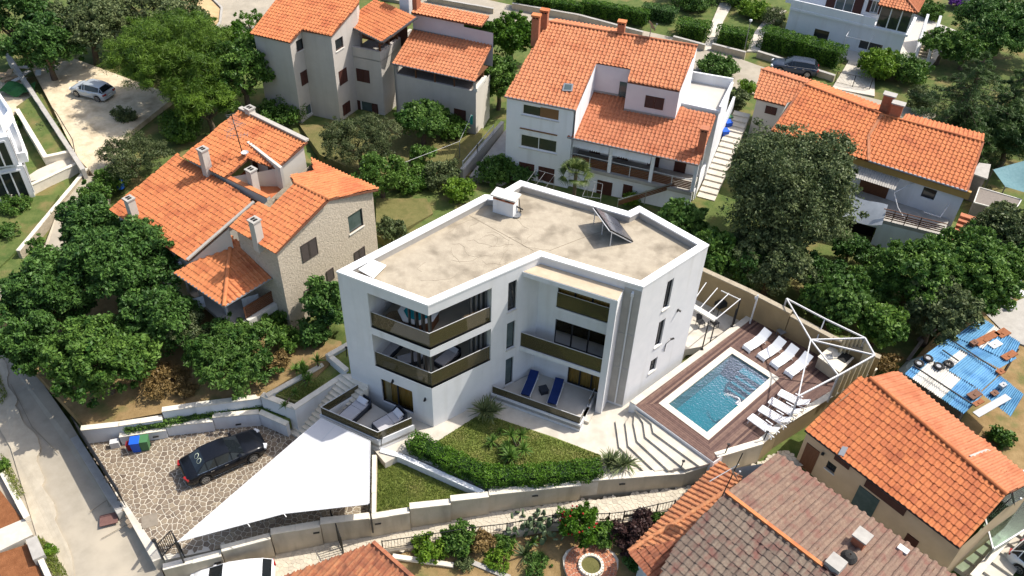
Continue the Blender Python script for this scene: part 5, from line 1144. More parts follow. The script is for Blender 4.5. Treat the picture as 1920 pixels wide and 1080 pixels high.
# ------------------------------------------------------------------ garden walls
def bandwall(name, label, segs, m, capm, th=.32, base=-3.6, capo=.04, capt=.07, parent=None, cat='wall', side=1, group=None, zbase=None):
    """stepped wall: segs = ((x0,y0),(x1,y1),ztop) along the upper front edge; th towards the back"""
    z_0 = segs[0][2]; a0 = P(*segs[0][0], z_0[0] if isinstance(z_0, tuple) else z_0); t = thing(name, label, cat, V3(a0.x, a0.y, base if zbase is None else zbase), group)
    for (p, q, z) in segs:
        z0, z1 = z if isinstance(z, tuple) else (z, z); A, B = P(*p, z0), P(*q, z1); w = Wall(A, B); f = (lambda o, u, zz: w.at(u, zz, o))
        b = MB(); vs = [f(o, u, zz) for (zz0, zz1) in ((base, base), (z0-capt, z1-capt)) for (o, u, zz) in ((0, 0, zz0), (0, w.L, zz1), (-th*side, w.L, zz1), (-th*side, 0, zz0))]
        b.add(vs, [(3, 2, 1, 0), (4, 5, 6, 7), (0, 1, 5, 4), (1, 2, 6, 5), (2, 3, 7, 6), (3, 0, 4, 7)]).build('wall', m, t)
        n = max(1, int(w.L/1.1))
        for k in range(n):
            u0, u1 = w.L*k/n+.004, w.L*(k+1)/n-.004; lz = lambda u: z0+(z1-z0)*u/w.L; b = MB(); dz = float(RNG.normal(0, .004)); do = float(RNG.normal(0, .008))
            vs = [f(o, u, lz(u)+e) for e in (-capt+.002, dz) for (o, u) in ((capo*side+do, u0), (capo*side+do, u1), (-(th+capo)*side, u1), (-(th+capo)*side, u0))]
            b.add(vs, [(3, 2, 1, 0), (4, 5, 6, 7), (0, 1, 5, 4), (1, 2, 6, 5), (2, 3, 7, 6), (3, 0, 4, 7)], float(RNG.normal(0, .4))).build('coping_stone', capm, t)
    return t
rw = bandwall('retaining_wall', 'long buff retaining wall stepping up along the cream alley below the lawn', [((305, 1068), (415, 1041), -.95), ((415, 1033), (507, 1009), -.72), ((507, 1001), (600, 986), -.5), ((600, 981), (692, 971), -.33), ((692, 973), (768, 961), -.33),
     ((768, 953), (845, 945), -.1), ((845, 939), (917, 931), .06), ((917, 927), (1090, 909), .12), ((1090, 902), (1285, 887), .22), ((1285, 886), (1345, 866), (.22, .55)), ((1345, 857), (1432, 831), .98)], 'wall_buff', 'coping_stone')
for p_, q_, z, u in (((305, 1068), (415, 1041), -.95, .9), ((507, 1001), (600, 986), -.5, .9), ((692, 973), (768, 961), -.33, .2), ((917, 927), (1090, 909), .12, .5), ((1090, 902), (1285, 887), .22, .4)):
    w = Wall(P(*p_, z), P(*q_, z)); b = MB(); w.rbox(b, w.L*u-.17, w.L*u+.17, z-.62, z-.53, .002, .05); b.build('step_light', 'black_metal', rw)
# pool terrace wall towards the beige house, with white pebble edging
bandwall('pool_wall', 'ochre retaining wall of the pool terrace facing the beige house', [((1432, 829), (1462, 803), .98), ((1462, 803), (1645, 691), 1.0)], 'wall_ochre', 'coping_stone', th=.3)
pw = bandwall('boundary_wall', 'tall ochre boundary wall behind the pool deck and the grill', [((1300, 499), (1400, 545), 3.0), ((1400, 545), (1482, 587), 3.0), ((1482, 592), (1560, 634), 2.8), ((1560, 634), (1650, 672), 2.6)], 'wall_ochre', 'dry_stone', th=.3, base=-1.5)
# white walls round the driveway and the stairs
ow = bandwall('garden_wall', 'white garden wall with stone coping between the trees and the driveway', [((150, 806), (223, 798), .12), ((223, 798), (303, 786), .2), ((303, 771), (365, 762), .6), ((365, 762), (488, 746), .68)], 'white_render', 'coping_stone', th=.3, base=-1.6)
bandwall('planter_wall', 'white planter wall of the raised lawn bed beside the stairs', [((488, 742), (552, 767), 1.02), ((552, 767), (648, 704), 1.12)], 'white_render', 'coping_stone', th=.3, base=-1.6)
bandwall('planter_wall', 'thin stone edged wall at the back of the raised lawn bed', [((606, 680), (497, 739), 1.15)], 'white_render', 'coping_stone', th=.25, base=-1.0)
bandwall('planter_wall', 'white wall end under the small upper lawn against the villa', [((610, 664), (647, 695), 1.72)], 'white_render', 'coping_stone', th=.25, base=-1.0)
bandwall('planter_wall', 'short stone topped wall from the trees to the villa corner', [((660, 637), (612, 664), 1.8)], 'white_render', 'coping_stone', th=.25, base=-1.0)
lw = bandwall('driveway_wall', 'low white wall behind the bins and the black sedan', [((223, 819), (310, 806), -.42), ((310, 799), (398, 790), -.25), ((398, 782), (484, 775), -.02), ((484, 774), (536, 797), -.05)], 'white_render', 'coping_stone', th=.28, base=-1.8)
for x, y in ((292, 819), (447, 796)):
    q = P(x, y, -.75); MB().beam(q+V3(-.16, -.04, 0), q+V3(.16, .04, 0), .06, .08).build('step_light', 'black_metal', lw)
patch('planter_soil', [(225, 812, -.5), (310, 800, -.35), (400, 784, -.25), (484, 769, -.1), (540, 792, -.1), (552, 770, -.1), (488, 748, -.1), (303, 786, -.4)], 'lawn', .8)
bandwall('lawn_wall', 'narrow buff wall between the white sail and the lower lawn', [((695, 962), (697, 853), (-.30, .0))], 'wall_buff', 'coping_stone', th=-.3, base=-1.8)
bandwall('path_wall', 'slim white wall edging the path above the lower lawn', [((712, 846), (752, 857), (.1, .1)), ((752, 857), (905, 926), (.1, .06))], 'white_render', 'white_coping', th=.22, base=-1.4)
# stairs from the driveway up to the villa
st = thing('stairs', 'stone stairs climbing from the driveway to the left side of the villa', 'stairs', P(560, 800, -1.2))
n = 15; l0, l1, r0, r1 = P(541, 812, -1.2), P(648, 700, 1.35), P(580, 835, -1.2), P(690, 730, 1.35)
for k in range(n):
    s0, s1 = k/n, (k+1)/n; z = -1.2+(2.6)*(k+1)/n; a, c, d, e = l0.lerp(l1, s0), l0.lerp(l1, s1), r0.lerp(r1, s1), r0.lerp(r1, s0)
    MB().prism([(a.x, a.y), (e.x, e.y), (d.x, d.y), (c.x, c.y)], z-.6, z).build('step', 'coping_stone', st)
b = MB(); a, c = P(655, 690, 1.5), P(668, 722, 1.45); 
patch('landing', [(648, 702, 1.42), (690, 728, 1.42), (690, 716, 1.43), (668, 694, 1.45)], 'coping_stone', .5)
# entrance: sliding gate, track, pillars
def bars(parent, A, B, h, n, r=.02, m='black_metal', rail=True, name='bar'):
    A, B = Vector(A), Vector(B); b = MB()
    for k in range(n+1): p = A.lerp(B, k/n); b.beam(p, p+V3(0, 0, h), r*1.4, r*1.4)
    b.build(name, m, parent, kind='stuff' if n > 40 else None)
    MB().beam(A+V3(0, 0, h), B+V3(0, 0, h), .05, .04).build('rail', m, parent); MB().beam(A+V3(0, 0, .1), B+V3(0, 0, .1), .04, .04).build('rail', m, parent)
ga, gb = P(150, 815, -1.15), P(238, 955, -1.35)
gt = thing('sliding_gate', 'dark slatted sliding gate standing open along the street edge of the driveway', 'gate', ga); d = gb-ga; w = Wall(ga, gb)
for k in range(9):
    b = MB(); z = -1.05+k*.17; w.rbox(b, .1, w.L-.1, z, z+.14, -.015, .015); b.build('slat', 'black_metal', gt)
b = MB()
for u in (0, w.L*.33, w.L*.66, w.L): w.rbox(b, max(0, u-.04), min(w.L, u+.04), -1.15, .5, -.03, -.016)
w.rbox(b, 0, w.L, .49, .55, -.03, .03); b.build('frame', 'dark_frame', gt)
struct(MB().prism([(q.x, q.y) for q in (w.at(-.1, 0, .55), w.at(w.L+.1, 0, .55), w.at(w.L+.1, 0, .12), w.at(-.1, 0, .12))], -2.0, -1.18).build('gate_plinth', 'concrete'))
gl = thing('gate_leaf', 'small dark swing gate at the bottom corner of the driveway', 'gate', P(318, 1040, -1.2)); w = Wall(P(310, 1042, -1.2), P(347, 1052, -1.2)); b = MB()
bars(gl, P(304, 1045, -1.2), P(330, 1018, -1.2), 1.2, 9); bars(gl, P(330, 1018, -1.2), P(347, 1046, -1.2), 1.15, 8)
ps = thing('gate_post', 'dark gate post at the street corner of the driveway', 'post', P(290, 1010, -1.3)); MB().beam(P(288, 1012, -1.4), P(288, 1012, .2), .12, .12).build('post', 'black_metal', ps); MB().beam(P(290, 1012, -1.15), P(306, 1048, -1.15), .1, .1).build('track', 'black_metal', ps)
b = MB(); b.prism([(q.x, q.y) for q in [P(226, 946, -1.3), P(234, 941, -1.3), P(306, 1048, -1.3), P(288, 1056, -1.3)]], -2.2, -1.16); struct(b.build('driveway_curb', 'paving_white'))
mhole = P(204, 974, -1.62); tag(MB().box((mhole.x, mhole.y, mhole.z+.02), (.95, .75, .05), .35).build('manhole_cover', 'manhole'), 'rusty square manhole cover in the pale street', 'manhole cover')
b = MB(); b.box((grate.x, grate.y, DRZ+.02), (.85, .85, .04), .4)
g_ = b.build('drain_cover', 'cover_stone'); tag(g_, 'square grey drain cover among the crazy paving', 'drain cover')
b = MB().box((0, 0, .25), (.5, .35, .5), .3); q = P(218, 837, DRZ); b.v = [(x+q.x, y+q.y, z+DRZ) for x, y, z in b.v]; tag(b.build('meter_box', 'white_metal'), 'white meter box standing at the end of the white planter wall', 'meter box')
# ------------------------------------------------------------------ white shade sail over the driveway
sa = thing('shade_sail', 'large white triangular shade sail stretched over the driveway', 'shade sail', P(560, 930, DRZ))
sz = 1.0; SP = [P(602, 784, sz), P(694, 827, sz), P(692, 945, sz+.05), P(532, 963, sz), P(333, 1016, sz-.05)]
NSX = 26; L0, L1, R0, R1 = SP[0], SP[4], SP[1], SP[2]; vs = []
def lowedge(s): return SP[4].lerp(SP[3], s/.55) if s < .55 else SP[3].lerp(SP[2], (s-.55)/.45)
for j in range(NSX+1):
    t = j/NSX
    for i in range(NSX+1):
        s = i/NSX; top = SP[0].lerp(SP[1], s); low = lowedge(s); p = top.lerp(low, t); sag = -.16*math.sin(math.pi*s)*math.sin(math.pi*t)+.03*math.sin(23*s+9*t)*math.sin(math.pi*t)*(1-s)+.03*math.sin(6.28*t*2+s*8)*s*(1-s); vs.append(p+V3(0, 0, sag))
b = MB().add(vs, [(j*(NSX+1)+i, j*(NSX+1)+i+1, (j+1)*(NSX+1)+i+1, (j+1)*(NSX+1)+i) for j in range(NSX) for i in range(NSX)]); b.build('canvas', 'sail_white', sa, smooth=True)
for s0 in (.33, .66):
    b = MB(); r = [vs[j*(NSX+1)+int(NSX*s0)]+V3(0, 0, .006) for j in range(NSX+1)]
    for a, c in zip(r, r[1:]): b.beam(a, c, .05, .006)
    b.build('seam', 'canvas_grey', sa)
b = MB(); b.path(SP+[SP[0]], .025, 6); b.build('edge_rope', 'white_metal', sa)
for q, m in ((SP[4]+V3(-.08, -.05, 0), 'black_metal'), (SP[2]+V3(.02, -.05, 0), 'black_metal')): MB().tube(V3(q.x, q.y, DRZ-.4), q+V3(0, 0, .08), .05).build('post', m, sa)
for q in (SP[3], SP[3].lerp(SP[4], .35)): b = MB(); b.beam(q, q+V3(.15, -.12, -.12), .04, .03); b.build('buckle', 'metal_grey', sa)
b = MB(); b.tube(SP[0]+V3(-.1, .2, -.1), SP[1]+V3(.1, .15, -.1), .04); b.build('fixing_rail', 'white_metal', sa)

# ------------------------------------------------------------------ stairs to the pool deck
sp = thing('garden_steps', 'broad angled cream steps leading from the path up to the pool deck', 'steps', P(1230, 860, 0))
EL = [[(1154, 789), (1161, 838), (1210, 886)], [(1172.5, 792.5), (1178, 835.6), (1228, 883)], [(1188, 794), (1194.7, 827), (1254, 882)], [(1206, 792), (1210, 819), (1285, 880)], [(1221.7, 794), (1225, 810.6), (1312, 874)]]
for k, e in enumerate(EL):
    z = .14*(k+1); A = [P(*q, z) for q in e]; far = [P(1333, 868, z), P(1190, 768, z)] if k < 9 else []
    pl_ = [(q.x, q.y) for q in A+far]; MB().prism(pl_, z-.5 if k == 0 else z-.142, z).build('step', 'paving_white', sp)
# ------------------------------------------------------------------ pool terrace: slab, boards, curb
DK = [(1181, 753), (1338, 867), (1362, 850), (1433, 826), (1452, 800), (1600, 712), (1645, 668), (1540, 640), (1400, 592)]
dk = [P(x, y, DZ) for x, y in DK]
PO = [P(1235, 756.4, DZ), P(1328, 825.8, DZ), P(1461.4, 709.2, DZ), P(1369.7, 650.8, DZ)]; pox = [(q.x, q.y) for q in PO]
pin = offset_poly(pox, .42)
# slab built as a ring round the pool basin
def ringslab(name, outer, inner, z0, z1, m):
    b = MB(); n, k = len(outer), len(inner); near = [min(range(n), key=lambda i: (Vector(outer[i])-Vector(q)).length) for q in inner]
    for j in range(k):
        a, c = near[j], near[(j+1) % k]; idx = [a]
        while idx[-1] != c: idx.append((idx[-1]+1) % n)
        pts = [outer[i] for i in idx]+[inner[(j+1) % k], inner[j]]
        b.poly([(p[0], p[1], z1) for p in pts])
        for i in range(len(idx)-1): p, q = outer[idx[i]], outer[idx[i+1]]; b.quad((*p, z0), (*q, z0), (*q, z1), (*p, z1))
        p, q = inner[j], inner[(j+1) % k]; b.quad((*p, z0), (*q, z0), (*q, z1), (*p, z1))
    return b.build(name, m)
do = [(q.x, q.y) for q in dk]
slab = struct(ringslab('pool_terrace', do, [(p[0], p[1]) for p in pin], -.8, DZ-.03, 'white_render'))
def clipband(poly, o, nrm, a, c):
    for s, lim in ((1, a), (-1, -c)):
        out = []
        for i in range(len(poly)):
            p, q = poly[i], poly[(i+1) % len(poly)]; dp = s*((p[0]-o[0])*nrm[0]+(p[1]-o[1])*nrm[1])-lim; dq = s*((q[0]-o[0])*nrm[0]+(q[1]-o[1])*nrm[1])-lim
            if dp >= 0: out.append(p)
            if dp*dq < 0: t = dp/(dp-dq); out.append((p[0]+(q[0]-p[0])*t, p[1]+(q[1]-p[1])*t))
        poly = out
        if len(poly) < 3: return []
    return poly
deckt = struct(MB().poly([(p[0], p[1], DZ-.028) for p in offset_poly(do, .3)]).build('deck_shadow_gap', 'black_void')) if False else None
def boards(poly, dirn, z, w=.14):
    nrm = Vector((-dirn.y, dirn.x)); o = poly[0]; vals = [(Vector(p)-Vector(o)).dot(nrm) for p in poly]; v = min(vals); b = MB()
    while v < max(vals):
        c = clipband(poly, o, nrm, v+.004, v+w-.004)
        if len(c) >= 3 and abs(area2(c)) > .004: b.prism(c, z-.025, z+float(RNG.normal(0, .0015)), float(RNG.normal(0, .4)) or .01, bottom=False)
        v += w
    return b
dl = (Vector(pox[3])-Vector(pox[0])).normalized(); ds = (Vector(pox[1])-Vector(pox[0])).normalized()
A_, B_ = Vector(do[0]), Vector(do[1]); curb_i = offset_poly(do, [.04, .04, .04, .04, .04, .04, .04, .04, .42])
left = [tuple(curb_i[0]), tuple(pox[0]), tuple(pox[3]), tuple(curb_i[7]), tuple(curb_i[8])]
front = [tuple(curb_i[0]), tuple(curb_i[1]), tuple(pox[1]), tuple(pox[0])]
right = [tuple(curb_i[1]), tuple(curb_i[2]), tuple(curb_i[3]), tuple(curb_i[4]), tuple(curb_i[5]), tuple(curb_i[6]), tuple(pox[2]), tuple(pox[1])]
back = [tuple(pox[3]), tuple(pox[2]), tuple(curb_i[6]), tuple(curb_i[7])]
for poly, dd in ((left, dl), (front, ds), (right, dl), (back, dl)): boards(poly, dd, DZ).build('deck_board', 'deck_wood', slab, kind='stuff')
ce = [(tuple(do[8])), tuple(do[0]), tuple(curb_i[0]), tuple(curb_i[8])]; struct(MB().prism(ce, DZ-.2, DZ+.03).build('deck_curb', 'paving_white'))
# pool
pool = thing('swimming_pool', 'rectangular swimming pool with turquoise water and cream coping', 'pool', V3((pox[0][0]+pox[2][0])/2, (pox[0][1]+pox[2][1])/2, DZ-1.5))
for j in range(4):
    k = (j+1) % 4; n = 9 if j % 2 else 5; n = 5 if j % 2 == 0 else 9
    for i in range(n):
        a, c = Vector(pox[j]).lerp(Vector(pox[k]), i/n), Vector(pox[j]).lerp(Vector(pox[k]), (i+1)/n); ia, ic = Vector(pin[j]).lerp(Vector(pin[k]), i/n), Vector(pin[j]).lerp(Vector(pin[k]), (i+1)/n)
        g = (c-a).normalized()*.004; MB().prism([tuple(a+g), tuple(c-g), tuple(ic-g), tuple(ia+g)], DZ-.06, DZ+.025, float(RNG.normal(0, .35)) or .01).build('coping_stone', 'coping_stone', pool)
b = MB(); zf = DZ-1.35
for j in range(4): p, q = pin[j], pin[(j+1) % 4]; b.quad((*p, zf), (*q, zf), (*q, DZ-.06), (*p, DZ-.06))
b.poly([(*p, zf) for p in pin]); b.build('basin', 'pool_tile', pool)
pi = [Vector(p) for p in pin]; b = MB()
for k in range(4):
    s = .06+.055*k; b.prism([tuple(pi[2]+(pi[3]-pi[2])*0.02), tuple(pi[2]+(pi[1]-pi[2])*(s+.05)), tuple(pi[2]+(pi[1]-pi[2])*(s+.05)+(pi[3]-pi[2])*.62), tuple(pi[2]+(pi[3]-pi[2])*.62)], zf, DZ-.3-.26*k)
b.build('pool_step', 'pool_tile', pool)
glassmat('water', (.42, .80, .86), .03, bump=.016, bscale=7, ior=1.33)
nx_, ny_ = 2, 2; wz_ = DZ-.10; MB().poly([(*p, wz_) for p in pin]).build('water', 'water', pool)
jq = P(1385, 757, DZ+.03); t = thing('pool_fountain', 'white swan neck water jet at the pool edge', 'pool jet', jq); b = MB(); dirp = (Vector((*pin[0], 0))-Vector((*pin[1], 0))).normalized()
b.path([jq+V3(0, 0, 0), jq+V3(0, 0, .3), jq+dirp*.12+V3(0, 0, .42), jq+dirp*.3+V3(0, 0, .36)], .05, 8); b.box(jq+V3(0, 0, .03), (.35, .3, .06), .7); b.build('spout', 'white_plastic', t)
f = MB(); 
for k in range(110):
    s = RNG.uniform(0, 1); c = jq+dirp*(.3+.8*s+RNG.normal(0, .08))+V3(RNG.normal(0, .06*s+.02), RNG.normal(0, .06*s+.02), .36-.45*s*s-.05*s+RNG.normal(0, .02)-.03); c.z = max(c.z, wz_+.01); f.box(c, (.022, .022, .02), RNG.uniform(0, 3))
f.build('spray', 'white_plastic', t, kind='stuff')
# deck posts and lamps
for x, y, h, lab in ((1316, 655, 2.5, 'dark post at the deck curb beside the barbecue yard'), (1372, 612, 1.6, 'short dark post near the far end of the deck curb')):
    q = P(x, y, DZ+.03); p_ = thing('post', lab, 'post', q); MB().beam(q, q+V3(0, 0, h), .07, .07).build('pole', 'black_metal', p_); MB().box(q+V3(0, 0, .02), (.18, .18, .04)).build('base_plate', 'black_metal', p_)
q = P(1406, 606, DZ); p_ = thing('post', 'tall pale post standing against the ochre wall', 'post', q); MB().tube(q, q+V3(0, 0, 2.55), .06).build('pole', 'white_metal', p_); MB().box(q+V3(-.08, 0, 2.3), (.16, .12, .16)).build('clamp', 'white_metal', p_)
for x, y, lab in ((1360, 849, 'black outdoor lamp on the wall corner below the pool'), (1432, 825, 'black outdoor lamp at the end of the white wall coping'), (1276, 880, 'thin black path light at the foot of the cream steps'), (650, 668, 'black path light on the small upper lawn wall'), (715, 837, 'black path light at the corner of the sofa terrace')):
    q = P(x, y, 1.0 if x > 1300 else (.25 if x > 700 else 1.75)); p_ = thing('garden_light', lab, 'garden light', q); MB().beam(q, q+V3(.05, 0, .75), .05, .05).build('pole', 'black_metal', p_); MB().box(q+V3(.05, 0, .78), (.16, .12, .08)).build('lamp_head', 'black_metal', p_)
# pergola frame: eight white beams from one hub
pg = thing('pergola', 'bare white pergola frame of crossing beams above the deck bar', 'pergola', P(1520, 700, DZ)); pz = 3.35
hub = P(1520, 637, 3.75); PT = [P(1475, 560, pz), P(1547, 598, pz), P(1622, 634, pz), P(1640, 666, pz), P(1572, 704, pz), P(1497, 743, pz)]
for q in (PT[0], PT[2], PT[3], PT[4], PT[5]): MB().beam(hub, q, .07, .09).build('rafter', 'white_metal', pg)
for a, c in zip(PT, PT[1:]): MB().beam(a, c, .08, .10).build('beam', 'white_metal', pg)
MB().beam(PT[1], P(1532, 635, 2.3), .07, .07).build('strut', 'white_metal', pg)
for q, zb_ in ((PT[0], 1.0), (PT[2], DZ), (PT[3], DZ), (PT[5], DZ), (PT[4], DZ)): MB().beam(q, V3(q.x, q.y, zb_), .09, .09).build('post', 'white_metal', pg)
# folded cream curtains hanging from the pergola beams
def folds(A, B, z0, z1, n, amp, m, label, group=None):
    b = MB(); d = (B-A); nn = Vector((-d.y, d.x, 0)).normalized(); k = n*6; pts = [A+d*(i/k)+nn*(amp*math.sin(i*math.pi/3)) for i in range(k+1)]
    for a, c in zip(pts, pts[1:]): b.quad(V3(a.x, a.y, z0), V3(c.x, c.y, z0), V3(c.x, c.y, z1), V3(a.x, a.y, z1))
    return tag(b.build('curtain', m, smooth=True), label, 'curtain', group)
folds(PT[4], PT[3], DZ+.4, pz-.06, 6, .14, 'curtain_cream' if mat('curtain_cream', (.50, .43, .28), (.58, .50, .34), 2, .9) else '', 'cream pleated curtain along the front edge of the pergola')
folds(PT[2]+V3(-1.3, .1, 0), PT[2]+V3(-.1, 0, 0), DZ, pz-.06, 5, .10, 'curtain_cream', 'cream curtain gathered at the back corner of the pergola')
folds(PT[2], PT[3], DZ, pz-.06, 3, .06, 'curtain_cream', 'cream curtain panel on the far right side of the pergola')
# outdoor kitchen on the deck
kt = thing('bar_counter', 'cream outdoor bar counter with basin and dark hob under the pergola', 'counter', P(1562, 700, DZ)); ku_ = math.atan2(dl.y, dl.x)
c0 = P(1538, 676, DZ); k0 = [P(1528, 688, DZ), P(1566, 716, DZ), P(1592, 690, DZ), P(1556, 664, DZ)]
MB().prism([(q.x, q.y) for q in k0], DZ, DZ+.9).build('cabinet', 'wall_buff', kt); MB().prism(offset_poly([(q.x, q.y) for q in k0], -.05), DZ+.9, DZ+.95).build('worktop', 'coping_stone', kt)
q = k0[0].lerp(k0[2], .3); b = MB().lathe([(.02, .0), (.2, .01), (.24, .012)], (q.x, q.y, DZ+.955), 14); b.build('basin', 'metal_grey', kt); b = MB(); q2 = k0[0].lerp(k0[2], .75); b.box((q2.x, q2.y, DZ+.97), (.9, .6, .03), ku_); b.build('hob', 'black_metal', kt); b = MB().path([q+V3(.2, .2, DZ*0+.95), q+V3(.2, .2, 1.25), q+V3(.05, .05, 1.25)], .02); b.build('tap', 'chrome', kt)
sh = thing('deck_chair', 'small light blue folding chair by the ochre wall', 'chair', P(1478, 618, DZ)); q = ORIG[sh.name]; b = MB().box(q+V3(0, 0, .42), (.5, .45, .05), .5); b.build('seat', 'metal_grey', sh); b = MB(); b.beam(q+V3(.12, .2, .44), q+V3(.18, .33, .95), .5, .04); b.build('backrest', mat('pale_blue', (.22, .42, .62), None, rough=.6), sh)
for sx in (-.2, .2):
    for sy in (-.17, .17): e = rot2((sx, sy), .5); MB().beam(q+e, q+e+V3(0, 0, .42), .04, .04).build('leg', 'metal_grey', sh)
t = thing('side_table', 'low pale table standing by the light blue chair', 'table', P(1470, 626, DZ)); q = ORIG[t.name]; MB().box(q+V3(-.25, -.15, .4), (.6, .5, .04), .5).build('table_top', 'metal_grey', t)
for sx in (-.24, .24):
    for sy in (-.19, .19): e = rot2((sx, sy), .5)+V3(-.25, -.15, 0); MB().beam(q+e, q+e+V3(0, 0, .38), .04, .04).build('leg', 'metal_grey', t)
# barbecue yard behind the villa
yz = .3; struct(patch('yard_paving', [(1255, 660, yz), (1316, 650, yz), (1396, 594, yz), (1340, 560, yz), (1270, 560, yz)], 'paving_white', .6))
pq = thing('pergola', 'light metal pergola with four rafters over the barbecue yard', 'pergola', P(1320, 600, yz)); hz = 2.6
A0, A1 = P(1296, 572, hz), P(1342, 600, hz); B0, B1 = P(1352, 545, hz), P(1388, 562, hz)
b = MB(); b.beam(A0+(A0-A1)*.3, A1, .4, .12); b.build('beam', 'stone_trim', pq); MB().beam(B0, B1, .05, .06).build('beam', 'white_metal', pq)
for k in range(4):
    s = k/3-.33; a, c = A0.lerp(A1, s+.33), (B0+(B0-B1)*.8).lerp(B1, s+.33); MB().beam(a+V3(0, 0, .08), c+V3(0, 0, .08), .05, .06).build('rafter', 'white_metal', pq)
for q in (A1, B1, A0): MB().beam(V3(q.x, q.y, yz), q, .07, .07).build('post', 'dark_frame', pq)
gr = thing('grill', 'black barbecue grill standing under the light pergola', 'grill', P(1350, 585, yz)); q = ORIG[gr.name]; b = MB(); b.box(q+V3(0, 0, .75), (.9, .55, .25), .5); b.build('firebox', 'black_metal', gr); b = MB()
vs = [rot2((.45*x, .28*math.cos(t)), .5)+q+V3(0, 0, .88+.25*math.sin(t)) for x in (-1, 1) for t in [math.pi*k/6 for k in range(7)]]; b.add(vs, [(k, k+1, 8+k, 7+k) for k in range(6)]+[tuple(range(7)), tuple(range(7, 14))]); b.build('lid', 'black_metal', gr)
for sx in (-.4, .4): 
    for sy in (-.22, .22): e = rot2((sx, sy), .5); MB().beam(q+e, q+e+V3(0, 0, .65), .04, .04).build('leg', 'dark_frame', gr)
tb = thing('garden_table', 'pale slatted table against the ochre wall behind the villa', 'table', P(1335, 558, yz)); q = ORIG[tb.name]
for k in range(6): e = rot2((0, -.4+.16*k), -.55); MB().box(q+e+V3(0, 0, .74), (1.9, .14, .04), -.55).build('slat', 'metal_grey', tb)
for sx in (-.8, .8):
    for sy in (-.32, .32): e = rot2((sx, sy), -.55); MB().beam(q+e, q+e+V3(0, 0, .72), .06, .06).build('leg', 'dark_frame', tb)
mat('seat_black', (.02, .02, .022), None, rough=.7)
def garden_chair(label, x, y, rz, z, m='seat_black', lm='dark_frame'):
    q = P(x, y, z); t = thing('garden_chair', label, 'chair', q, 'chairs in the barbecue yard'); b = MB().box(q+V3(0, 0, .44), (.48, .48, .05), rz).build('seat', m, t); e, f = rot2((0, .22), rz), rot2((0, .34), rz); b = MB(); b.beam(q+e+V3(0, 0, .46), q+f+V3(0, 0, .95), .46, .04); b.build('backrest', m, t)
    for sx in (-.21, .21):
        for sy in (-.21, .21): e = rot2((sx, sy), rz); MB().beam(q+e, q+e+V3(0, 0, .43), .035, .035).build('leg', lm, t)
garden_chair('black garden chair under the long pale beam of the yard pergola', 1312, 612, .4, yz); garden_chair('black garden chair next to the deck curb in the barbecue yard', 1338, 613, 2.2, yz); garden_chair('black garden chair closest to the villa wall in the yard', 1290, 598, 1.2, yz)
# ------------------------------------------------------------------ furniture prototypes (built at the origin, then copied)
def proto(name, label, cat, group): return thing(name, label, cat, (0, 0, 0), group)
def sheet(prof, w, th, b=None, y0=0.0):
    """slab following a side profile of (x,z), width w"""
    b = b or MB(); n = len(prof); vs = []
    for dz in (0, -th):
        for x, z in prof: vs += [(x, y0-w/2, z+dz), (x, y0+w/2, z+dz)]
    fs = [(2*i, 2*i+2, 2*i+3, 2*i+1) for i in range(n-1)]+[(2*n+2*i+1, 2*n+2*i+3, 2*n+2*i+2, 2*n+2*i) for i in range(n-1)]
    for s in (0, 1): fs += [(2*i+s, 2*n+2*i+s, 2*n+2*i+2+s, 2*i+2+s) for i in range(n-1)]
    fs += [(0, 1, 2*n+1, 2*n), (2*n-2, 4*n-2, 4*n-1, 2*n-1)]
    return b.add(vs, fs)
# moulded white lounger: one wavy shell
SH = 'white moulded sun lounger, '
lo = proto('sun_lounger', SH+'nearest the villa in the row of four', 'sun lounger', 'white moulded loungers in a row on the deck')
pr = [(-.98, .10), (-.90, .27), (-.70, .30), (-.40, .28), (-.1, .30), (.12, .36), (.30, .36), (.55, .55), (.80, .78), (.92, .90)]
sheet(pr, .66, .045).build('shell', 'white_plastic', lo)
for y in (-.29, .29):
    sheet([(-.99, .02), (-.97, .12), (-.88, .25)], .06, .03, None, y).build('leg', 'white_plastic', lo); b = MB(); b.beam((.28, y, .34), (.62, y, .01), .05, .05); b.build('leg', 'white_plastic', lo); b = MB(); b.beam((.08, y*1.08, .34), (.62, y*1.08, .42), .05, .04); b.build('armrest', 'white_plastic', lo)
sl_ = proto('plastic_lounger', 'white slatted plastic sun lounger by the pool wall, ', 'sun lounger', 'white slatted loungers by the pool wall')
b = MB()
for y in (-.28, .28): b.beam((-.95, y, .32), (.95, y, .32), .05, .06)
for x in (-.95, .45): b.beam((x, -.28, .32), (x, .28, .32), .05, .06)
b.build('frame', 'white_plastic', sl_)
for k in range(13): MB().box((-.86+k*.105, 0, .36), (.07, .52, .02)).build('slat', 'white_plastic', sl_)
b = MB(); b.beam((.42, -.24, .36), (.88, -.24, .72), .05, .04); b.beam((.42, .24, .36), (.88, .24, .72), .05, .04)
for k in range(6): x = .47+k*.078; b.beam((x, -.24, .40+k*.061), (x, .24, .40+k*.061), .06, .02)
b.build('backrest', 'white_plastic', sl_)
for x in (-.8, .75):
    for y in (-.28, .28): MB().beam((x, y, .32), (x+(.06 if x > 0 else -.06), y, 0), .05, .05).build('leg', 'white_plastic', sl_)
b = MB(); 
for y in (-.33, .33): b.beam((-.1, y, .52), (.4, y, .52), .05, .03); b.beam((.3, y, .33), (.3, y, .51), .04, .04)
b.build('armrest', 'white_plastic', sl_)
bl = proto('cushioned_lounger', 'navy cushioned sun lounger on the tiled terrace, ', 'sun lounger', 'blue loungers on the tiled terrace')
b = MB()
for y in (-.3, .3): b.beam((-.98, y, .28), (.98, y, .28), .05, .06)
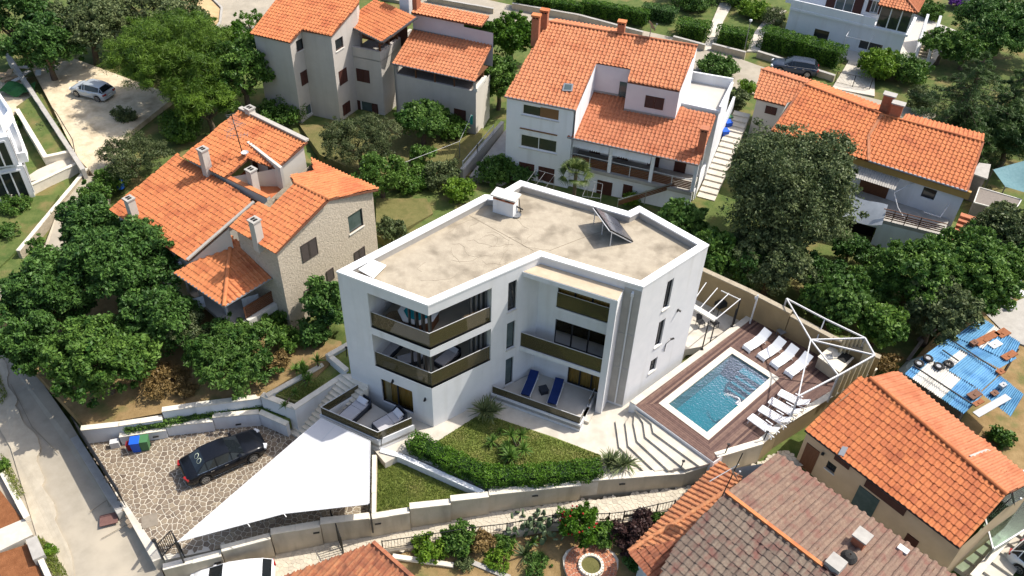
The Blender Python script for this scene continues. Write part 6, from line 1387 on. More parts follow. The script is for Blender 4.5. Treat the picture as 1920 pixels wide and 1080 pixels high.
b.build('frame', 'white_plastic', bl); sheet([(-.98, .40), (.25, .40), (.98, .62)], .56, .09).build('cushion', 'cushion_blue', bl)
for x in (-.85, .8):
    for y in (-.3, .3): MB().beam((x, y, .28), (x, y, 0), .05, .05).build('leg', 'white_plastic', bl)
sf = proto('daybed', 'dark wicker daybed with pale grey cushions, ', 'daybed', 'wicker daybeds of the villa')
b = MB(); b.prism([(-1.03, -.36), (-.86, -.53), (.85, -.53), (1.03, -.36), (1.03, .36), (.85, .53), (-.86, .53), (-1.03, .36)], .04, .33); b.build('base', 'wicker_dark', sf)
b = MB(); b.prism([(.5, -.53), (.85, -.53), (1.05, -.36), (1.05, .36), (.85, .53), (.5, .53), (.5, .46), (.80, .46), (.96, .32), (.96, -.32), (.80, -.46), (.5, -.46)], .04, [.34, .62, .62, .62, .62, .34, .34, .62, .62, .62, .62, .34]); b.build('backrest', 'wicker_dark', sf)
b = MB(); b.box((-.42, 0, .37), (.98, .84, .12)); b.build('seat_cushion', 'cushion_grey', sf); MB().box((.42, 0, .37), (.66, .84, .12)).build('seat_cushion', 'cushion_grey', sf)
b = MB(); b.beam((.66, -.33, .54), (.66, .33, .54), .36, .14, up=(-.55, 0, 1)); b.build('back_cushion', mat('pillow_white', (.66, .66, .68), None, rough=.9), sf)
index_kids()
def at(o, lab, loc, rz, first, head, **k):
    if first: place(o, loc, rz, head+lab); return o
    return copy_tree(o, loc, rz, head+lab, **k)
Z = DZ+.003
# four moulded loungers: foot towards the pool
ends = [((1400, 657), (1437, 627)), ((1426, 674), (1465, 643)), ((1450, 689), (1489, 656)), ((1476, 706), (1516, 670))]
for k, (f, h_) in enumerate(ends):
    a, c = P(*f, Z), P(*h_, Z+.5); d = c-a; at(lo, ('nearest the villa in the row of four', 'second from the villa in the row of four', 'third from the villa in the row of four', 'nearest the bar counter in the row of four')[k], V3((a.x+c.x)/2, (a.y+c.y)/2, Z), math.atan2(d.y, d.x), k == 0, SH)
ends = [((1466, 738), (1513, 757)), ((1447, 752), (1496, 775)), ((1430, 768), (1476, 790)), ((1412, 785), (1452, 808))]
for k, (f, h_) in enumerate(ends):
    a, c = P(*f, Z+.3), P(*h_, Z+.5); d = c-a; m_ = (a+c)/2; at(sl_, ('next to the white pergola leg', 'second from the pergola leg', 'second from the low wall', 'closest to the low wall corner')[k], V3(m_.x, m_.y, Z), math.atan2(d.y, d.x), k == 0, 'white slatted plastic sun lounger, ')
tzv = .453
for k, (f, h_) in enumerate([((984, 741), (1003, 693)), ((1034, 757), (1050, 708))]):
    a, c = P(*f, tzv+.4), P(*h_, tzv+.6); d = c-a; m_ = (a+c)/2; at(bl, ('on the left of the dark cube table', 'on the right of the dark cube table')[k], V3(m_.x, m_.y, tzv), math.atan2(d.y, d.x), k == 0, 'navy cushioned sun lounger on the tiled terrace, ')
q = P(1019, 735, tzv); tb = thing('side_table', 'dark grey cube table between the two blue loungers', 'table', q); MB().box(q+V3(0, 0, .34), (.52, .52, .04), -1.2).build('table_top', 'wicker_dark', tb); MB().box(q+V3(0, 0, .16), (.48, .48, .32), -1.2).build('base', 'wicker_dark', tb)
DB = [((650, 783), (682, 752), .453, 'angled on the ground terrace near the stairs', 1), ((712, 800), (748, 777), .453, 'at the right edge of the ground terrace', -1),
      ((722, 662), (742, 640), 3.453, 'deepest in the first floor corner balcony', 1), ((752, 676), (790, 664), 3.453, 'behind the front glass of the first floor balcony', 1), ((826, 680), (852, 655), 3.453, 'on the right side of the first floor balcony', -1)]
for k, (f, h_, z, lab, sg) in enumerate(DB):
    a, c = P(*f, z+.3), P(*h_, z+.4); d = c-a; m_ = (a+c)/2; at(sf, lab, V3(m_.x, m_.y, z), math.atan2(d.y, d.x), k == 0, 'dark wicker daybed with pale grey cushions, ', scale=None if k < 2 else .85)
# hot tub on the top balcony
hc = P(776, 590, 7.3); hc = V3(hc.x, hc.y, 6.603); q_ = WA.at(WA.L-1.75, 6.603, -1.75); ht = thing('hot_tub', 'wood clad hot tub with turquoise water on the top corner balcony', 'hot tub', q_)
def octo(r, c, rz=.45): return [(c.x+r*math.cos(rz+math.pi/4*k+.39), c.y+r*math.sin(rz+math.pi/4*k+.39)) for k in range(8)]
b = MB(); o8 = octo(1.12, q_); b.prism(o8, q_.z, q_.z+.72); b.build('cladding', 'wood_brown', ht); b = MB(); oi_ = octo(.86, q_); oo_ = octo(1.18, q_)
for k in range(8): j = (k+1) % 8; b.quad((*oo_[k], q_.z+.80), (*oo_[j], q_.z+.80), (*oi_[j], q_.z+.82), (*oi_[k], q_.z+.82)); b.quad((*oo_[k], q_.z+.72), (*oo_[j], q_.z+.72), (*oo_[j], q_.z+.80), (*oo_[k], q_.z+.80)); b.quad((*oi_[k], q_.z+.6), (*oi_[j], q_.z+.6), (*oi_[j], q_.z+.82), (*oi_[k], q_.z+.82))
b.build('rim', 'white_plastic', ht); MB().poly([(*p, q_.z+.76) for p in oi_]).build('water', 'turquoise', ht)
b = MB(); c = WA.at(2.9, 6.603, -1.0); b.lathe([(.05, 0), (.55, .02), (.62, .3), (.45, .5), (.05, .42)], c, 16); tag(b.build('pouf', mat('wicker_brown', (.12, .085, .05), (.24, .18, .11), 14, .9), base=c), 'round brown wicker pouf on the top balcony', 'pouf')
tag(MB().prism([(p.x, p.y) for p in (WA.at(3.3, 0, -.3), WA.at(5.2, 0, -.3), WA.at(5.2, 0, -.75), WA.at(3.3, 0, -.75))], 6.603, 6.66).build('mat', 'wood_pale'), 'pale mat lying behind the front glass of the top balcony', 'mat')
c = WC.at(2.9, 6.603, -.5); tag(MB().prism([(p.x, p.y) for p in (WC.at(2.5, 0, -.25), WC.at(3.4, 0, -.25), WC.at(3.4, 0, -.5), WC.at(2.5, 0, -.5))], 6.603, 7.5).build('storage_box', 'wood_pale'), 'pale wooden storage box behind the right balcony glass', 'box')

# ------------------------------------------------------------------ bins by the driveway
def bin_(name, label, x, y, z, m, sc=1.0, rz=.2, group='waste bins by the driveway wall'):
    q = P(x, y, z); t = thing(name, label, 'bin', q, group); b = MB(); a, c = .24*sc, .29*sc
    vs = [(-a, -a, .08), (a, -a, .08), (a, a, .08), (-a, a, .08), (-c, -c, .95*sc), (c, -c, .95*sc), (c, c*1.1, .95*sc), (-c, c*1.1, .95*sc)]; vs = [tuple(q+rot2(v, rz)) for v in vs]
    b.add(vs, [(3, 2, 1, 0), (4, 5, 6, 7), (0, 1, 5, 4), (1, 2, 6, 5), (2, 3, 7, 6), (3, 0, 4, 7)]).build('body', m, t)
    b = MB(); vs = [(-c*1.08, -c*1.1, .96*sc), (c*1.08, -c*1.1, .96*sc), (c*1.08, c*1.2, .99*sc), (-c*1.08, c*1.2, .99*sc)]; vs = [tuple(q+rot2(v, rz)) for v in vs]+[tuple(q+rot2(v, rz)+V3(0, 0, .06)) for v in vs]; b.add(vs, [(3, 2, 1, 0), (4, 5, 6, 7), (0, 1, 5, 4), (1, 2, 6, 5), (2, 3, 7, 6), (3, 0, 4, 7)]).build('lid', m, t)
    for s in (-a, a): e = rot2((s, a*1.05), rz); f = rot2((s+.05, a*1.05), rz); MB().tube(q+e+V3(0, 0, .1), q+f+V3(0, 0, .1), .1, n=10).build('wheel', 'rubber', t)
bin_('wheelie_bin', 'blue wheelie bin beside the white driveway wall', 259, 844, DRZ, 'bin_blue', .9); bin_('wheelie_bin', 'green wheelie bin beside the white driveway wall', 275, 841, DRZ, 'bin_green', .9); bin_('wheelie_bin', 'small dark red bin next to the blue wheelie bin', 246, 843, DRZ, 'bin_red', .55)
zz = T(1352, 262).z; bin_('wheelie_bin', 'upper blue wheelie bin beside the outdoor steps of the balcony house', 1362, 246, zz+.9, 'bin_blue', 1.0, .3, 'bins by the outdoor steps'); bin_('wheelie_bin', 'lower blue wheelie bin beside the outdoor steps of the balcony house', 1356, 262, zz+.7, 'bin_blue', 1.0, .3, 'bins by the outdoor steps'); bin_('wheelie_bin', 'green topped bin behind the blue bins on the steps', 1364, 234, zz+1.0, 'bin_green', .9, .3, 'bins by the outdoor steps')
q = T(226, 352); b = MB().lathe([(.02, 0), (.32, 0), (.36, .3), (.36, .65), (.30, .9), (.05, .92)], q, 14); tag(b.build('barrel', 'bin_blue', base=q), 'blue plastic barrel half hidden in the bushes by the lane', 'barrel')

# ------------------------------------------------------------------ vehicles: lofted body, glasshouse, wheels, lamps
def car(name, label, f, r, z, L=4.7, W_=1.82, H=1.45, paint='paint_black', style='sedan', hdr=True):
    """f, r: picture points of the middle of the front and rear ends on the ground"""
    a, c = P(*f, z), P(*r, z); mid = (a+c)/2; ang = math.atan2(a.y-c.y, a.x-c.x); t = thing(name, label, 'car', (mid.x, mid.y, z)); o = ORIG[t.name]
    Tm = lambda x, y, zz: (o.x+x*math.cos(ang)-y*math.sin(ang), o.y+x*math.sin(ang)+y*math.cos(ang), o.z+zz)
    hw = W_/2; wb = L*.295; gc = .20
    # stations: x, half width, bottom z, shoulder z, deck z (centre line)
    if style == 'sedan': ST = [(-.5, .80, .36, .72, .74), (-.485, .90, .28, .86, .90), (-.44, .95, .24, .93, 1.0), (-.33, 1, .21, .97, 1.03), (-.15, 1, .20, .95, .98), (.10, 1, .20, .92, .95), (.25, .99, .20, .90, .97), (.38, .96, .21, .84, .90), (.45, .90, .24, .74, .80), (.485, .80, .28, .62, .68), (.5, .66, .34, .55, .58)]
    else: ST = [(-.5, .82, .36, .76, .80), (-.485, .92, .28, .92, .95), (-.42, .97, .24, 1.0, 1.03), (-.3, 1, .21, .98, 1.0), (-.1, 1, .20, .96, .98), (.12, 1, .20, .93, .96), (.27, .99, .20, .91, .97), (.38, .96, .21, .86, .92), (.45, .90, .24, .76, .82), (.485, .80, .28, .62, .70), (.5, .66, .34, .55, .58)]
    if style == 'sedan': GH = [(-.36, .80, 1.0), (-.235, .66, H-.03), (-.12, .66, H), (.0, .655, H-.02), (.06, .65, H-.06), (.215, .80, .96)]
    elif style == 'wagon': GH = [(-.475, .80, 1.02), (-.40, .68, H-.06), (-.25, .69, H), (0, .68, H-.01), (.07, .66, H-.06), (.22, .80, .97)]
    else: GH = [(-.475, .80, 1.03), (-.38, .66, H-.07), (-.22, .68, H), (.02, .67, H-.02), (.09, .65, H-.07), (.27, .82, .97)]
    b = MB(); vs = []; ring = lambda x, w, zb, zs, zt: [(x, -w*.92, zb), (x, -w, zb+.12), (x, -w, (zb+zs)/2+.05), (x, -w*.97, zs), (x, -w*.80, zs+(zt-zs)*.7), (x, 0, zt), (x, w*.80, zs+(zt-zs)*.7), (x, w*.97, zs), (x, w, (zb+zs)/2+.05), (x, w, zb+.12), (x, w*.92, zb)]
    # dense stations with wheel arches raised in the lower edge
    xs_ = sorted(set([s[0]*L for s in ST] + [sgn*wb+dx for sgn in (-1, 1) for dx in (-.40, -.36, -.26, -.13, 0, .13, .26, .36, .40)])); ip = lambda x, k: float(np.interp(x, [s[0]*L for s in ST], [s[k] for s in ST]))
    n = 11
    for x in xs_:
        zb = ip(x, 2); 
        for sgn in (-1, 1):
            d_ = abs(x-sgn*wb)
            if d_ < .385: zb = max(zb, math.sqrt(max(0, .385**2-d_*d_))+.31-.02)
        zs = ip(x, 3); rg = ring(x, ip(x, 1)*hw, zb, max(zs, zb+.15), max(ip(x, 4), zb+.18)); vs += [Tm(*p) for p in rg]
    m_ = len(xs_); fs = [(i*n+k, (i+1)*n+k, (i+1)*n+k+1, i*n+k+1) for i in range(m_-1) for k in range(n-1)]+[tuple(range(n)), tuple(range((m_-1)*n+n-1, (m_-1)*n-1, -1))]
    b.add(vs, fs); b.build('body', paint, t, smooth=True)
    g = MB(); vs = []; rg = lambda x, w, zt, base: [(x, -w*hw, zt), (x, -w*hw*.55, zt+.035), (x, w*hw*.55, zt+.035), (x, w*hw, zt)]
    for x, w, zt in GH: vs += [Tm(*p) for p in rg(x*L, w, zt, 0)]
    k_ = len(GH); roof_f = [(i*4+j, (i+1)*4+j, (i+1)*4+j+1, i*4+j+1) for i in range(1, k_-2) for j in range(3)]; b = MB().add(vs, roof_f); b.build('roof', paint, t, smooth=True)
    b = MB().add(vs, [(j, 4+j, 5+j, j+1) for j in range(3)]); b.build('rear_window', 'car_glass', t); b = MB().add(vs, [((k_-2)*4+j, (k_-1)*4+j, (k_-1)*4+j+1, (k_-2)*4+j+1) for j in range(3)]); b.build('windscreen', 'car_glass', t)
    for s in (-1, 1):       # side glass with pillars
        top = [(x*L, s*w*hw, zt) for x, w, zt in GH]; bx0, bx1 = top[0][0], top[-1][0]; bot = [(x, s*hw*.93*ip(x, 1), ip(x, 3)+.01) for x in (bx0, *[p[0] for p in top[1:-1]], bx1)]
        for q in range(k_-1):
            b = MB(); A, B, C, D = [Vector(Tm(*v)) for v in (bot[q], bot[q+1], top[q+1], top[q])]; b.quad(A, B, C, D); b.build('side_window', 'car_glass', t)
        b = MB()
        for q in (1, 3 if style != 'sedan' else 2, k_-2): A, C = Vector(Tm(bot[q][0], bot[q][1]*1.012, bot[q][2])), Vector(Tm(top[q][0], top[q][1]*1.015, top[q][2])); b.beam(A, C, .05, .05)
        b.path([Vector(Tm(p[0], p[1]*1.01, p[2])) for p in top], .022, 5); b.build('pillar', paint, t)
        b = MB(); b.path([Vector(Tm(p[0], p[1]*1.012, p[2])) for p in bot], .014, 5); b.build('window_trim', 'chrome', t)
        b = MB(); p = Tm(GH[-1][0]*L-.28, s*(hw*.99), 1.0); b.box((p[0], p[1], p[2]), (.16, .26, .14), ang); b.build('mirror', paint, t)
        for x in (-.02*L, -.19*L): b = MB(); p = Tm(x, s*(hw+.006), .83); b.box(p, (.2, .03, .035), ang); b.build('door_handle', 'chrome', t)
        b = MB(); b.path([Vector(Tm(x, s*(hw+.004), .30)) for x in (-wb+.45, wb-.45)], .02, 5); b.build('sill_trim', 'chrome' if style == 'sedan' else 'black_metal', t)
        p = Tm(.462*L, s*hw*.70, .66); b = MB().box(p, (.30, .34, .15), ang+s*.55); b.build('headlight', 'lamp_clear', t)
        p = Tm(-.487*L, s*hw*.72, .80); b = MB().box(p, (.16, .38, .15), ang-s*.35); b.build('tail_light', 'lamp_red', t)
        for x in (-wb, wb):
            wq = MB(); c0, c1 = Vector(Tm(x, s*(hw-.20), .32)), Vector(Tm(x, s*(hw-.005), .32)); wq.tube(c0, c1, .32, n=20); ty = wq.build('wheel', 'rubber', t); rm = MB(); dd = (c1-c0).normalized(); rm.tube(c1, c1+dd*.006, .225, n=18); rm.build('rim', 'black_metal', ty); sp_ = MB(); e1 = Vector((math.cos(ang), math.sin(ang), 0))
            for k in range(7): th = 2*math.pi*k/7; v = e1*math.cos(th)+V3(0, 0, 1)*math.sin(th); sp_.beam(c1+dd*.012+v*.03, c1+dd*.012+v*.22, .04, .02, up=tuple(dd))
            for k in range(18): th, t2 = 2*math.pi*k/18, 2*math.pi*(k+1)/18; sp_.beam(c1+dd*.012+(e1*math.cos(th)+V3(0, 0, 1)*math.sin(th))*.222, c1+dd*.012+(e1*math.cos(t2)+V3(0, 0, 1)*math.sin(t2))*.222, .03, .02, up=tuple(dd))
            sp_.build('spoke', 'alloy', ty)
    for x, hh in ((.497*L, .46),): p = Tm(x, 0, hh); MB().box(p, (.03, .52, .11), ang).build('number_plate', 'white_metal', t)
    p = Tm(-.497*L, 0, .62); MB().box(p, (.03, .5, .11), ang).build('number_plate', 'white_metal', t); p = Tm(.49*L, 0, .60); MB().box(p, (.04, .7, .13), ang).build('grille', 'black_metal', t)
    b = MB(); p = Tm(.0, 0, .22); b.box(p, (L*.86, W_*.82, .12), ang); b.build('underbody', 'rubber', t)
    return t, Tm, GH, L, hw
t, Tm, GH, L_, hw_ = car('parked_car', 'black sedan parked on the crazy paving beside the white sail', (490, 836), (353, 897), DRZ+.035, 4.85, 1.87, 1.47, 'paint_black', 'sedan')
# two round sunshade rings lying on the parcel shelf behind the rear glass
b = MB()
for s in (-.22, .22):
    c = Vector(Tm(-.275*L_, s*.9, 1.262)); n = 16
    for k in range(n):
        a0, a1 = 2*math.pi*k/n, 2*math.pi*(k+1)/n; pt = lambda a: Vector(Tm(-.285*L_+.13*math.cos(a), s*.95+.15*math.sin(a), 1.275+.13*math.cos(a)*.78)); b.tube(pt(a0), pt(a1), .028, n=5)
b.build('seat_ring', mat('ring_pale', (.62, .68, .50), None, rough=.8), t)
car('parked_car', 'silver hatchback with dark windows parked on the gravel lot', (146, 172), (207, 187), T(176, 182).z+.1, 4.05, 1.75, 1.45, 'paint_silver', 'hatch')
car('parked_car', 'dark blue estate car parked by the hedge on the back street', (1446, 128), (1528, 141), -.93, 4.75, 1.84, 1.48, 'paint_navy', 'wagon')
car('parked_car', 'white car nose cut off by the bottom edge of the picture', (368, 1110), (512, 1090), -2.70, 4.4, 1.8, 1.5, 'paint_white', 'hatch')
car('parked_car', 'white car just entering the lower right corner', (2000, 1122), (1928, 1064), -1.0, 4.3, 1.78, 1.48, 'paint_white', 'hatch')

# ------------------------------------------------------------------ fences, railings, street walls
def fence(name, label, pts, h, m='black_metal', gap=.16, cat='fence', group=None):
    t = thing(name, label, cat, pts[0], group); b = MB(); r = MB()
    for A, B in zip(pts, pts[1:]):
        n = max(1, int((B-A).length/gap)); d = (B-A).normalized()
        for k in range(n): p = A+d*(gap*k); b.beam(p+V3(0, 0, .08), p+V3(0, 0, h), .018, .018)
        r.beam(A+V3(0, 0, h), B+V3(0, 0, h), .04, .035); r.beam(A+V3(0, 0, .1), B+V3(0, 0, .1), .03, .03)
        for p in (A, B): MB().beam(p-V3(0, 0, .1), p+V3(0, 0, h+.06), .06, .06).build('post', m, t)
    b.build('bar', m, t, kind='stuff'); r.build('rail', m, t)
    return t
ap_ = [AL(x, y, .12) for x, y in [(718, 1031), (800, 1019), (880, 1006), (950, 998), (1035, 982), (1140, 979), (1168, 976), (1230, 962), (1262, 955)]]
fence('railing', 'thin dark railing along the garden side of the cream alley', ap_, .85, gap=.17, cat='railing')
kb = MB()
for a, c in zip(ap_, ap_[1:]): kb.beam(a-V3(0, 0, .25), c-V3(0, 0, .25), .28, .5)
struct(kb.build('alley_kerb', 'wall_buff'))
gq = [P(628, 985, -1.7), P(644, 1048, -2.1)]; gt2 = thing('alley_gate', 'dark metal gate across the cream alley, standing edge on', 'gate', gq[0]); bars(gt2, P(625, 988, -2.1), P(645, 1040, -2.3), 1.7, 12, .03)
# street boundary at the top: low walls, gate pillars
def lowwall(name, label, A, B, zt, th, m, capm, base=-1.6, cat='wall', group=None): return bandwall(name, label, [(A, B, zt)], m, capm, th=th, base=base, cat=cat, group=group)
lowwall('street_wall', 'pale garden wall behind the back street, under the long hedge', (960, 6), (1085, 28), -.1, .25, 'wall_buff', 'concrete')
lowwall('street_wall', 'dark pale topped wall at the top left of the back street', (800, -6), (925, 16), -.2, .25, 'wall_buff', 'concrete')
lowwall('street_wall', 'pale garden wall along the far side of the back street', (1085, 28), (1205, 60), -.15, .25, 'wall_buff', 'concrete')
lowwall('street_wall', 'concrete planter wall under the left clipped cube hedge', (1262, 68), (1322, 84), -.2, .25, 'wall_buff', 'concrete'); lowwall('street_wall', 'concrete planter wall under the right clipped cube hedge', (1335, 82), (1398, 98), -.2, .25, 'wall_buff', 'concrete'); lowwall('street_wall', 'concrete wall below the hedge beside the dark estate car', (1420, 96), (1565, 142), -.3, .3, 'wall_buff', 'concrete')
ent = fence('entrance_gate', 'white double driveway gate in front of the corner house', [P(1565, 155, -.95), P(1598, 163, -.95), P(1630, 168, -.95)], 1.25, 'black_metal', .13, 'gate')
patch('drive_apron', [(1560, 165, -.93), (1640, 180, -.93), (1640, 120, -.9), (1595, 108, -.9)], 'paving_white', .5); patch('forecourt', [(1590, 112, -.89), (1640, 122, -.89), (1700, 115, -.89), (1740, 130, -.89), (1800, 60, -.89), (1700, 20, -.89), (1470, 60, -.89)], 'terrace_tile', .5)
patch('garden_path', [(1318, 95, -.87), (1338, 92, -.87), (1356, 40, -.87), (1375, 5, -.87), (1350, 5, -.87), (1335, 40, -.87)], 'paving_white', .4); patch('garden_path', [(1400, 96, -.87), (1424, 96, -.87), (1440, 60, -.87), (1475, 20, -.87), (1450, 15, -.87), (1415, 60, -.87)], 'paving_white', .4)
q = P(1395, 96, -.9); sl2 = thing('street_lamp', 'slim grey street lamp between the clipped hedges', 'street lamp', q); MB().tube(q, q+V3(0, 0, 3.4), .05, .035).build('pole', 'metal_grey', sl2); MB().lathe([(.03, 0), (.14, .04), (.16, .22), (.05, .3)], q+V3(0, 0, 3.35), 10).build('lamp_head', 'lamp_clear', sl2)
# left: walls of the gravel lot and the pale house garden
lowwall('lot_wall', 'rough grey boundary wall along the gravel lot with a leaning rail', (6, 95), (152, 318), .75, .3, 'concrete', 'concrete', -1.5)
ra = thing('handrail', 'bent dark handrail leaning on the lot boundary wall', 'handrail', P(110, 230, .6)); MB().path([P(96, 200, .9), P(106, 212, 1.2), P(136, 262, 1.2), P(140, 285, .5)], .035).build('rail', 'black_metal', ra)
lowwall('garden_retainer', 'pale retaining wall below the wild planted bed', (28, 205), (82, 295), .5, .3, 'coping_stone', 'coping_stone', -1.5); lowwall('garden_retainer', 'front wall of the wild planted bed by the lane', (82, 295), (140, 283), .5, .3, 'coping_stone', 'coping_stone', -1.5)
patch('garden_bed', [(30, 200, .25), (70, 172, .25), (136, 280, .25), (84, 292, .25)], 'scrub', .9)
lowwall('lane_wall', 'pale wall between the lane and the modern house yard', (20, 365), (152, 303), .3, .25, 'coping_stone', 'coping_stone', -1.2); lowwall('lane_wall', 'low stone kerb wall along the lane beside the vegetable plot', (36, 470), (165, 315), .1, .22, 'dry_stone', 'coping_stone', -1.2)
patch('terrace_yard', [(30, 345, -.1), (105, 330, -.1), (148, 300, -.1), (135, 290, -.1), (70, 318, -.1)], 'paving_white', .6); patch('vegetable_plot', [(0, 372, -.35), (110, 364, -.35), (62, 440, -.4), (0, 500, -.5), (-60, 500, -.5), (-60, 380, -.4)], 'scrub', .6)
# bottom-left street side: curb wall, red earth beds
patch('earth_bed', [(-10, 905, -1.5), (42, 975, -1.6), (-10, 1000, -1.6), (-60, 990, -1.6), (-60, 900, -1.5)], 'earth_red', .6); patch('earth_bed', [(-10, 1040, -1.7), (52, 1020, -1.7), (92, 1110, -1.8), (-30, 1120, -1.8)], 'earth_red', .6); patch('slab_path', [(-20, 1000, -1.56), (46, 972, -1.56), (62, 1002, -1.6), (-20, 1042, -1.6)], 'paving_white', .5)
lowwall('street_curb_wall', 'low pale curb wall beside the upper red earth bed', (-4, 880), (46, 972), -1.3, .25, 'coping_stone', 'coping_stone', -2.2); bq = thing('concrete_block', 'grey concrete block at the end of the curb wall', 'block', P(66, 1040, -1.8)); MB().prism([(p.x, p.y) for p in (P(48, 1012, -1.2), P(68, 1004, -1.2), P(84, 1040, -1.2), P(62, 1050, -1.2))], -2.0, -1.2).build('block', 'concrete', bq)
lowwall('street_curb_wall', 'low pale curb wall beside the lower red earth bed', (72, 1050), (104, 1120), -1.4, .2, 'coping_stone', 'coping_stone', -2.2)
# heap of boards and net at the top left
hp = thing('board_heap', 'heap of broken pale boards beside a green net at the left edge', 'heap', T(30, 150)); o = ORIG[hp.name]
for k in range(14): c = o+V3(RNG.normal(0, .9), RNG.normal(0, .8), .2+k*.05); MB().box(c, (1.1, .5, .06), RNG.uniform(0, 3)).build('board', 'wood_pale' if k % 2 else 'stone_trim', hp)
nt_ = T(36, 175); b = MB(); n = 9; vs = [(nt_.x+(i/n-.5)*3, nt_.y+(j/n-.5)*2.2, nt_.z+.5+.5*math.sin(i*.9)*math.cos(j*.8)*.6) for j in range(n+1) for i in range(n+1)]; b.add(vs, [(j*(n+1)+i, j*(n+1)+i+1, (j+1)*(n+1)+i+1, (j+1)*(n+1)+i) for j in range(n) for i in range(n)]); tag(b.build('net', 'net_green', smooth=True, base=nt_), 'crumpled dark green net lying on the ground by the boards', 'net')
# yard stairs right of the balcony house
s0, s1 = P(1388, 228, .6), P(1318, 385, -.6); ys = thing('yard_steps', 'long flight of cream outdoor steps on the right of the balcony house', 'steps', s1); n = 17
for k in range(n):
    a, c = s1.lerp(s0, k/n), s1.lerp(s0, (k+1)/n); e = Vector((-(c-a).y, (c-a).x, 0)).normalized()*.75; z = -.5+.13*k; MB().prism([tuple((a-e)[:2]), tuple((a+e)[:2]), tuple((c+e)[:2]), tuple((c-e)[:2])], z-.8, z).build('step', 'paving_white', ys)
b = MB(); e = Vector((-(s0-s1).y, (s0-s1).x, 0)).normalized()*1.0; e = e if e.x < 0 else -e; b.beam(s1+e+V3(0, 0, .4), s0+e+V3(0, 0, 1.6), .2, 1.6); b.build('cheek_wall', 'house_white', ys)
ra = thing('stair_railing', 'dark slatted railing of the sloping ramp behind the villa', 'railing', P(1230, 372, .5)); A, B = P(1158, 384, .6), P(1262, 352, 1.6)
for k in range(4): MB().beam(A+V3(0, 0, .15*k), B+V3(0, 0, .15*k), .05, .09).build('slat', 'wood_brown' if k < 3 else 'metal_grey', ra)
for s in (0, .5, 1): p = A.lerp(B, s); MB().beam(p-V3(0, 0, .8), p+V3(0, 0, .55), .06, .06).build('post', 'metal_grey', ra)
MB().beam(B, P(1302, 356, 1.6), .05, .09).build('slat', 'wood_brown', ra)
# light metal frames behind the villa
for (l, lab) in (([(985, 345), (1005, 318), (1040, 328), (1018, 358)], 'white pipe pergola frame against the balcony house, left of the palm'), ([(1092, 368), (1104, 338), (1130, 345), (1126, 372)], 'white pipe frame right of the palm behind the villa')):
    z = 2.0; c = [P(x, y, z) for x, y in l]; t = thing('pipe_frame', lab, 'frame', V3(c[0].x, c[0].y, -.3))
    for a, d in zip(c, c[1:]+c[:1]): MB().tube(a, d, .018).build('rail', 'metal_grey', t)
    MB().tube(c[0].lerp(c[1], .5), c[3].lerp(c[2], .5), .016).build('rail', 'metal_grey', t); MB().tube(c[0].lerp(c[3], .5), c[1].lerp(c[2], .5), .016).build('rail', 'metal_grey', t)
    for a in c: MB().tube(V3(a.x, a.y, -.4), a, .018).build('post', 'metal_grey', t)
# side alley between the two upper houses: wall, fence, table things
lowwall('alley_wall', 'grey wall with white railing between the two upper houses', (868, 318), (945, 228), .6, .25, 'concrete', 'concrete', -1.2); fence('railing', 'white railing on the grey wall between the upper houses', [P(868, 318, .6), P(895, 286, .6), P(925, 250, .6)], .8, 'white_metal', .25, 'railing')
patch('side_alley', [(880, 330, -.2), (950, 240, -.2), (965, 330, -.2), (940, 345, -.2)], 'concrete', .5)
# clothes line in the back garden
q = T(864, 262); cl = thing('clothes_line', 'thin clothes line strung across the back garden', 'clothes line', q); b = MB(); p0, p1 = P(884, 215, 1.9), T(862, 300)+V3(0, 0, 1.9); b.tube(p0, p1, .012); b.tube(p1, T(740, 345)+V3(0, 0, 1.7), .012); b.build('line', 'white_metal', cl); MB().tube(T(862, 300), p1, .035).build('post', 'metal_grey', cl); MB().box(p0+V3(0, -.05, -.5), (.25, .04, .9)).build('towel', mat('teal', (.02, .25, .2), None), cl)

# ------------------------------------------------------------------ blue patchwork shed roof on the right
SZ = lambda *l: Z3(l, 3.6, 1660, 560)
shd = thing('shed', 'low shed roofed with a patchwork of blue and white corrugated sheets', 'shed', T(1790, 720)); hz = 1.9
def csheet(q4, m, up=0.0, n=4, amp=.05):
    A, B, C, D = [P(x, y, hz)+V3(0, 0, up) for x, y in q4]; b = MB(); k = n*4; vs = []
    for i in range(k+1):
        s = i/k; z = amp*math.sin(i*math.pi/2); vs += [A.lerp(B, s)+V3(0, 0, z), D.lerp(C, s)+V3(0, 0, z)]
    b.add(vs, [(2*i, 2*i+2, 2*i+3, 2*i+1) for i in range(k)], float(RNG.normal(0, .5))); b.build('roof_sheet', m, shd)
O1, O2, O3, O4 = (130, 505), (590, 790), (930, 350), (560, 170)   # strip corners in the enlarged view
def strip(a0, a1, b0, b1, n, cols, up0=0.0):
    for k in range(n):
        s0, s1 = k/n, (k+1)/n+.01; l = lambda p, q, s: (p[0]+(q[0]-p[0])*s, p[1]+(q[1]-p[1])*s); csheet(SZ(l(a0, a1, s0), l(a0, a1, s1), l(b0, b1, s1), l(b0, b1, s0)), 'sheet_blue' if cols[k] == 'b' else 'sheet_white', up0+.02*(k % 2))
strip((130, 505), (525, 775), (190, 450), (590, 715), 8, 'bwwwwbbb', .0)
strip((185, 452), (590, 720), (265, 380), (660, 640), 8, 'bwwwwbbb', .05)
strip((255, 392), (640, 625), (395, 290), (780, 500), 7, 'bbwbbbb', .10)
strip((385, 300), (760, 480), (470, 255), (880, 410), 7, 'bbbbbbb', .15)
strip((460, 270), (840, 440), (640, 140), (900, 310), 6, 'bbwbbb', .2)
strip((640, 640), (840, 800), (770, 520), (930, 650), 4, 'bbbb', .06)
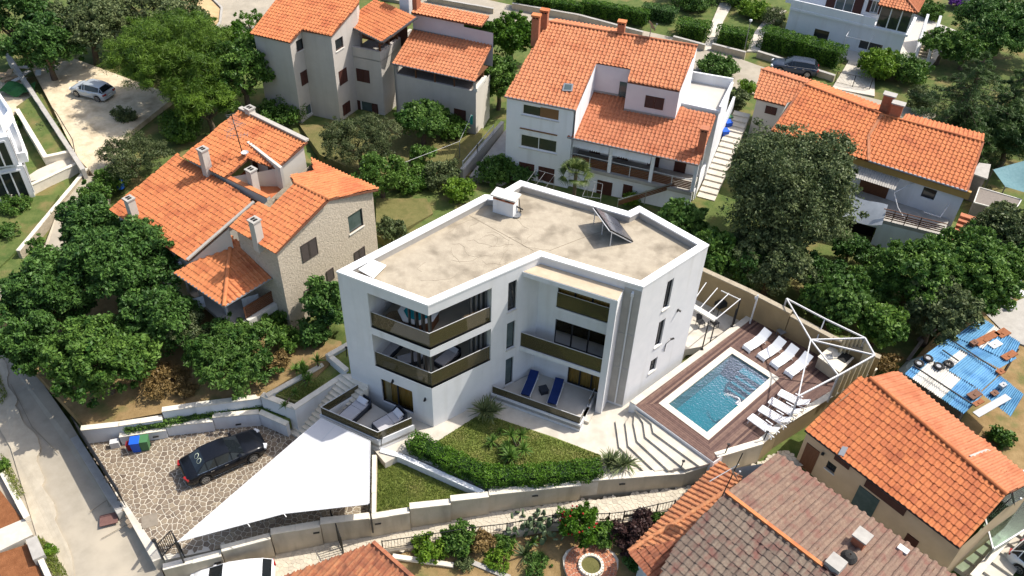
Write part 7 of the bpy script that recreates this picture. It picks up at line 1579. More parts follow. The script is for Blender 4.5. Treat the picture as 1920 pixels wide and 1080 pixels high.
for a, c in (((195, 455), (600, 720)), ((385, 345), (495, 420)), ((455, 285), (745, 475))): A, C = P(*SZ(a)[0], hz+.28), P(*SZ(c)[0], hz+.28); MB().beam(A, C, .07, .06).build('batten', 'dark_frame', shd)
for a in ((140, 510), (300, 620), (520, 770), (640, 150), (900, 330)): p = P(*SZ(a)[0], hz); MB().beam(V3(p.x, p.y, -.9), p-V3(0, 0, .05), .12, .12).build('post', 'wood_grey', shd)
b = MB(); A, C = P(*SZ((150, 520))[0], 1.0), P(*SZ((520, 780))[0], 1.0); w = Wall(A, C, -.4); w.mesh(b, -1, 1.75, .1); b.build('wall', 'wood_grey', shd)
for (x, y), lab in zip(((228, 437), (289, 402), (360, 455), (428, 440)), ('worn tyre on the white shed sheets, farthest left', 'worn tyre on the blue sheets above the farthest left tyre', 'worn tyre with pale hub in the middle of the shed sheets', 'dark tyre without hub next to the bare white sheet')):
    q = P(*SZ((x, y))[0], hz+.22); b = MB(); n = 16; vs = []
    for i in range(n):
        th = 2*math.pi*i/n
        for j in range(7): ph = 2*math.pi*j/7; r = .24+.09*math.cos(ph); vs.append((q.x+r*math.cos(th), q.y+r*math.sin(th), q.z+.09*math.sin(ph)))
    b.add(vs, [(i*7+j, i*7+(j+1) % 7, ((i+1) % n)*7+(j+1) % 7, ((i+1) % n)*7+j) for i in range(n) for j in range(7)]); ty = tag(b.build('tyre', 'rubber', smooth=True, base=q), lab, 'tyre', 'tyres weighing down the shed roof')
    if x != 428: b = MB().lathe([(.02, .03), (.15, .03), (.17, -.02)], q, 12); b.build('hub', 'metal_grey', ty)
JK = [(680, 270, 2.2, .5, 'rust', 'long rusty sheet lying on the blue shed roof', 'sheet'), (790, 235, 1.0, .6, 'rust', 'orange tile scrap at the top corner of the shed roof', 'scrap'), (740, 310, .9, .5, 'stone_trim', 'pale board scrap on the upper blue sheets', 'board'), (835, 385, 1.2, .45, 'rust', 'rust brown trough on the right shed sheets', 'trough'), (590, 310, .5, .35, 'wood_brown', 'small brown crate on the upper shed roof', 'crate'), (600, 650, .9, .5, 'wood_brown', 'brown plank pile on the lower shed sheets', 'planks'), (625, 705, .8, .3, 'rust', 'rusty strip beside the brown planks on the shed', 'strip'), (735, 640, .5, .35, 'wood_brown', 'small brown board piece on the lower blue sheets', 'board'), (785, 597, .45, .3, 'metal_grey', 'grey metal box at the right shed edge', 'box'), (775, 495, .5, .4, 'rust', 'broken orange tile by the shed joint', 'tile')]
for k, (x, y, l, w_, m, lab, cat) in enumerate(JK):
    q = P(*SZ((x, y))[0], hz+.22); h_ = .08 if k not in (4, 8) else .25; b = MB().box(q+V3(0, 0, h_/2), (l, w_, h_), .55); b.box(q+V3(.1, .05, h_+.02), (l*.5, w_*.35, .04), .8); tag(b.build(cat if cat not in ('strip', 'sheet') else 'metal_'+cat, m, base=q), lab, cat)
pl_ = thing('pale_plank', 'long pale plank sticking out over the shed edge', 'plank', P(*SZ((720, 725))[0], hz+.3)); MB().beam(P(*SZ((610, 785))[0], hz+.3), P(*SZ((830, 660))[0], hz+.4), .45, .06).build('plank', 'metal_grey', pl_)
patch('scrap_yard', [(1660, 770, -.45), (1700, 800, -.45), (1850, 900, -.6), (1960, 880, -.6), (1960, 560, -.4), (1870, 560, -.35), (1790, 590, -.35), (1690, 700, -.4)], 'earth_dry', .6); patch('concrete_pad', [(1850, 590, -.32), (1960, 540, -.32), (1960, 660, -.32), (1900, 640, -.32)], 'concrete', .4)
for (x, y, r, lab) in ((1890, 545, .5, 'pile of pale junk at the right edge above the shed'), (1880, 575, .4, 'dark scrap pile beside the concrete pad')):
    q = T(x, y); t = thing('scrap_heap', lab, 'scrap heap', q)
    for k in range(9): MB().box(q+V3(RNG.normal(0, r), RNG.normal(0, r), .15+.06*k), (RNG.uniform(.4, 1.2), RNG.uniform(.2, .6), .08), RNG.uniform(0, 3)).build('scrap', ('metal_grey', 'white_metal', 'wood_grey')[k % 3], t)
for (a, c, lab) in (((1700, 680), (1765, 590), 'long weathered beam leaning under the right trees'), ((1720, 640), (1790, 600), 'short weathered beam on the ground under the trees')):
    t = thing('timber_beam', lab, 'beam', T(*a)); MB().beam(T(*a)+V3(0, 0, .15), T(*c)+V3(0, 0, .5), .2, .2).build('beam', 'wood_grey', t)
q = T(1700, 690); tag(MB().lathe([(.02, .0), (.55, .0), (.9, .25), (1.0, .32)], q, 16).build('boat_hull', 'net_teal', base=q), 'upturned pale green dinghy lying by the shed', 'boat') if False else None
b = MB(); q = T(1715, 688); L2 = [(-1.5, 0), (-1.2, .4), (0, .62), (1.2, .4), (1.6, 0), (1.2, -.4), (0, -.62), (-1.2, -.4)]; dk2 = [(q+rot2(p, .6)) for p in L2]; vs = [tuple(p+V3(0, 0, .05)) for p in dk2]+[tuple(q+rot2((p[0]*.7, p[1]*.55), .6)+V3(0, 0, .42)) for p in L2]; b.add(vs, [(i, (i+1) % 8, 8+(i+1) % 8, 8+i) for i in range(8)]+[tuple(range(8, 16))]); tag(b.build('dinghy', mat('hull', (.30, .36, .33), (.36, .41, .38), 3, .7), base=q), 'small upturned pale green dinghy lying by the shed', 'boat')
# teal net shelter and small roofs at the right edge
t = thing('net_shelter', 'teal shade net stretched over a frame at the right edge', 'shelter', T(1890, 330)); zz = 1.8; c = [P(1862, 318, zz), P(1925, 300, zz+.3), P(1960, 372, zz), P(1885, 350, zz-.4)]; b = MB(); n = 8; vs = [c[0].lerp(c[1], i/n).lerp(c[3].lerp(c[2], i/n), j/n)+V3(0, 0, -.25*math.sin(math.pi*i/n)*math.sin(math.pi*j/n)) for j in range(n+1) for i in range(n+1)]; b.add(vs, [(j*(n+1)+i, j*(n+1)+i+1, (j+1)*(n+1)+i+1, (j+1)*(n+1)+i) for j in range(n) for i in range(n)]); b.build('net', 'net_teal', t, smooth=True)
for q in c: MB().beam(V3(q.x, q.y, -.8), q, .07, .07).build('post', 'wood_grey', t)
t = thing('lean_to', 'small grey flat roofed lean-to beside the long house', 'lean-to', T(1840, 330)); w_ = [P(x, y, 2.0) for x, y in ((1822, 325), (1852, 335), (1858, 308), (1836, 305))]; MB().prism([(q.x, q.y) for q in w_], 1.88, 2.0).build('roof', 'concrete', t); MB().prism(offset_poly([(q.x, q.y) for q in w_], .15), -.8, 1.88).build('wall', 'wood_grey', t)
t = thing('net_shelter', 'dark mesh covered pen right of the long house steps', 'shelter', T(1860, 380)); w_ = [P(x, y, 1.0) for x, y in ((1826, 380), (1836, 352), (1915, 375), (1900, 400))]; MB().prism([(q.x, q.y) for q in w_], -.6, 1.0).build('cover', 'wood_grey', t); b = MB()
for a, c in zip(w_, w_[1:]+w_[:1]): b.beam(a+V3(0, 0, .03), c+V3(0, 0, .03), .08, .08)
b.build('frame', 'stone_trim', t)
# lower right: glass canopy over cream steps
t = thing('glass_canopy', 'greenish glass canopy on a pale frame beside the beige house', 'canopy', P(1880, 960, -1)); zc = 1.2; c = [P(1835, 925, zc), P(1925, 880, zc), P(1935, 985, zc), P(1862, 1030, zc)]; MB().add([q for q in c]+[q-V3(0, 0, .03) for q in c], [(0, 1, 2, 3), (7, 6, 5, 4), (0, 4, 5, 1), (1, 5, 6, 2), (2, 6, 7, 3), (3, 7, 4, 0)]).build('pane', 'greenish_glass', t)
for a, d in zip(c, c[1:]+c[:1]): MB().beam(a, d, .08, .1).build('beam', 'metal_grey', t)
for q in c: MB().beam(V3(q.x, q.y, -1.6), q, .08, .08).build('post', 'metal_grey', t)
t = thing('front_steps', 'wide cream steps below the glass canopy in the lower right', 'steps', P(1830, 1020, -1.3)); A, B = P(1915, 905, .3), P(1790, 1068, -1.2); n = 9; dd = (B-A); dd.z = 0; e = Vector((-dd.y, dd.x, 0)).normalized(); e = e if e.x > 0 else -e
for k in range(n):
    a, c2 = A.lerp(B, k/n), A.lerp(B, (k+1)/n); z = .3-.16*k; MB().prism([tuple((a-e*.2)[:2]), tuple((a+e*2.3)[:2]), tuple((c2+e*2.3)[:2]), tuple((c2-e*.2)[:2])], z-1.2, z).build('step', 'paving_white', t)
lowwall('stair_wall', 'grey wall along the outer side of the canopy steps', (1830, 1085), (1935, 965), .1, .3, 'concrete', 'coping_stone', -2.0)

# ------------------------------------------------------------------ garden below the alley
patch('garden_soil', [(640, 1075, -2.35), (740, 1040, -2.2), (900, 1010, -2.05), (1150, 985, -1.75), (1260, 965, -1.45), (1200, 1030, -1.7), (1190, 1100, -2.0), (640, 1130, -2.6)], 'earth_dry', .8)
patch('garden_lawn', [(850, 1030, -2.1), (935, 1012, -2.02), (1010, 1030, -2.0), (1005, 1070, -2.2), (930, 1090, -2.3), (870, 1060, -2.2)], 'lawn_dry', .6); patch('earth_bed', [(1020, 1025, -1.9), (1070, 1020, -1.88), (1085, 1060, -2.0), (1020, 1095, -2.15)], 'earth_red', .5)
lowwall('bed_edging', 'grey edging slab of the garden bed at the bottom', (872, 1052), (955, 1085), -2.05, .2, 'concrete', 'concrete', -3); lowwall('bed_edging', 'pale retaining wall under the railing left of the climber', (735, 1045), (850, 1062), -2.0, .2, 'coping_stone', 'coping_stone', -3)
q = P(1108, 1062, -1.72); fb_ = thing('fire_pit', 'round brick ringed planter on a red brick patio', 'planter', q)
for k in range(22):
    th = 2*math.pi*k/22; MB().box(q+V3(.62*math.cos(th), .62*math.sin(th), .10), (.16, .15, .22), th).build('stone', 'coping_stone', fb_)
MB().lathe([(.0, .08), (.54, .08)], q, 18).build('soil', 'lawn_dry', fb_)
pt_ = struct(MB().prism([(q.x+1.5*math.cos(a)*(1+.1*math.sin(3*a)), q.y+1.5*math.sin(a)*(1+.1*math.cos(2*a))) for a in [2*math.pi*k/20 for k in range(20)]], q.z-.5, q.z).build('brick_patio', 'drive_joint')); n_ = 0
for r in (.82, 1.0, 1.18, 1.36):
    m_ = int(2*math.pi*r/.27)
    for k in range(m_):
        th = 2*math.pi*k/m_+r; me_ = None; b = MB().box(V3(q.x+r*math.cos(th), q.y+r*math.sin(th), q.z+.015), (.16, .24, .04), th, float(RNG.normal(0, .4))); b.build('brick', 'brick_red', pt_)

b = MB()
for l in ([(168, 960), (200, 938), (206, 950), (262, 905)], [(190, 1010), (280, 960)], [(20, 720), (60, 800), (110, 850)], [(110, 420), (150, 370)]):
    q = [P(x, y, float(np.interp(y, [370, 640, 790, 930, 1062], [-.24, -1.0, -1.3, -1.55, -1.95]))+.05) for x, y in l]
    for a, c in zip(q, q[1:]): b.beam(a, c, .03, .02)
struct(b.build('road_seam', 'seam_dark'))
# ------------------------------------------------------------------ the terrain sheet itself
xs = np.concatenate([[-420, -200, -110], np.arange(-66, 72, .8), [120, 220, 420]]); ys = np.concatenate([[-60, 0, 10], np.arange(18, 112, .8), [140, 240, 500]])
gx, gy = np.meshgrid(xs, ys); gx = gx.ravel(); gy = gy.ravel(); gw = 1/((_ct[None, :, 0]-gx[:, None])**2+(_ct[None, :, 1]-gy[:, None])**2+.5)**1.6; gz = (gw*_ct[None, :, 2]).sum(1)/gw.sum(1)-.12
def inside(pp):
    c = np.zeros(len(gx), bool); j = len(pp)-1
    for i in range(len(pp)):
        (xi, yi), (xj, yj) = pp[i], pp[j]; c ^= ((yi > gy) != (yj > gy)) & (gx < (xj-xi)*(gy-yi)/((yj-yi) or 1e-9)+xi); j = i
    return c
for pp, zm in PATCHES:               # cut the terrain down below every built surface
    c = inside(pp)
    for i in range(len(pp)):
        a0, a1 = np.array(pp[i-1]), np.array(pp[i]); d = a1-a0; t = np.clip(((gx-a0[0])*d[0]+(gy-a0[1])*d[1])/max(1e-6, d @ d), 0, 1); c |= ((gx-a0[0]-t*d[0])**2+(gy-a0[1]-t*d[1])**2) < .62
    gz = np.where(c, np.minimum(gz, zm-.12), gz)
nx = len(xs); gv = np.stack([gx, gy, gz], 1)
gf = np.array([[j*nx+i, j*nx+i+1, (j+1)*nx+i+1, (j+1)*nx+i] for j in range(len(ys)-1) for i in range(nx-1)])
struct(npmesh('ground', gv, gf, 'scrub', base=(0, 0, 0), smooth=True))
# ------------------------------------------------------------------ vegetation: leaf-sized faces in clumps through the crown
def leafcloud(cl, n_per, size, aspect, up=.4, rnd=1.0, fold=.25, spread=1.12, shell=.25):
    """cl: array of clumps (x,y,z,r,ox,oy,oz,t) -> verts, faces, tint"""
    cl = np.asarray(cl); K = len(cl); n = K*n_per; c = np.repeat(cl, n_per, 0)
    d = RNG.normal(size=(n, 3)); d /= np.linalg.norm(d, axis=1)[:, None]; r = c[:, 3]*(shell+(1-shell)*RNG.random(n))**.8
    p = c[:, :3]+d*r[:, None]*np.array([1, 1, .75])*spread
    nrm = d*.35+c[:, 4:7]*.35+np.array([0, 0, up])+RNG.normal(size=(n, 3))*rnd; nrm /= np.linalg.norm(nrm, axis=1)[:, None]
    t = np.cross(nrm, RNG.normal(size=(n, 3))); t /= np.linalg.norm(t, axis=1)[:, None]; s = np.cross(nrm, t)
    L = size*RNG.uniform(.65, 1.35, n)[:, None]; W2 = L*aspect
    v = np.stack([p-t*L*.5, p+s*W2*.5-nrm*L*fold*.2, p+t*L*.5-nrm*L*fold*.35, p-s*W2*.5-nrm*L*fold*.2], 1).reshape(-1, 3)
    f = np.arange(4*n).reshape(-1, 4); tint = np.clip(c[:, 7]+RNG.normal(0, .16, n), 0, 1)
    return v, f, tint
def clumps(blobs, dens=1.0, cr=.3, low=.35, tmean=.5):
    out = []
    for (x, y, z, rx, ry, rz) in blobs:
        rm = (rx*ry*rz)**(1/3); K = max(6, int(26*dens*(rm**1.1)))
        d = RNG.normal(size=(K, 3)); d[:, 2] = np.where(d[:, 2] < 0, d[:, 2]*low, d[:, 2]); d /= np.linalg.norm(d, axis=1)[:, None]; rr = RNG.uniform(.5, 1.0, K)**.6; sp_ = RNG.random(K) < .16; rr = np.where(sp_, RNG.uniform(1.02, 1.28, K), rr)
        for k in range(K): 
            e = d[k]; j_ = RNG.normal(0, .10*rm, 3); out.append((x+e[0]*rx*rr[k]+j_[0], y+e[1]*ry*rr[k]+j_[1], z+e[2]*rz*rr[k]+j_[2], cr*rm**.6*(RNG.uniform(.3, .6) if sp_[k] else RNG.uniform(.55, 1.5)), e[0], e[1], e[2], tmean+RNG.normal(0, .16)))
    return out
def trunk(parent, base, tops, r, m='bark', name='trunk'):
    b = MB(); base = Vector(base); fork = base.lerp(sum(tops, Vector())/len(tops), .42); mid = base.lerp(fork, .5)+V3(RNG.normal(0, .06), RNG.normal(0, .06), 0)
    b.tube(base-V3(0, 0, .3), mid, r*1.25, r, n=8, cap=False); b.tube(mid, fork, r, r*.8, n=8, cap=False); b.build(name, m, parent, smooth=True)
    b = MB()
    for t in tops: k = fork.lerp(t, .5)+V3(RNG.normal(0, .15), RNG.normal(0, .15), .15); b.tube(fork, k, r*.55, r*.35, n=6, cap=False); b.tube(k, t, r*.35, r*.1, n=6, cap=False)
    b.build('limb', m, parent, kind='stuff')
def tree(name, label, cx, cy, rpx, zc, rz, m='leaf_mid', leaf=.26, npl=70, dens=1.0, lobes=6, asp=.5, cat='tree', group=None, ry=1.0, ground=None, low=.35, cr=.42, lift=.0, up=.45):
    """crown centred under picture point (cx,cy) at height zc, radius rpx picture pixels"""
    c = P(cx, cy, zc); R = rpx/pxm(c); g = terr(c.x, c.y) if ground is None else ground; t = thing(name, label, cat, V3(c.x, c.y, g), group); blobs = []
    if lobes <= 1: blobs = [(c.x, c.y, c.z, R, R*ry, rz)]
    else:
        blobs.append((c.x, c.y, c.z, R*.66, R*.66*ry, rz*.78)); nl = lobes*2
        for k in range(nl):
            a = 2.4*k+RNG.uniform(-.5, .5); up_ = (k+.5)/nl; up_ = -.25+1.2*up_; e = math.sqrt(max(.05, 1-up_**2*.92))*RNG.uniform(.62, .92); s = RNG.uniform(.24, .42)
            blobs.append((c.x+math.cos(a)*R*e*.9, c.y+math.sin(a)*R*e*ry*.9, c.z+rz*up_*.72, R*s, R*s*ry, rz*s*RNG.uniform(.8, 1.15)))
    npl = int(npl*(.7 if asp > .3 else .7)); leaf *= .92 if asp > .3 else 1.0
    cl = []
    for bl in blobs: cl += clumps([bl], dens*.8, cr*.85, low, .5+float(RNG.normal(0, .13)))
    v, f, ti = leafcloud(cl, npl, leaf, asp, up=up); npmesh('crown', v, f, m, t, tint=ti)
    tops = [Vector(b[:3])+V3(0, 0, b[5]*.2) for b in blobs[:6]]; h = max(.4, c.z-g); trunk(t, (c.x, c.y, g), tops, max(.05, min(.28, .045*h+.04*R)))
    return t
def shrub(name, label, x, y, rpx, h, m, leaf=.14, npl=60, dens=1.2, asp=.55, group=None, cat='shrub', g=None, ry=1.0, lobes=3, cr=.36):
    q = T(x, y) if g is None else P(x, y, g); c = q+V3(0, 0, h*.5); R = rpx/pxm(c); t = thing(name, label, cat, q, group); blobs = [(c.x, c.y, c.z, R*.8, R*.8*ry, h*.5)]
    for k in range(lobes): a = 2*math.pi*k/lobes+RNG.uniform(0, 1); blobs.append((c.x+math.cos(a)*R*.5, c.y+math.sin(a)*R*.5*ry, c.z+RNG.uniform(-.1, .2)*h, R*.5, R*.5, h*.42))
    cl = clumps(blobs, dens, cr, .6); v, f, ti = leafcloud(cl, npl, leaf, asp); npmesh('foliage', v, f, m, t, tint=ti); b = MB()
    for k in range(4): b.tube(q-V3(0, 0, .1), c+V3(RNG.normal(0, R*.4), RNG.normal(0, R*.4), h*.2), .04, .015, n=5)
    b.build('stem', 'bark', t); return t
# --- the big trees
tree('pine_tree', 'big bright green pine towering beside the gravel lot', 326, 112, 120, 4.2, 3.5, 'leaf_pine', .38, 190, .95, 11, .12, low=.45, cr=.56, up=.9)
tree('pine_tree', 'lower bright pine boughs just above the red roof, lower right of the big pine', 385, 190, 60, 2.6, 1.7, 'leaf_pine', .42, 150, 1.1, 5, .13, cr=.5, up=.9)
tree('dark_tree', 'dark leafy tree at the top left corner above the gravel lot', 82, 88, 62, 3.2, 2.6, 'leaf_dark', .34, 80, 1.2, 6)
tree('dark_tree', 'very dark tree in the top left corner of the picture', 20, 28, 70, 4.5, 3.2, 'leaf_dark', .36, 70, 1.1, 6)
tree('olive_green_tree', 'dull olive green tree behind the big pine, left one', 160, 50, 80, 3.4, 2.8, 'leaf_olive', .30, 80, 1.2, 6)
tree('olive_green_tree', 'dull olive green tree behind the big pine at the top edge', 265, 2, 100, 3.6, 3.0, 'leaf_olive', .30, 80, 1.1, 6)
tree('ivy_tree', 'dark glossy tree between the big pine and the grey house', 452, 130, 58, 3.4, 3.0, 'leaf_mid', .30, 80, 1.2, 6)
tree('ivy_tree', 'green hedge tree beside the round bush near the grey house', 448, 78, 38, 2.4, 1.8, 'leaf_hedge', .24, 70, 1.2, 4)
tree('round_bush', 'round clipped bright bush by the street at the grey house corner', 465, 37, 27, .8, 1.0, 'leaf_hedge', .20, 90, 1.8, 1, cr=.3, cat='bush')
shrub('shrub', 'bush along the foot of the grey house below the angled bay', 530, 225, 50, 1.8, 'leaf_mid', .22)
tree('grey_shrub', 'large grey green shrub between the lane and the red roofs', 245, 296, 68, 1.2, 1.5, 'leaf_grey', .17, 90, 1.4, 6, .4, cat='shrub')
shrub('shrub', 'brighter green bush above the large grey green shrub', 345, 258, 42, 2.2, 'leaf_light', .24); shrub('shrub', 'small leggy bush at the edge of the gravel lot', 235, 228, 22, 1.2, 'leaf_olive', .18)
shrub('shrub', 'round dark bush at the corner of the lane and red roof', 182, 385, 26, 1.8, 'leaf_mid', .22); shrub('shrub', 'low bush left of the stone house roof eave', 212, 350, 30, 1.6, 'leaf_light', .2)
DKT = 'trees between the stone gabled house and the street'
tree('broad_tree', 'large dark green tree under the lower roof edge of the stone gabled house', 232, 500, 104, 4.0, 2.8, 'leaf_dark', .27, 120, 1.3, 9, group=DKT)
tree('broad_tree', 'dark green tree by the lane below the pointed sapling', 92, 555, 84, 3.2, 2.5, 'leaf_dark', .27, 120, 1.3, 8, group=DKT)
tree('broad_tree', 'mid green round tree just above the white garden wall corner', 185, 675, 92, 2.8, 2.4, 'leaf_mid', .27, 120, 1.35, 8, group=DKT)
tree('broad_tree', 'dark tree hanging over the street at the left edge', 55, 640, 62, 2.6, 2.2, 'leaf_dark', .26, 120, 1.3, 7, group=DKT)
tree('broad_tree', 'dark tree filling the gap right of the largest left tree', 300, 600, 66, 2.8, 2.2, 'leaf_dark', .26, 120, 1.3, 7, group=DKT)
tree('broad_tree', 'dark tree between the lane and the largest left tree', 175, 430, 62, 3.0, 2.4, 'leaf_dark', .26, 120, 1.3, 7, group=DKT)
tree('sapling', 'pointed young tree standing out at the lane edge', 78, 478, 24, 2.4, 1.7, 'leaf_light', .22, 50, 1.0, 2, group=DKT)
tree('citrus_tree', 'light glossy green citrus tree in front of the tiled porch', 432, 668, 88, 1.9, 1.6, 'leaf_fig', .30, 80, 1.5, 8, .36)
tree('olive_green_tree', 'fine leaved dark olive tree left of the citrus tree', 350, 612, 48, 2.4, 1.4, 'leaf_grey', .18, 90, 1.4, 5)
tree('narrow_tree', 'narrow dark tree against the stone gable wall', 606, 575, 40, 3.0, 2.4, 'leaf_dark', .28, 80, 1.4, 5)
shrub('shrub', 'lower dark bush at the foot of the narrow tree', 590, 640, 28, 1.3, 'leaf_dark', .24); shrub('shrub', 'sparse twiggy bush below the porch railing', 520, 608, 36, 1.4, 'leaf_light', .24, dens=.7)
shrub('shrub', 'orange tinged dry bush on the bank near the planter wall', 523, 690, 22, 1.1, 'leaf_dry', .16); shrub('shrub', 'pale leafy bush between the citrus tree and planter wall', 540, 650, 26, 1.2, 'leaf_light', .22)
tree('olive_tree', 'grey green olive tree in the back garden, nearest the grey house', 676, 268, 70, 2.4, 2.1, 'leaf_grey', .17, 110, 1.5, 7, .35)
tree('olive_tree', 'darker green tree below the olive tree beside the red roof', 715, 330, 48, 2.0, 1.7, 'leaf_mid', .24, 80, 1.3, 5)
tree('fig_tree', 'pale leafy fig tree in front of the low wing of the grey house', 793, 228, 50, 1.4, 1.4, 'leaf_fig', .26, 90, 1.7, 5, .7)
shrub('shrub', 'bright bush right of the pale fig tree', 850, 252, 36, 1.5, 'leaf_light', .24); shrub('climber', 'dark climber spreading on the grey house wing wall', 812, 196, 44, 2.6, 'leaf_dark', .24, dens=.8, cat='climber')
tree('tall_hedge_tree', 'tall dense green tree between the two upper houses, upper one', 958, 72, 46, 1.8, 2.6, 'leaf_hedge', .28, 90, 1.4, 6); tree('tall_hedge_tree', 'tall dense green tree between the two upper houses, lower one', 935, 155, 42, 1.6, 2.6, 'leaf_mid', .30, 90, 1.4, 5)
shrub('shrub', 'bright lime bush behind the villa parapet left of the chimney', 862, 372, 30, 1.6, 'leaf_lime', .2); shrub('shrub', 'olive shrub in the back garden near the clothes line', 830, 345, 38, 1.6, 'leaf_olive', .2); shrub('shrub', 'small sapling standing on the back garden grass', 792, 305, 24, 1.5, 'leaf_mid', .22, dens=.7)
shrub('shrub', 'bushes along the wall between the villa and the balcony house', 930, 335, 40, 1.6, 'leaf_mid', .22); shrub('shrub', 'dark bush below the white pipe pergola', 975, 335, 30, 1.2, 'leaf_dark', .22); shrub('shrub', 'leafy row behind the villa at the side lawn', 770, 345, 42, 1.4, 'leaf_light', .22)
shrub('shrub', 'dark bush at the edge of the side lawn by the stone house', 735, 440, 28, 1.2, 'leaf_olive', .2)
tree('oak_tree', 'huge dark grey green evergreen oak behind the pool wall', 1480, 358, 128, 5.2, 4.4, 'leaf_olive', .24, 120, 1.5, 11, .5, low=.75, cr=.50)
tree('oak_tree', 'lower skirt of dark oak foliage above the boundary wall', 1450, 490, 84, 2.6, 2.4, 'leaf_olive', .26, 100, 1.3, 6, .55)
tree('fig_tree', 'bright fig tree behind the right parapet of the villa', 1275, 420, 50, 2.2, 1.8, 'leaf_fig', .30, 80, 1.5, 5, .7); tree('fig_tree', 'dark fig tree between the villa corner and the oak', 1335, 480, 52, 2.2, 1.8, 'leaf_mid', .30, 80, 1.4, 5, .7)
tree('fig_tree', 'fig tree just behind the ochre wall and white pergola', 1568, 572, 58, 2.2, 1.8, 'leaf_fig', .30, 90, 1.5, 6, .7); tree('fig_tree', 'small fig tree right of the pergola beams', 1650, 612, 46, 2.0, 1.7, 'leaf_light', .28, 80, 1.5, 5, .7)
RT = 'broad trees on the right between the long house and the shed'
tree('broad_tree', 'broad green tree in front of the dark garage of the long house', 1712, 520, 82, 2.8, 2.4, 'leaf_mid', .30, 90, 1.3, 7, group=RT); tree('broad_tree', 'broad green tree right of the tree before the garage', 1800, 500, 86, 2.9, 2.5, 'leaf_mid', .30, 90, 1.3, 7, group=RT)
tree('broad_tree', 'green tree at the right edge below the mesh covered pen', 1880, 440, 62, 2.6, 2.2, 'leaf_olive', .28, 90, 1.3, 6, group=RT); tree('broad_tree', 'dull green tree just above the blue shed roof', 1760, 585, 66, 2.4, 2.0, 'leaf_olive', .28, 90, 1.3, 6, group=RT); tree('broad_tree', 'darker tree above the right part of the shed', 1840, 545, 58, 2.4, 1.9, 'leaf_mid', .28, 90, 1.3, 6, group=RT)
def conifer(name, label, cx, cy, rpx, zb, zt, m, leaf=.42, npl=60, layers=9, asp=.12):
    """whorls of drooping boughs round one straight stem; (cx,cy) is the picture point of the stem at mid height"""
    c = P(cx, cy, (zb+zt)/2); R = rpx/pxm(c); g = terr(c.x, c.y); t = thing(name, label, 'tree', V3(c.x, c.y, g)); cl = []; lb = MB()
    for i in range(layers):
        f = i/(layers-1); z = zb+(zt-zb)*f**.9; r = R*(1-f)**.8+.25; n = max(4, int(10-6*f))
        for k in range(n):
            a = 2*math.pi*(k+.5*(i % 2)+RNG.uniform(-.3, .3))/n; L = r*RNG.uniform(.65, 1.15); tm = .5+RNG.normal(0, .14); tip = V3(c.x+math.cos(a)*L, c.y+math.sin(a)*L, z-.16*L); lb.tube((c.x, c.y, z+.1), tip, .05, .015, n=5, cap=False)
            for q in range(1, 6):
                s = q/5; rad = max(.16, .30*r*(1-.62*s)*.62); cl.append((c.x+math.cos(a)*L*s+RNG.normal(0, .08), c.y+math.sin(a)*L*s+RNG.normal(0, .08), z-.16*L*s*s+RNG.normal(0, .05), rad, math.cos(a)*.5, math.sin(a)*.5, .6, tm+.16*(s-.5)))
    v, fc, ti = leafcloud(cl, npl, leaf, asp, up=.8, rnd=.8); v[:, 2] = c.z+(v[:, 2]-c.z)*1.0; npmesh('crown', v, fc, m, t, tint=ti); MB().tube((c.x, c.y, g-.3), (c.x, c.y, zt), .28, .05, n=8).build('trunk', 'bark', t); lb.build('limb', 'bark', t, kind='stuff'); return t
conifer('cedar_tree', 'wide dark cedar with drooping boughs in the upper right', 1815, 185, 128, .8, 9.0, 'leaf_cedar', layers=11)
conifer('cedar_tree', 'second dark cedar at the right edge beside the wide one', 1900, 190, 92, .5, 7.5, 'leaf_cedar')
tree('cedar_tree', 'dark cedar boughs at the right edge above the teal net', 1900, 255, 56, 2.6, 2.4, 'leaf_cedar', .42, 120, 1.1, 6, .15, cr=.5)
tree('dark_tree', 'dark evergreen filling the shade between the oak and ochre wall', 1400, 500, 50, 1.8, 1.8, 'leaf_dark', .26, 100, 1.4, 5)
tree('dark_tree', 'dark evergreen in the shade below the big oak, right side', 1545, 522, 50, 1.6, 1.6, 'leaf_dark', .26, 100, 1.4, 5)
tree('dark_tree', 'dark bushy tree between the oak and the garage', 1620, 545, 50, 1.7, 1.5, 'leaf_mid', .26, 100, 1.4, 5)
tree('cedar_tree', 'lower dark cedar boughs beside the long house ridge', 1835, 250, 52, 2.2, 2.2, 'leaf_cedar', .40, 150, 1.2, 5, .15, cr=.5); tree('dark_tree', 'dark tree in the upper right corner of the picture', 1880, 50, 92, 2.6, 2.8, 'leaf_dark', .30, 100, 1.3, 8)
tree('dark_tree', 'dense bush like tree between the cedar and the purple flowers', 1815, 92, 52, 1.5, 1.8, 'leaf_mid', .28, 90, 1.4, 5)
tree('dark_tree', 'low dark tree in the shade right of the big oak', 1592, 468, 40, 1.0, 1.1, 'leaf_dark', .24, 90, 1.4, 4)  # tree put in so the lit grass here turns dark
shrub('shrub', 'dark undergrowth in front of the garage of the long house', 1640, 500, 36, 1.2, 'leaf_dark', .2)
tree('dark_tree', 'small dark tree between the corner house stairs and the cedar', 1770, 85, 42, 1.2, 1.5, 'leaf_mid', .28, 70, 1.3, 4)
shrub('shrub', 'round bright bush beside the white entrance gate', 1645, 140, 40, 2.4, 'leaf_lime', .24, 70, 1.6); shrub('shrub', 'dark bush between the entrance gate and the cedar', 1700, 150, 42, 2.2, 'leaf_mid', .24); shrub('shrub', 'small bush behind the two brick chimneys of the long house', 1725, 200, 30, 1.8, 'leaf_olive', .22)
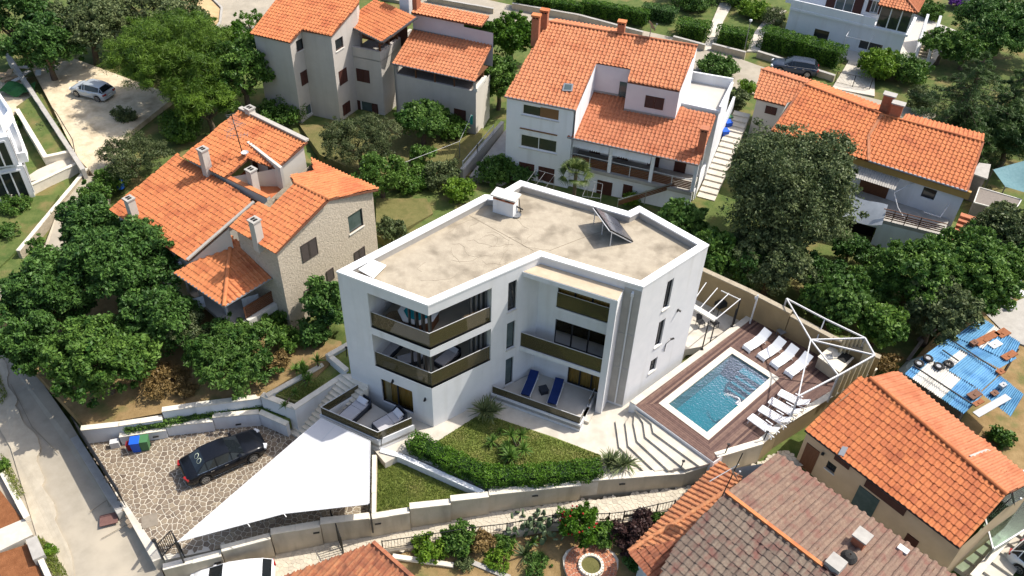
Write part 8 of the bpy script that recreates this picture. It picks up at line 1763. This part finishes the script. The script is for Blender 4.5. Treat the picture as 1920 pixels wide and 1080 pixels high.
shrub('fig_shrub', 'pale leaved shrub behind the white terrace by the street', 1342, 140, 40, 1.8, 'leaf_fig', .24); shrub('shrub', 'low bush by the small left roof of the long house', 1400, 175, 18, 1.2, 'leaf_lime', .18); shrub('shrub', 'overgrown bush below the white terrace corner', 1378, 200, 22, 1.6, 'leaf_olive', .2)
shrub('shrub', 'tree crown at the top edge above the two cube hedges', 1372, 0, 40, 2.4, 'leaf_mid', .24); shrub('shrub', 'grey leafed bush at the top edge left of the garden path', 1290, 10, 50, 2.2, 'leaf_fig', .24); shrub('shrub', 'spiky grey plant beside the long street hedge', 1450, 45, 24, 1.6, 'leaf_olive', .26, asp=.2)
shrub('bougainvillea', 'purple flowering bougainvillea near the corner house stairs', 1792, 12, 22, 1.6, 'petal_purple', .18, cat='flowering shrub'); shrub('shrub', 'bush between the cube hedge and street at the lamp', 1412, 30, 30, 1.8, 'leaf_lime', .22)
shrub('shrub', 'climbing bush on the white pipe frame of the corner house', 1655, 98, 18, 1.4, 'leaf_light', .22); shrub('shrub', 'bush on the hillside by the top right terrace', 1740, 30, 26, 1.6, 'leaf_mid', .22)
shrub('shrub', 'bush in front of the left balcony corner of the balcony house', 1265, 352, 26, 1.5, 'leaf_mid', .22); shrub('shrub', 'tiny bush growing by the sloping ramp railing', 1183, 382, 16, 1.0, 'leaf_lime', .16)
shrub('shrub', 'dry brown bush on the ground by the shed beams', 1660, 690, 26, .8, 'leaf_dry', .18, dens=.7); shrub('shrub', 'small bush in the shade behind the beige house', 1870, 830, 24, 1.0, 'leaf_mid', .2); shrub('shrub', 'weedy bush on the street verge at the left edge', 8, 880, 14, .6, 'leaf_light', .14); shrub('shrub', 'long grassy tuft by the concrete block', 92, 1040, 16, .5, 'leaf_lime', .14)
for k, (x, y, r, h, m, lab) in enumerate(((45, 230, 22, .7, 'leaf_light', 'wild green plants in the bed by the lot wall, upper end'), (92, 245, 24, .8, 'leaf_olive', 'wild grassy plants in the middle of the bed by the lot wall'), (112, 272, 18, .6, 'leaf_mid', 'wild green plants at the lower end of the lot wall bed'), (30, 392, 30, .8, 'leaf_mid', 'leafy vegetable plants beside the lane kerb wall'), (12, 440, 26, .7, 'leaf_fig', 'grey green vegetable plants at the left edge'))): shrub('bed_plant', lab, x, y, r, h, m, .16, cat='plant')
# --- clipped hedges: a leafy skin over a branchy core
def hedge(label, pts, w, h, m='leaf_hedge', z=None, leaf=.11, dens=420, group=None, core='hedge_core'):
    q = [T(x, y) if z is None else P(x, y, z) for x, y in pts]; t = thing('hedge', label, 'hedge', q[0], group); V, F, TI = [], [], []; b = MB(); o = 0
    for a, c in zip(q, q[1:]):
        d = c-a; L = d.length; u = d.normalized(); nn = Vector((-u.y, u.x, 0)).normalized(); b.beam(a-u*.0+V3(0, 0, h*.45), c+V3(0, 0, h*.45), w*.72, h*.85)
        n = int(dens*L*(w+2*h)); s = RNG.uniform(-w*.25, L+w*.25, n); k = RNG.random(n)*(w+2*h); lump = .06*np.sin(s*3.1)+.05*np.sin(s*7.3+k*2)+RNG.normal(0, .035, n)
        side = np.where(k < h, -1, np.where(k > h+w, 1, 0)); y = np.where(side == 0, k-h-w/2, side*(w/2+lump)); zz = np.where(k < h, k, np.where(k > h+w, 2*h+w-k, h+lump))
        p = np.array(a)+np.outer(s, np.array(u))+np.outer(y, np.array(nn))+np.outer(zz, [0, 0, 1]); on = np.outer(side, np.array(nn))+np.outer(side == 0, [0, 0, 1]); cl = np.c_[p, np.full(n, .03), on, np.clip(.5+lump*2.5+RNG.normal(0, .1, n), 0, 1)]
        v, f, ti = leafcloud(cl, 1, leaf, .6, up=.35, rnd=.55); V.append(v); F.append(f+o); TI.append(ti); o += len(v)
    b.build('branches', core if core in MATS else 'leaf_core', t); npmesh('foliage', np.concatenate(V), np.concatenate(F), m, t, tint=np.concatenate(TI)); return t
mat('leaf_core', (.010, .028, .006), None, rough=.9)
hedge('long clipped green hedge curving round the front lawn', [(776, 836), (845, 872), (915, 902), (1010, 900), (1118, 888)], 1.05, .85, z=0.03)
hedge('long clipped hedge on the wall across the back street, middle one', [(968, 10), (1090, 28)], 1.2, 1.3, z=-.7, dens=260, leaf=.15); hedge('clipped hedge running along the back street towards the cube hedges', [(1095, 24), (1210, 45)], 1.2, 1.5, z=-.7, dens=260, leaf=.15); hedge('hedge at the top edge above the left part of the back street', [(640, -14), (790, -6)], 1.0, 1.0, z=-.6, dens=260, leaf=.15)
hedge('left of the two clipped cube hedges by the garden path', [(1275, 62), (1322, 70)], 2.1, 1.5, z=-.8, dens=260, leaf=.15); hedge('right of the two clipped cube hedges by the garden path', [(1348, 76), (1400, 84)], 2.0, 1.5, z=-.8, dens=260, leaf=.15)
hedge('thick hedge behind the dark blue estate car', [(1432, 84), (1500, 104), (1570, 122)], 2.2, 1.9, z=-.9, dens=260, leaf=.15); hedge('low green hedge strip on the street edge behind the grey house', [(790, 35), (925, 55)], .7, .6, z=-.8, dens=260, leaf=.15); hedge('dark hedge at the top edge between the garden paths', [(1210, 30), (1262, 40)], 1.6, 1.4, z=-.8, dens=220, leaf=.16, m='leaf_dark')
# --- yuccas, palms, agaves: strap leaves from a crown
def straps(b, c, n, L, wd, elev=(10, 85), droop=.35, tint=True):
    for k in range(n):
        a = RNG.uniform(0, 2*math.pi); e = math.radians(RNG.uniform(*elev)); l = L*RNG.uniform(.7, 1.1); d = Vector((math.cos(a)*math.cos(e), math.sin(a)*math.cos(e), math.sin(e))); s = Vector((-math.sin(a), math.cos(a), 0))*wd/2; pts = [c+d*(l*t)+V3(0, 0, -droop*l*t*t*math.cos(e)) for t in (0, .4, .75, 1)]
        ws = (1, 1.0, .65, .08); vs = []
        for p, w_ in zip(pts, ws): vs += [p-s*w_, p+s*w_]
        b.add(vs, [(2*i, 2*i+1, 2*i+3, 2*i+2) for i in range(3)], float(np.clip(RNG.normal(.55, .22), .02, 1)))
def rosette(name, label, x, y, z, n, L, wd, m, heads=1, stem=0.0, cat='plant', elev=(10, 85), droop=.35, spreadr=.35):
    q = P(x, y, z); t = thing(name, label, cat, q); b = MB(); sb = MB()
    for k in range(heads):
        off = V3(0, 0, stem) if heads == 1 else V3(RNG.normal(0, spreadr), RNG.normal(0, spreadr), stem*RNG.uniform(.5, 1.1)); c = q+off; sb.tube(q-V3(0, 0, .1), c, .07, .05, n=6); straps(b, c, n, L, wd, elev, droop)
    sb.build('stem', 'bark', t); b.build('foliage', m, t, recalc=False); return t
rosette('yucca', 'large yucca clump with upright sword leaves at the top of the lawn', 917, 782, .03, 42, 1.05, .075, 'leaf_yucca', 5, .55, droop=.22)
rosette('yucca', 'large yucca clump at the foot of the cream steps', 1158, 875, .05, 44, 1.05, .075, 'leaf_yucca', 5, .55, droop=.22)
rosette('yucca', 'small green yucca in the middle of the lawn, upper left of the group', 937, 840, .03, 36, .7, .06, 'leaf_mid', 2, .3); rosette('yucca', 'small green yucca in the middle of the lawn, tallest of the group', 970, 838, .03, 40, .7, .06, 'leaf_mid', 2, .9); rosette('yucca', 'bushy yucca at the lower end of the lawn group', 952, 866, .03, 46, .75, .065, 'leaf_mid', 4, .55); rosette('yucca', 'tiny yucca next to the large yucca clump on the lawn', 938, 812, .03, 26, .4, .045, 'leaf_light', 1, .15)
rosette('yucca', 'bright green yucca at the upper corner of the planter bed', 597, 688, 1.05, 34, .75, .06, 'leaf_light', 1, .5); rosette('yucca', 'bushy bright yucca in the middle of the planter bed', 571, 716, 1.0, 44, .7, .06, 'leaf_light', 3, .6, spreadr=.5); rosette('yucca', 'bright yucca on the bank behind the planter wall', 556, 700, .9, 34, .6, .06, 'leaf_light', 2, .5); rosette('yucca', 'low green yucca at the front of the planter bed', 545, 740, .95, 30, .5, .05, 'leaf_mid', 2, .25)
rosette('agave', 'spiky grey green agave in the garden below the alley', 985, 1042, -2.0, 46, .85, .085, 'leaf_olive', 1, .1, droop=.1); rosette('agave', 'dark spiky plant low in the garden below the railing', 1000, 1020, -1.95, 30, .6, .07, 'leaf_mid', 1, .1)
_q = P(1080, 326, 2.8); _q.z = terr(_q.x, _q.y); pt2 = thing('palm_tree', 'fan palm with yellowing fronds between the villa and the balcony house', 'palm', _q); q = ORIG[pt2.name]; PH = 2.8-q.z; MB().tube(q-V3(0, 0, .2), q+V3(0, 0, PH), .17, .14, n=9).build('trunk', 'bark', pt2); b = MB()
for k in range(34):
    a = RNG.uniform(0, 6.28); e = math.radians(RNG.uniform(-10, 80)); st_ = q+V3(0, 0, PH); d = Vector((math.cos(a)*math.cos(e), math.sin(a)*math.cos(e), math.sin(e))); c = st_+d*.85+V3(0, 0, -.1); b.tube(st_, c, .02, .015, n=4, tint=.4); s = Vector((-math.sin(a), math.cos(a), 0)); u = d.cross(s)
    for j in range(13): th = math.radians(-75+150*j/12); v = (d*math.cos(th)+s*math.sin(th)).normalized(); w_ = v.cross(u).normalized()*.05; e_ = c+v*.75+V3(0, 0, -.18*abs(math.sin(th))-.1); m_ = c+v*.4; b.add([c, m_+w_, e_, m_-w_], [(0, 1, 2, 3)], float(np.clip(RNG.normal(.5, .25), .02, 1)))
b.build('crown', 'leaf_palm', pt2, recalc=False)
# --- garden below the alley
def cactus(label, x, y, z):
    q = P(x, y, z); t = thing('cactus', label, 'cactus', q); b = MB()
    for k in range(60):
        c = q+V3(RNG.normal(0, .6), RNG.normal(0, .5), RNG.uniform(.25, 1.4)); a = RNG.uniform(0, 6.28); tl = RNG.normal(0, .4); n = 10; s = Vector((math.cos(a), math.sin(a), 0)); u = Vector((-math.sin(a)*math.sin(tl), math.cos(a)*math.sin(tl), math.cos(tl))); nn = s.cross(u)*.035; o1 = [c+s*.15*math.cos(2*math.pi*i/n)+u*.23*math.sin(2*math.pi*i/n) for i in range(n)]
        b.add([p+nn for p in o1]+[p-nn for p in o1], [tuple(range(n)), tuple(range(2*n-1, n-1, -1))]+[(i, (i+1) % n, n+(i+1) % n, n+i) for i in range(n)], float(np.clip(RNG.normal(.5, .2), .02, 1)))
    b.build('pads', 'leaf_cactus', t, kind='stuff'); return t
cactus('big grey green prickly pear by the dark alley railing', 1003, 1000, -1.9)
tree('oleander', 'leafy green shrub with red flowers beside the alley railing', 1085, 985, 42, -.6, 1.0, 'leaf_hedge', .34, 60, 1.5, 5, .28, cat='flowering shrub', ground=-1.85); f_ = [(P(1085, 985, -.2)) for _ in range(1)][0]; b = MB()
for k in range(22): d_ = RNG.normal(size=3); d_[2] = abs(d_[2])+.2; d_ /= np.linalg.norm(d_); c = P(1085, 985, -.6)+V3(d_[0]*1.15, d_[1]*1.15, d_[2]*.95); b.box(c, (.09, .09, .06), RNG.uniform(0, 3))
tag(b.build('flower', 'petal_red', base=f_), 'red flower heads of the shrub by the alley railing', 'flowers'); bpy.data.objects['flower']['kind'] = 'stuff'
shrub('plum_shrub', 'dark purple leaved shrub beside the weathered house', 1178, 1018, 38, 1.3, 'leaf_plum', .17, g=-1.75); shrub('shrub', 'green bush right of the red flowered shrub', 1128, 1012, 28, 1.0, 'leaf_mid', .2, g=-1.8); shrub('shrub', 'light green climber over the wall at the bottom, left of the garden', 806, 1035, 34, .9, 'leaf_lime', .18, g=-2.1); shrub('shrub', 'dark green bush at the left end of the garden below the railing', 860, 1022, 34, 1.2, 'leaf_mid', .18, g=-2.05)
shrub('shrub', 'dry straw coloured bush in the garden below the railing', 902, 1022, 26, .8, 'leaf_dry', .16, g=-2.0); shrub('shrub', 'pale silvery cushion plant at the bottom of the garden', 1005, 1065, 28, .6, 'leaf_fig', .12, g=-2.15); shrub('shrub', 'bright green low plant next to the agave', 945, 1020, 24, .5, 'leaf_light', .14, g=-2.0); shrub('shrub', 'pale yellowish low plant in the bottom garden', 935, 1050, 30, .5, 'leaf_lime', .13, g=-2.15)
shrub('shrub', 'dark bush at the foot of the weathered house wall', 1190, 1062, 20, .8, 'leaf_dark', .16, g=-1.9); shrub('shrub', 'brown green shrub between the railing and the plum shrub', 1205, 985, 22, 1.0, 'leaf_plum', .16, g=-1.55); shrub('shrub', 'small green bush by the end of the alley railing', 1235, 980, 18, .8, 'leaf_mid', .16, g=-1.5); shrub('shrub', 'small grey plant at the railing left end', 870, 1062, 18, .5, 'leaf_olive', .12, g=-2.2)
shrub('shrub', 'small leafy plant on the orange bank below the citrus tree', 350, 740, 20, .6, 'leaf_dry', .16, g=.2); shrub('shrub', 'dry orange brown shrub on the bank above the white garden wall', 310, 722, 46, .8, 'leaf_dry', .16, dens=1.2, g=.2)
tree('broad_tree', 'green tree at the right edge above the concrete pad', 1895, 505, 46, 2.2, 1.9, 'leaf_mid', .28, 90, 1.3, 5, group=RT)
tree('olive_green_tree', 'dull olive green tree behind the big pine, right one', 340, 50, 50, 3.0, 2.4, 'leaf_olive', .28, 90, 1.2, 5)
hedge('thin green planting strip between the two white driveway walls', [(236, 808), (310, 797), (400, 780), (484, 765), (538, 785)], .35, .3, z=-.35, dens=420, leaf=.1, m='leaf_mid')
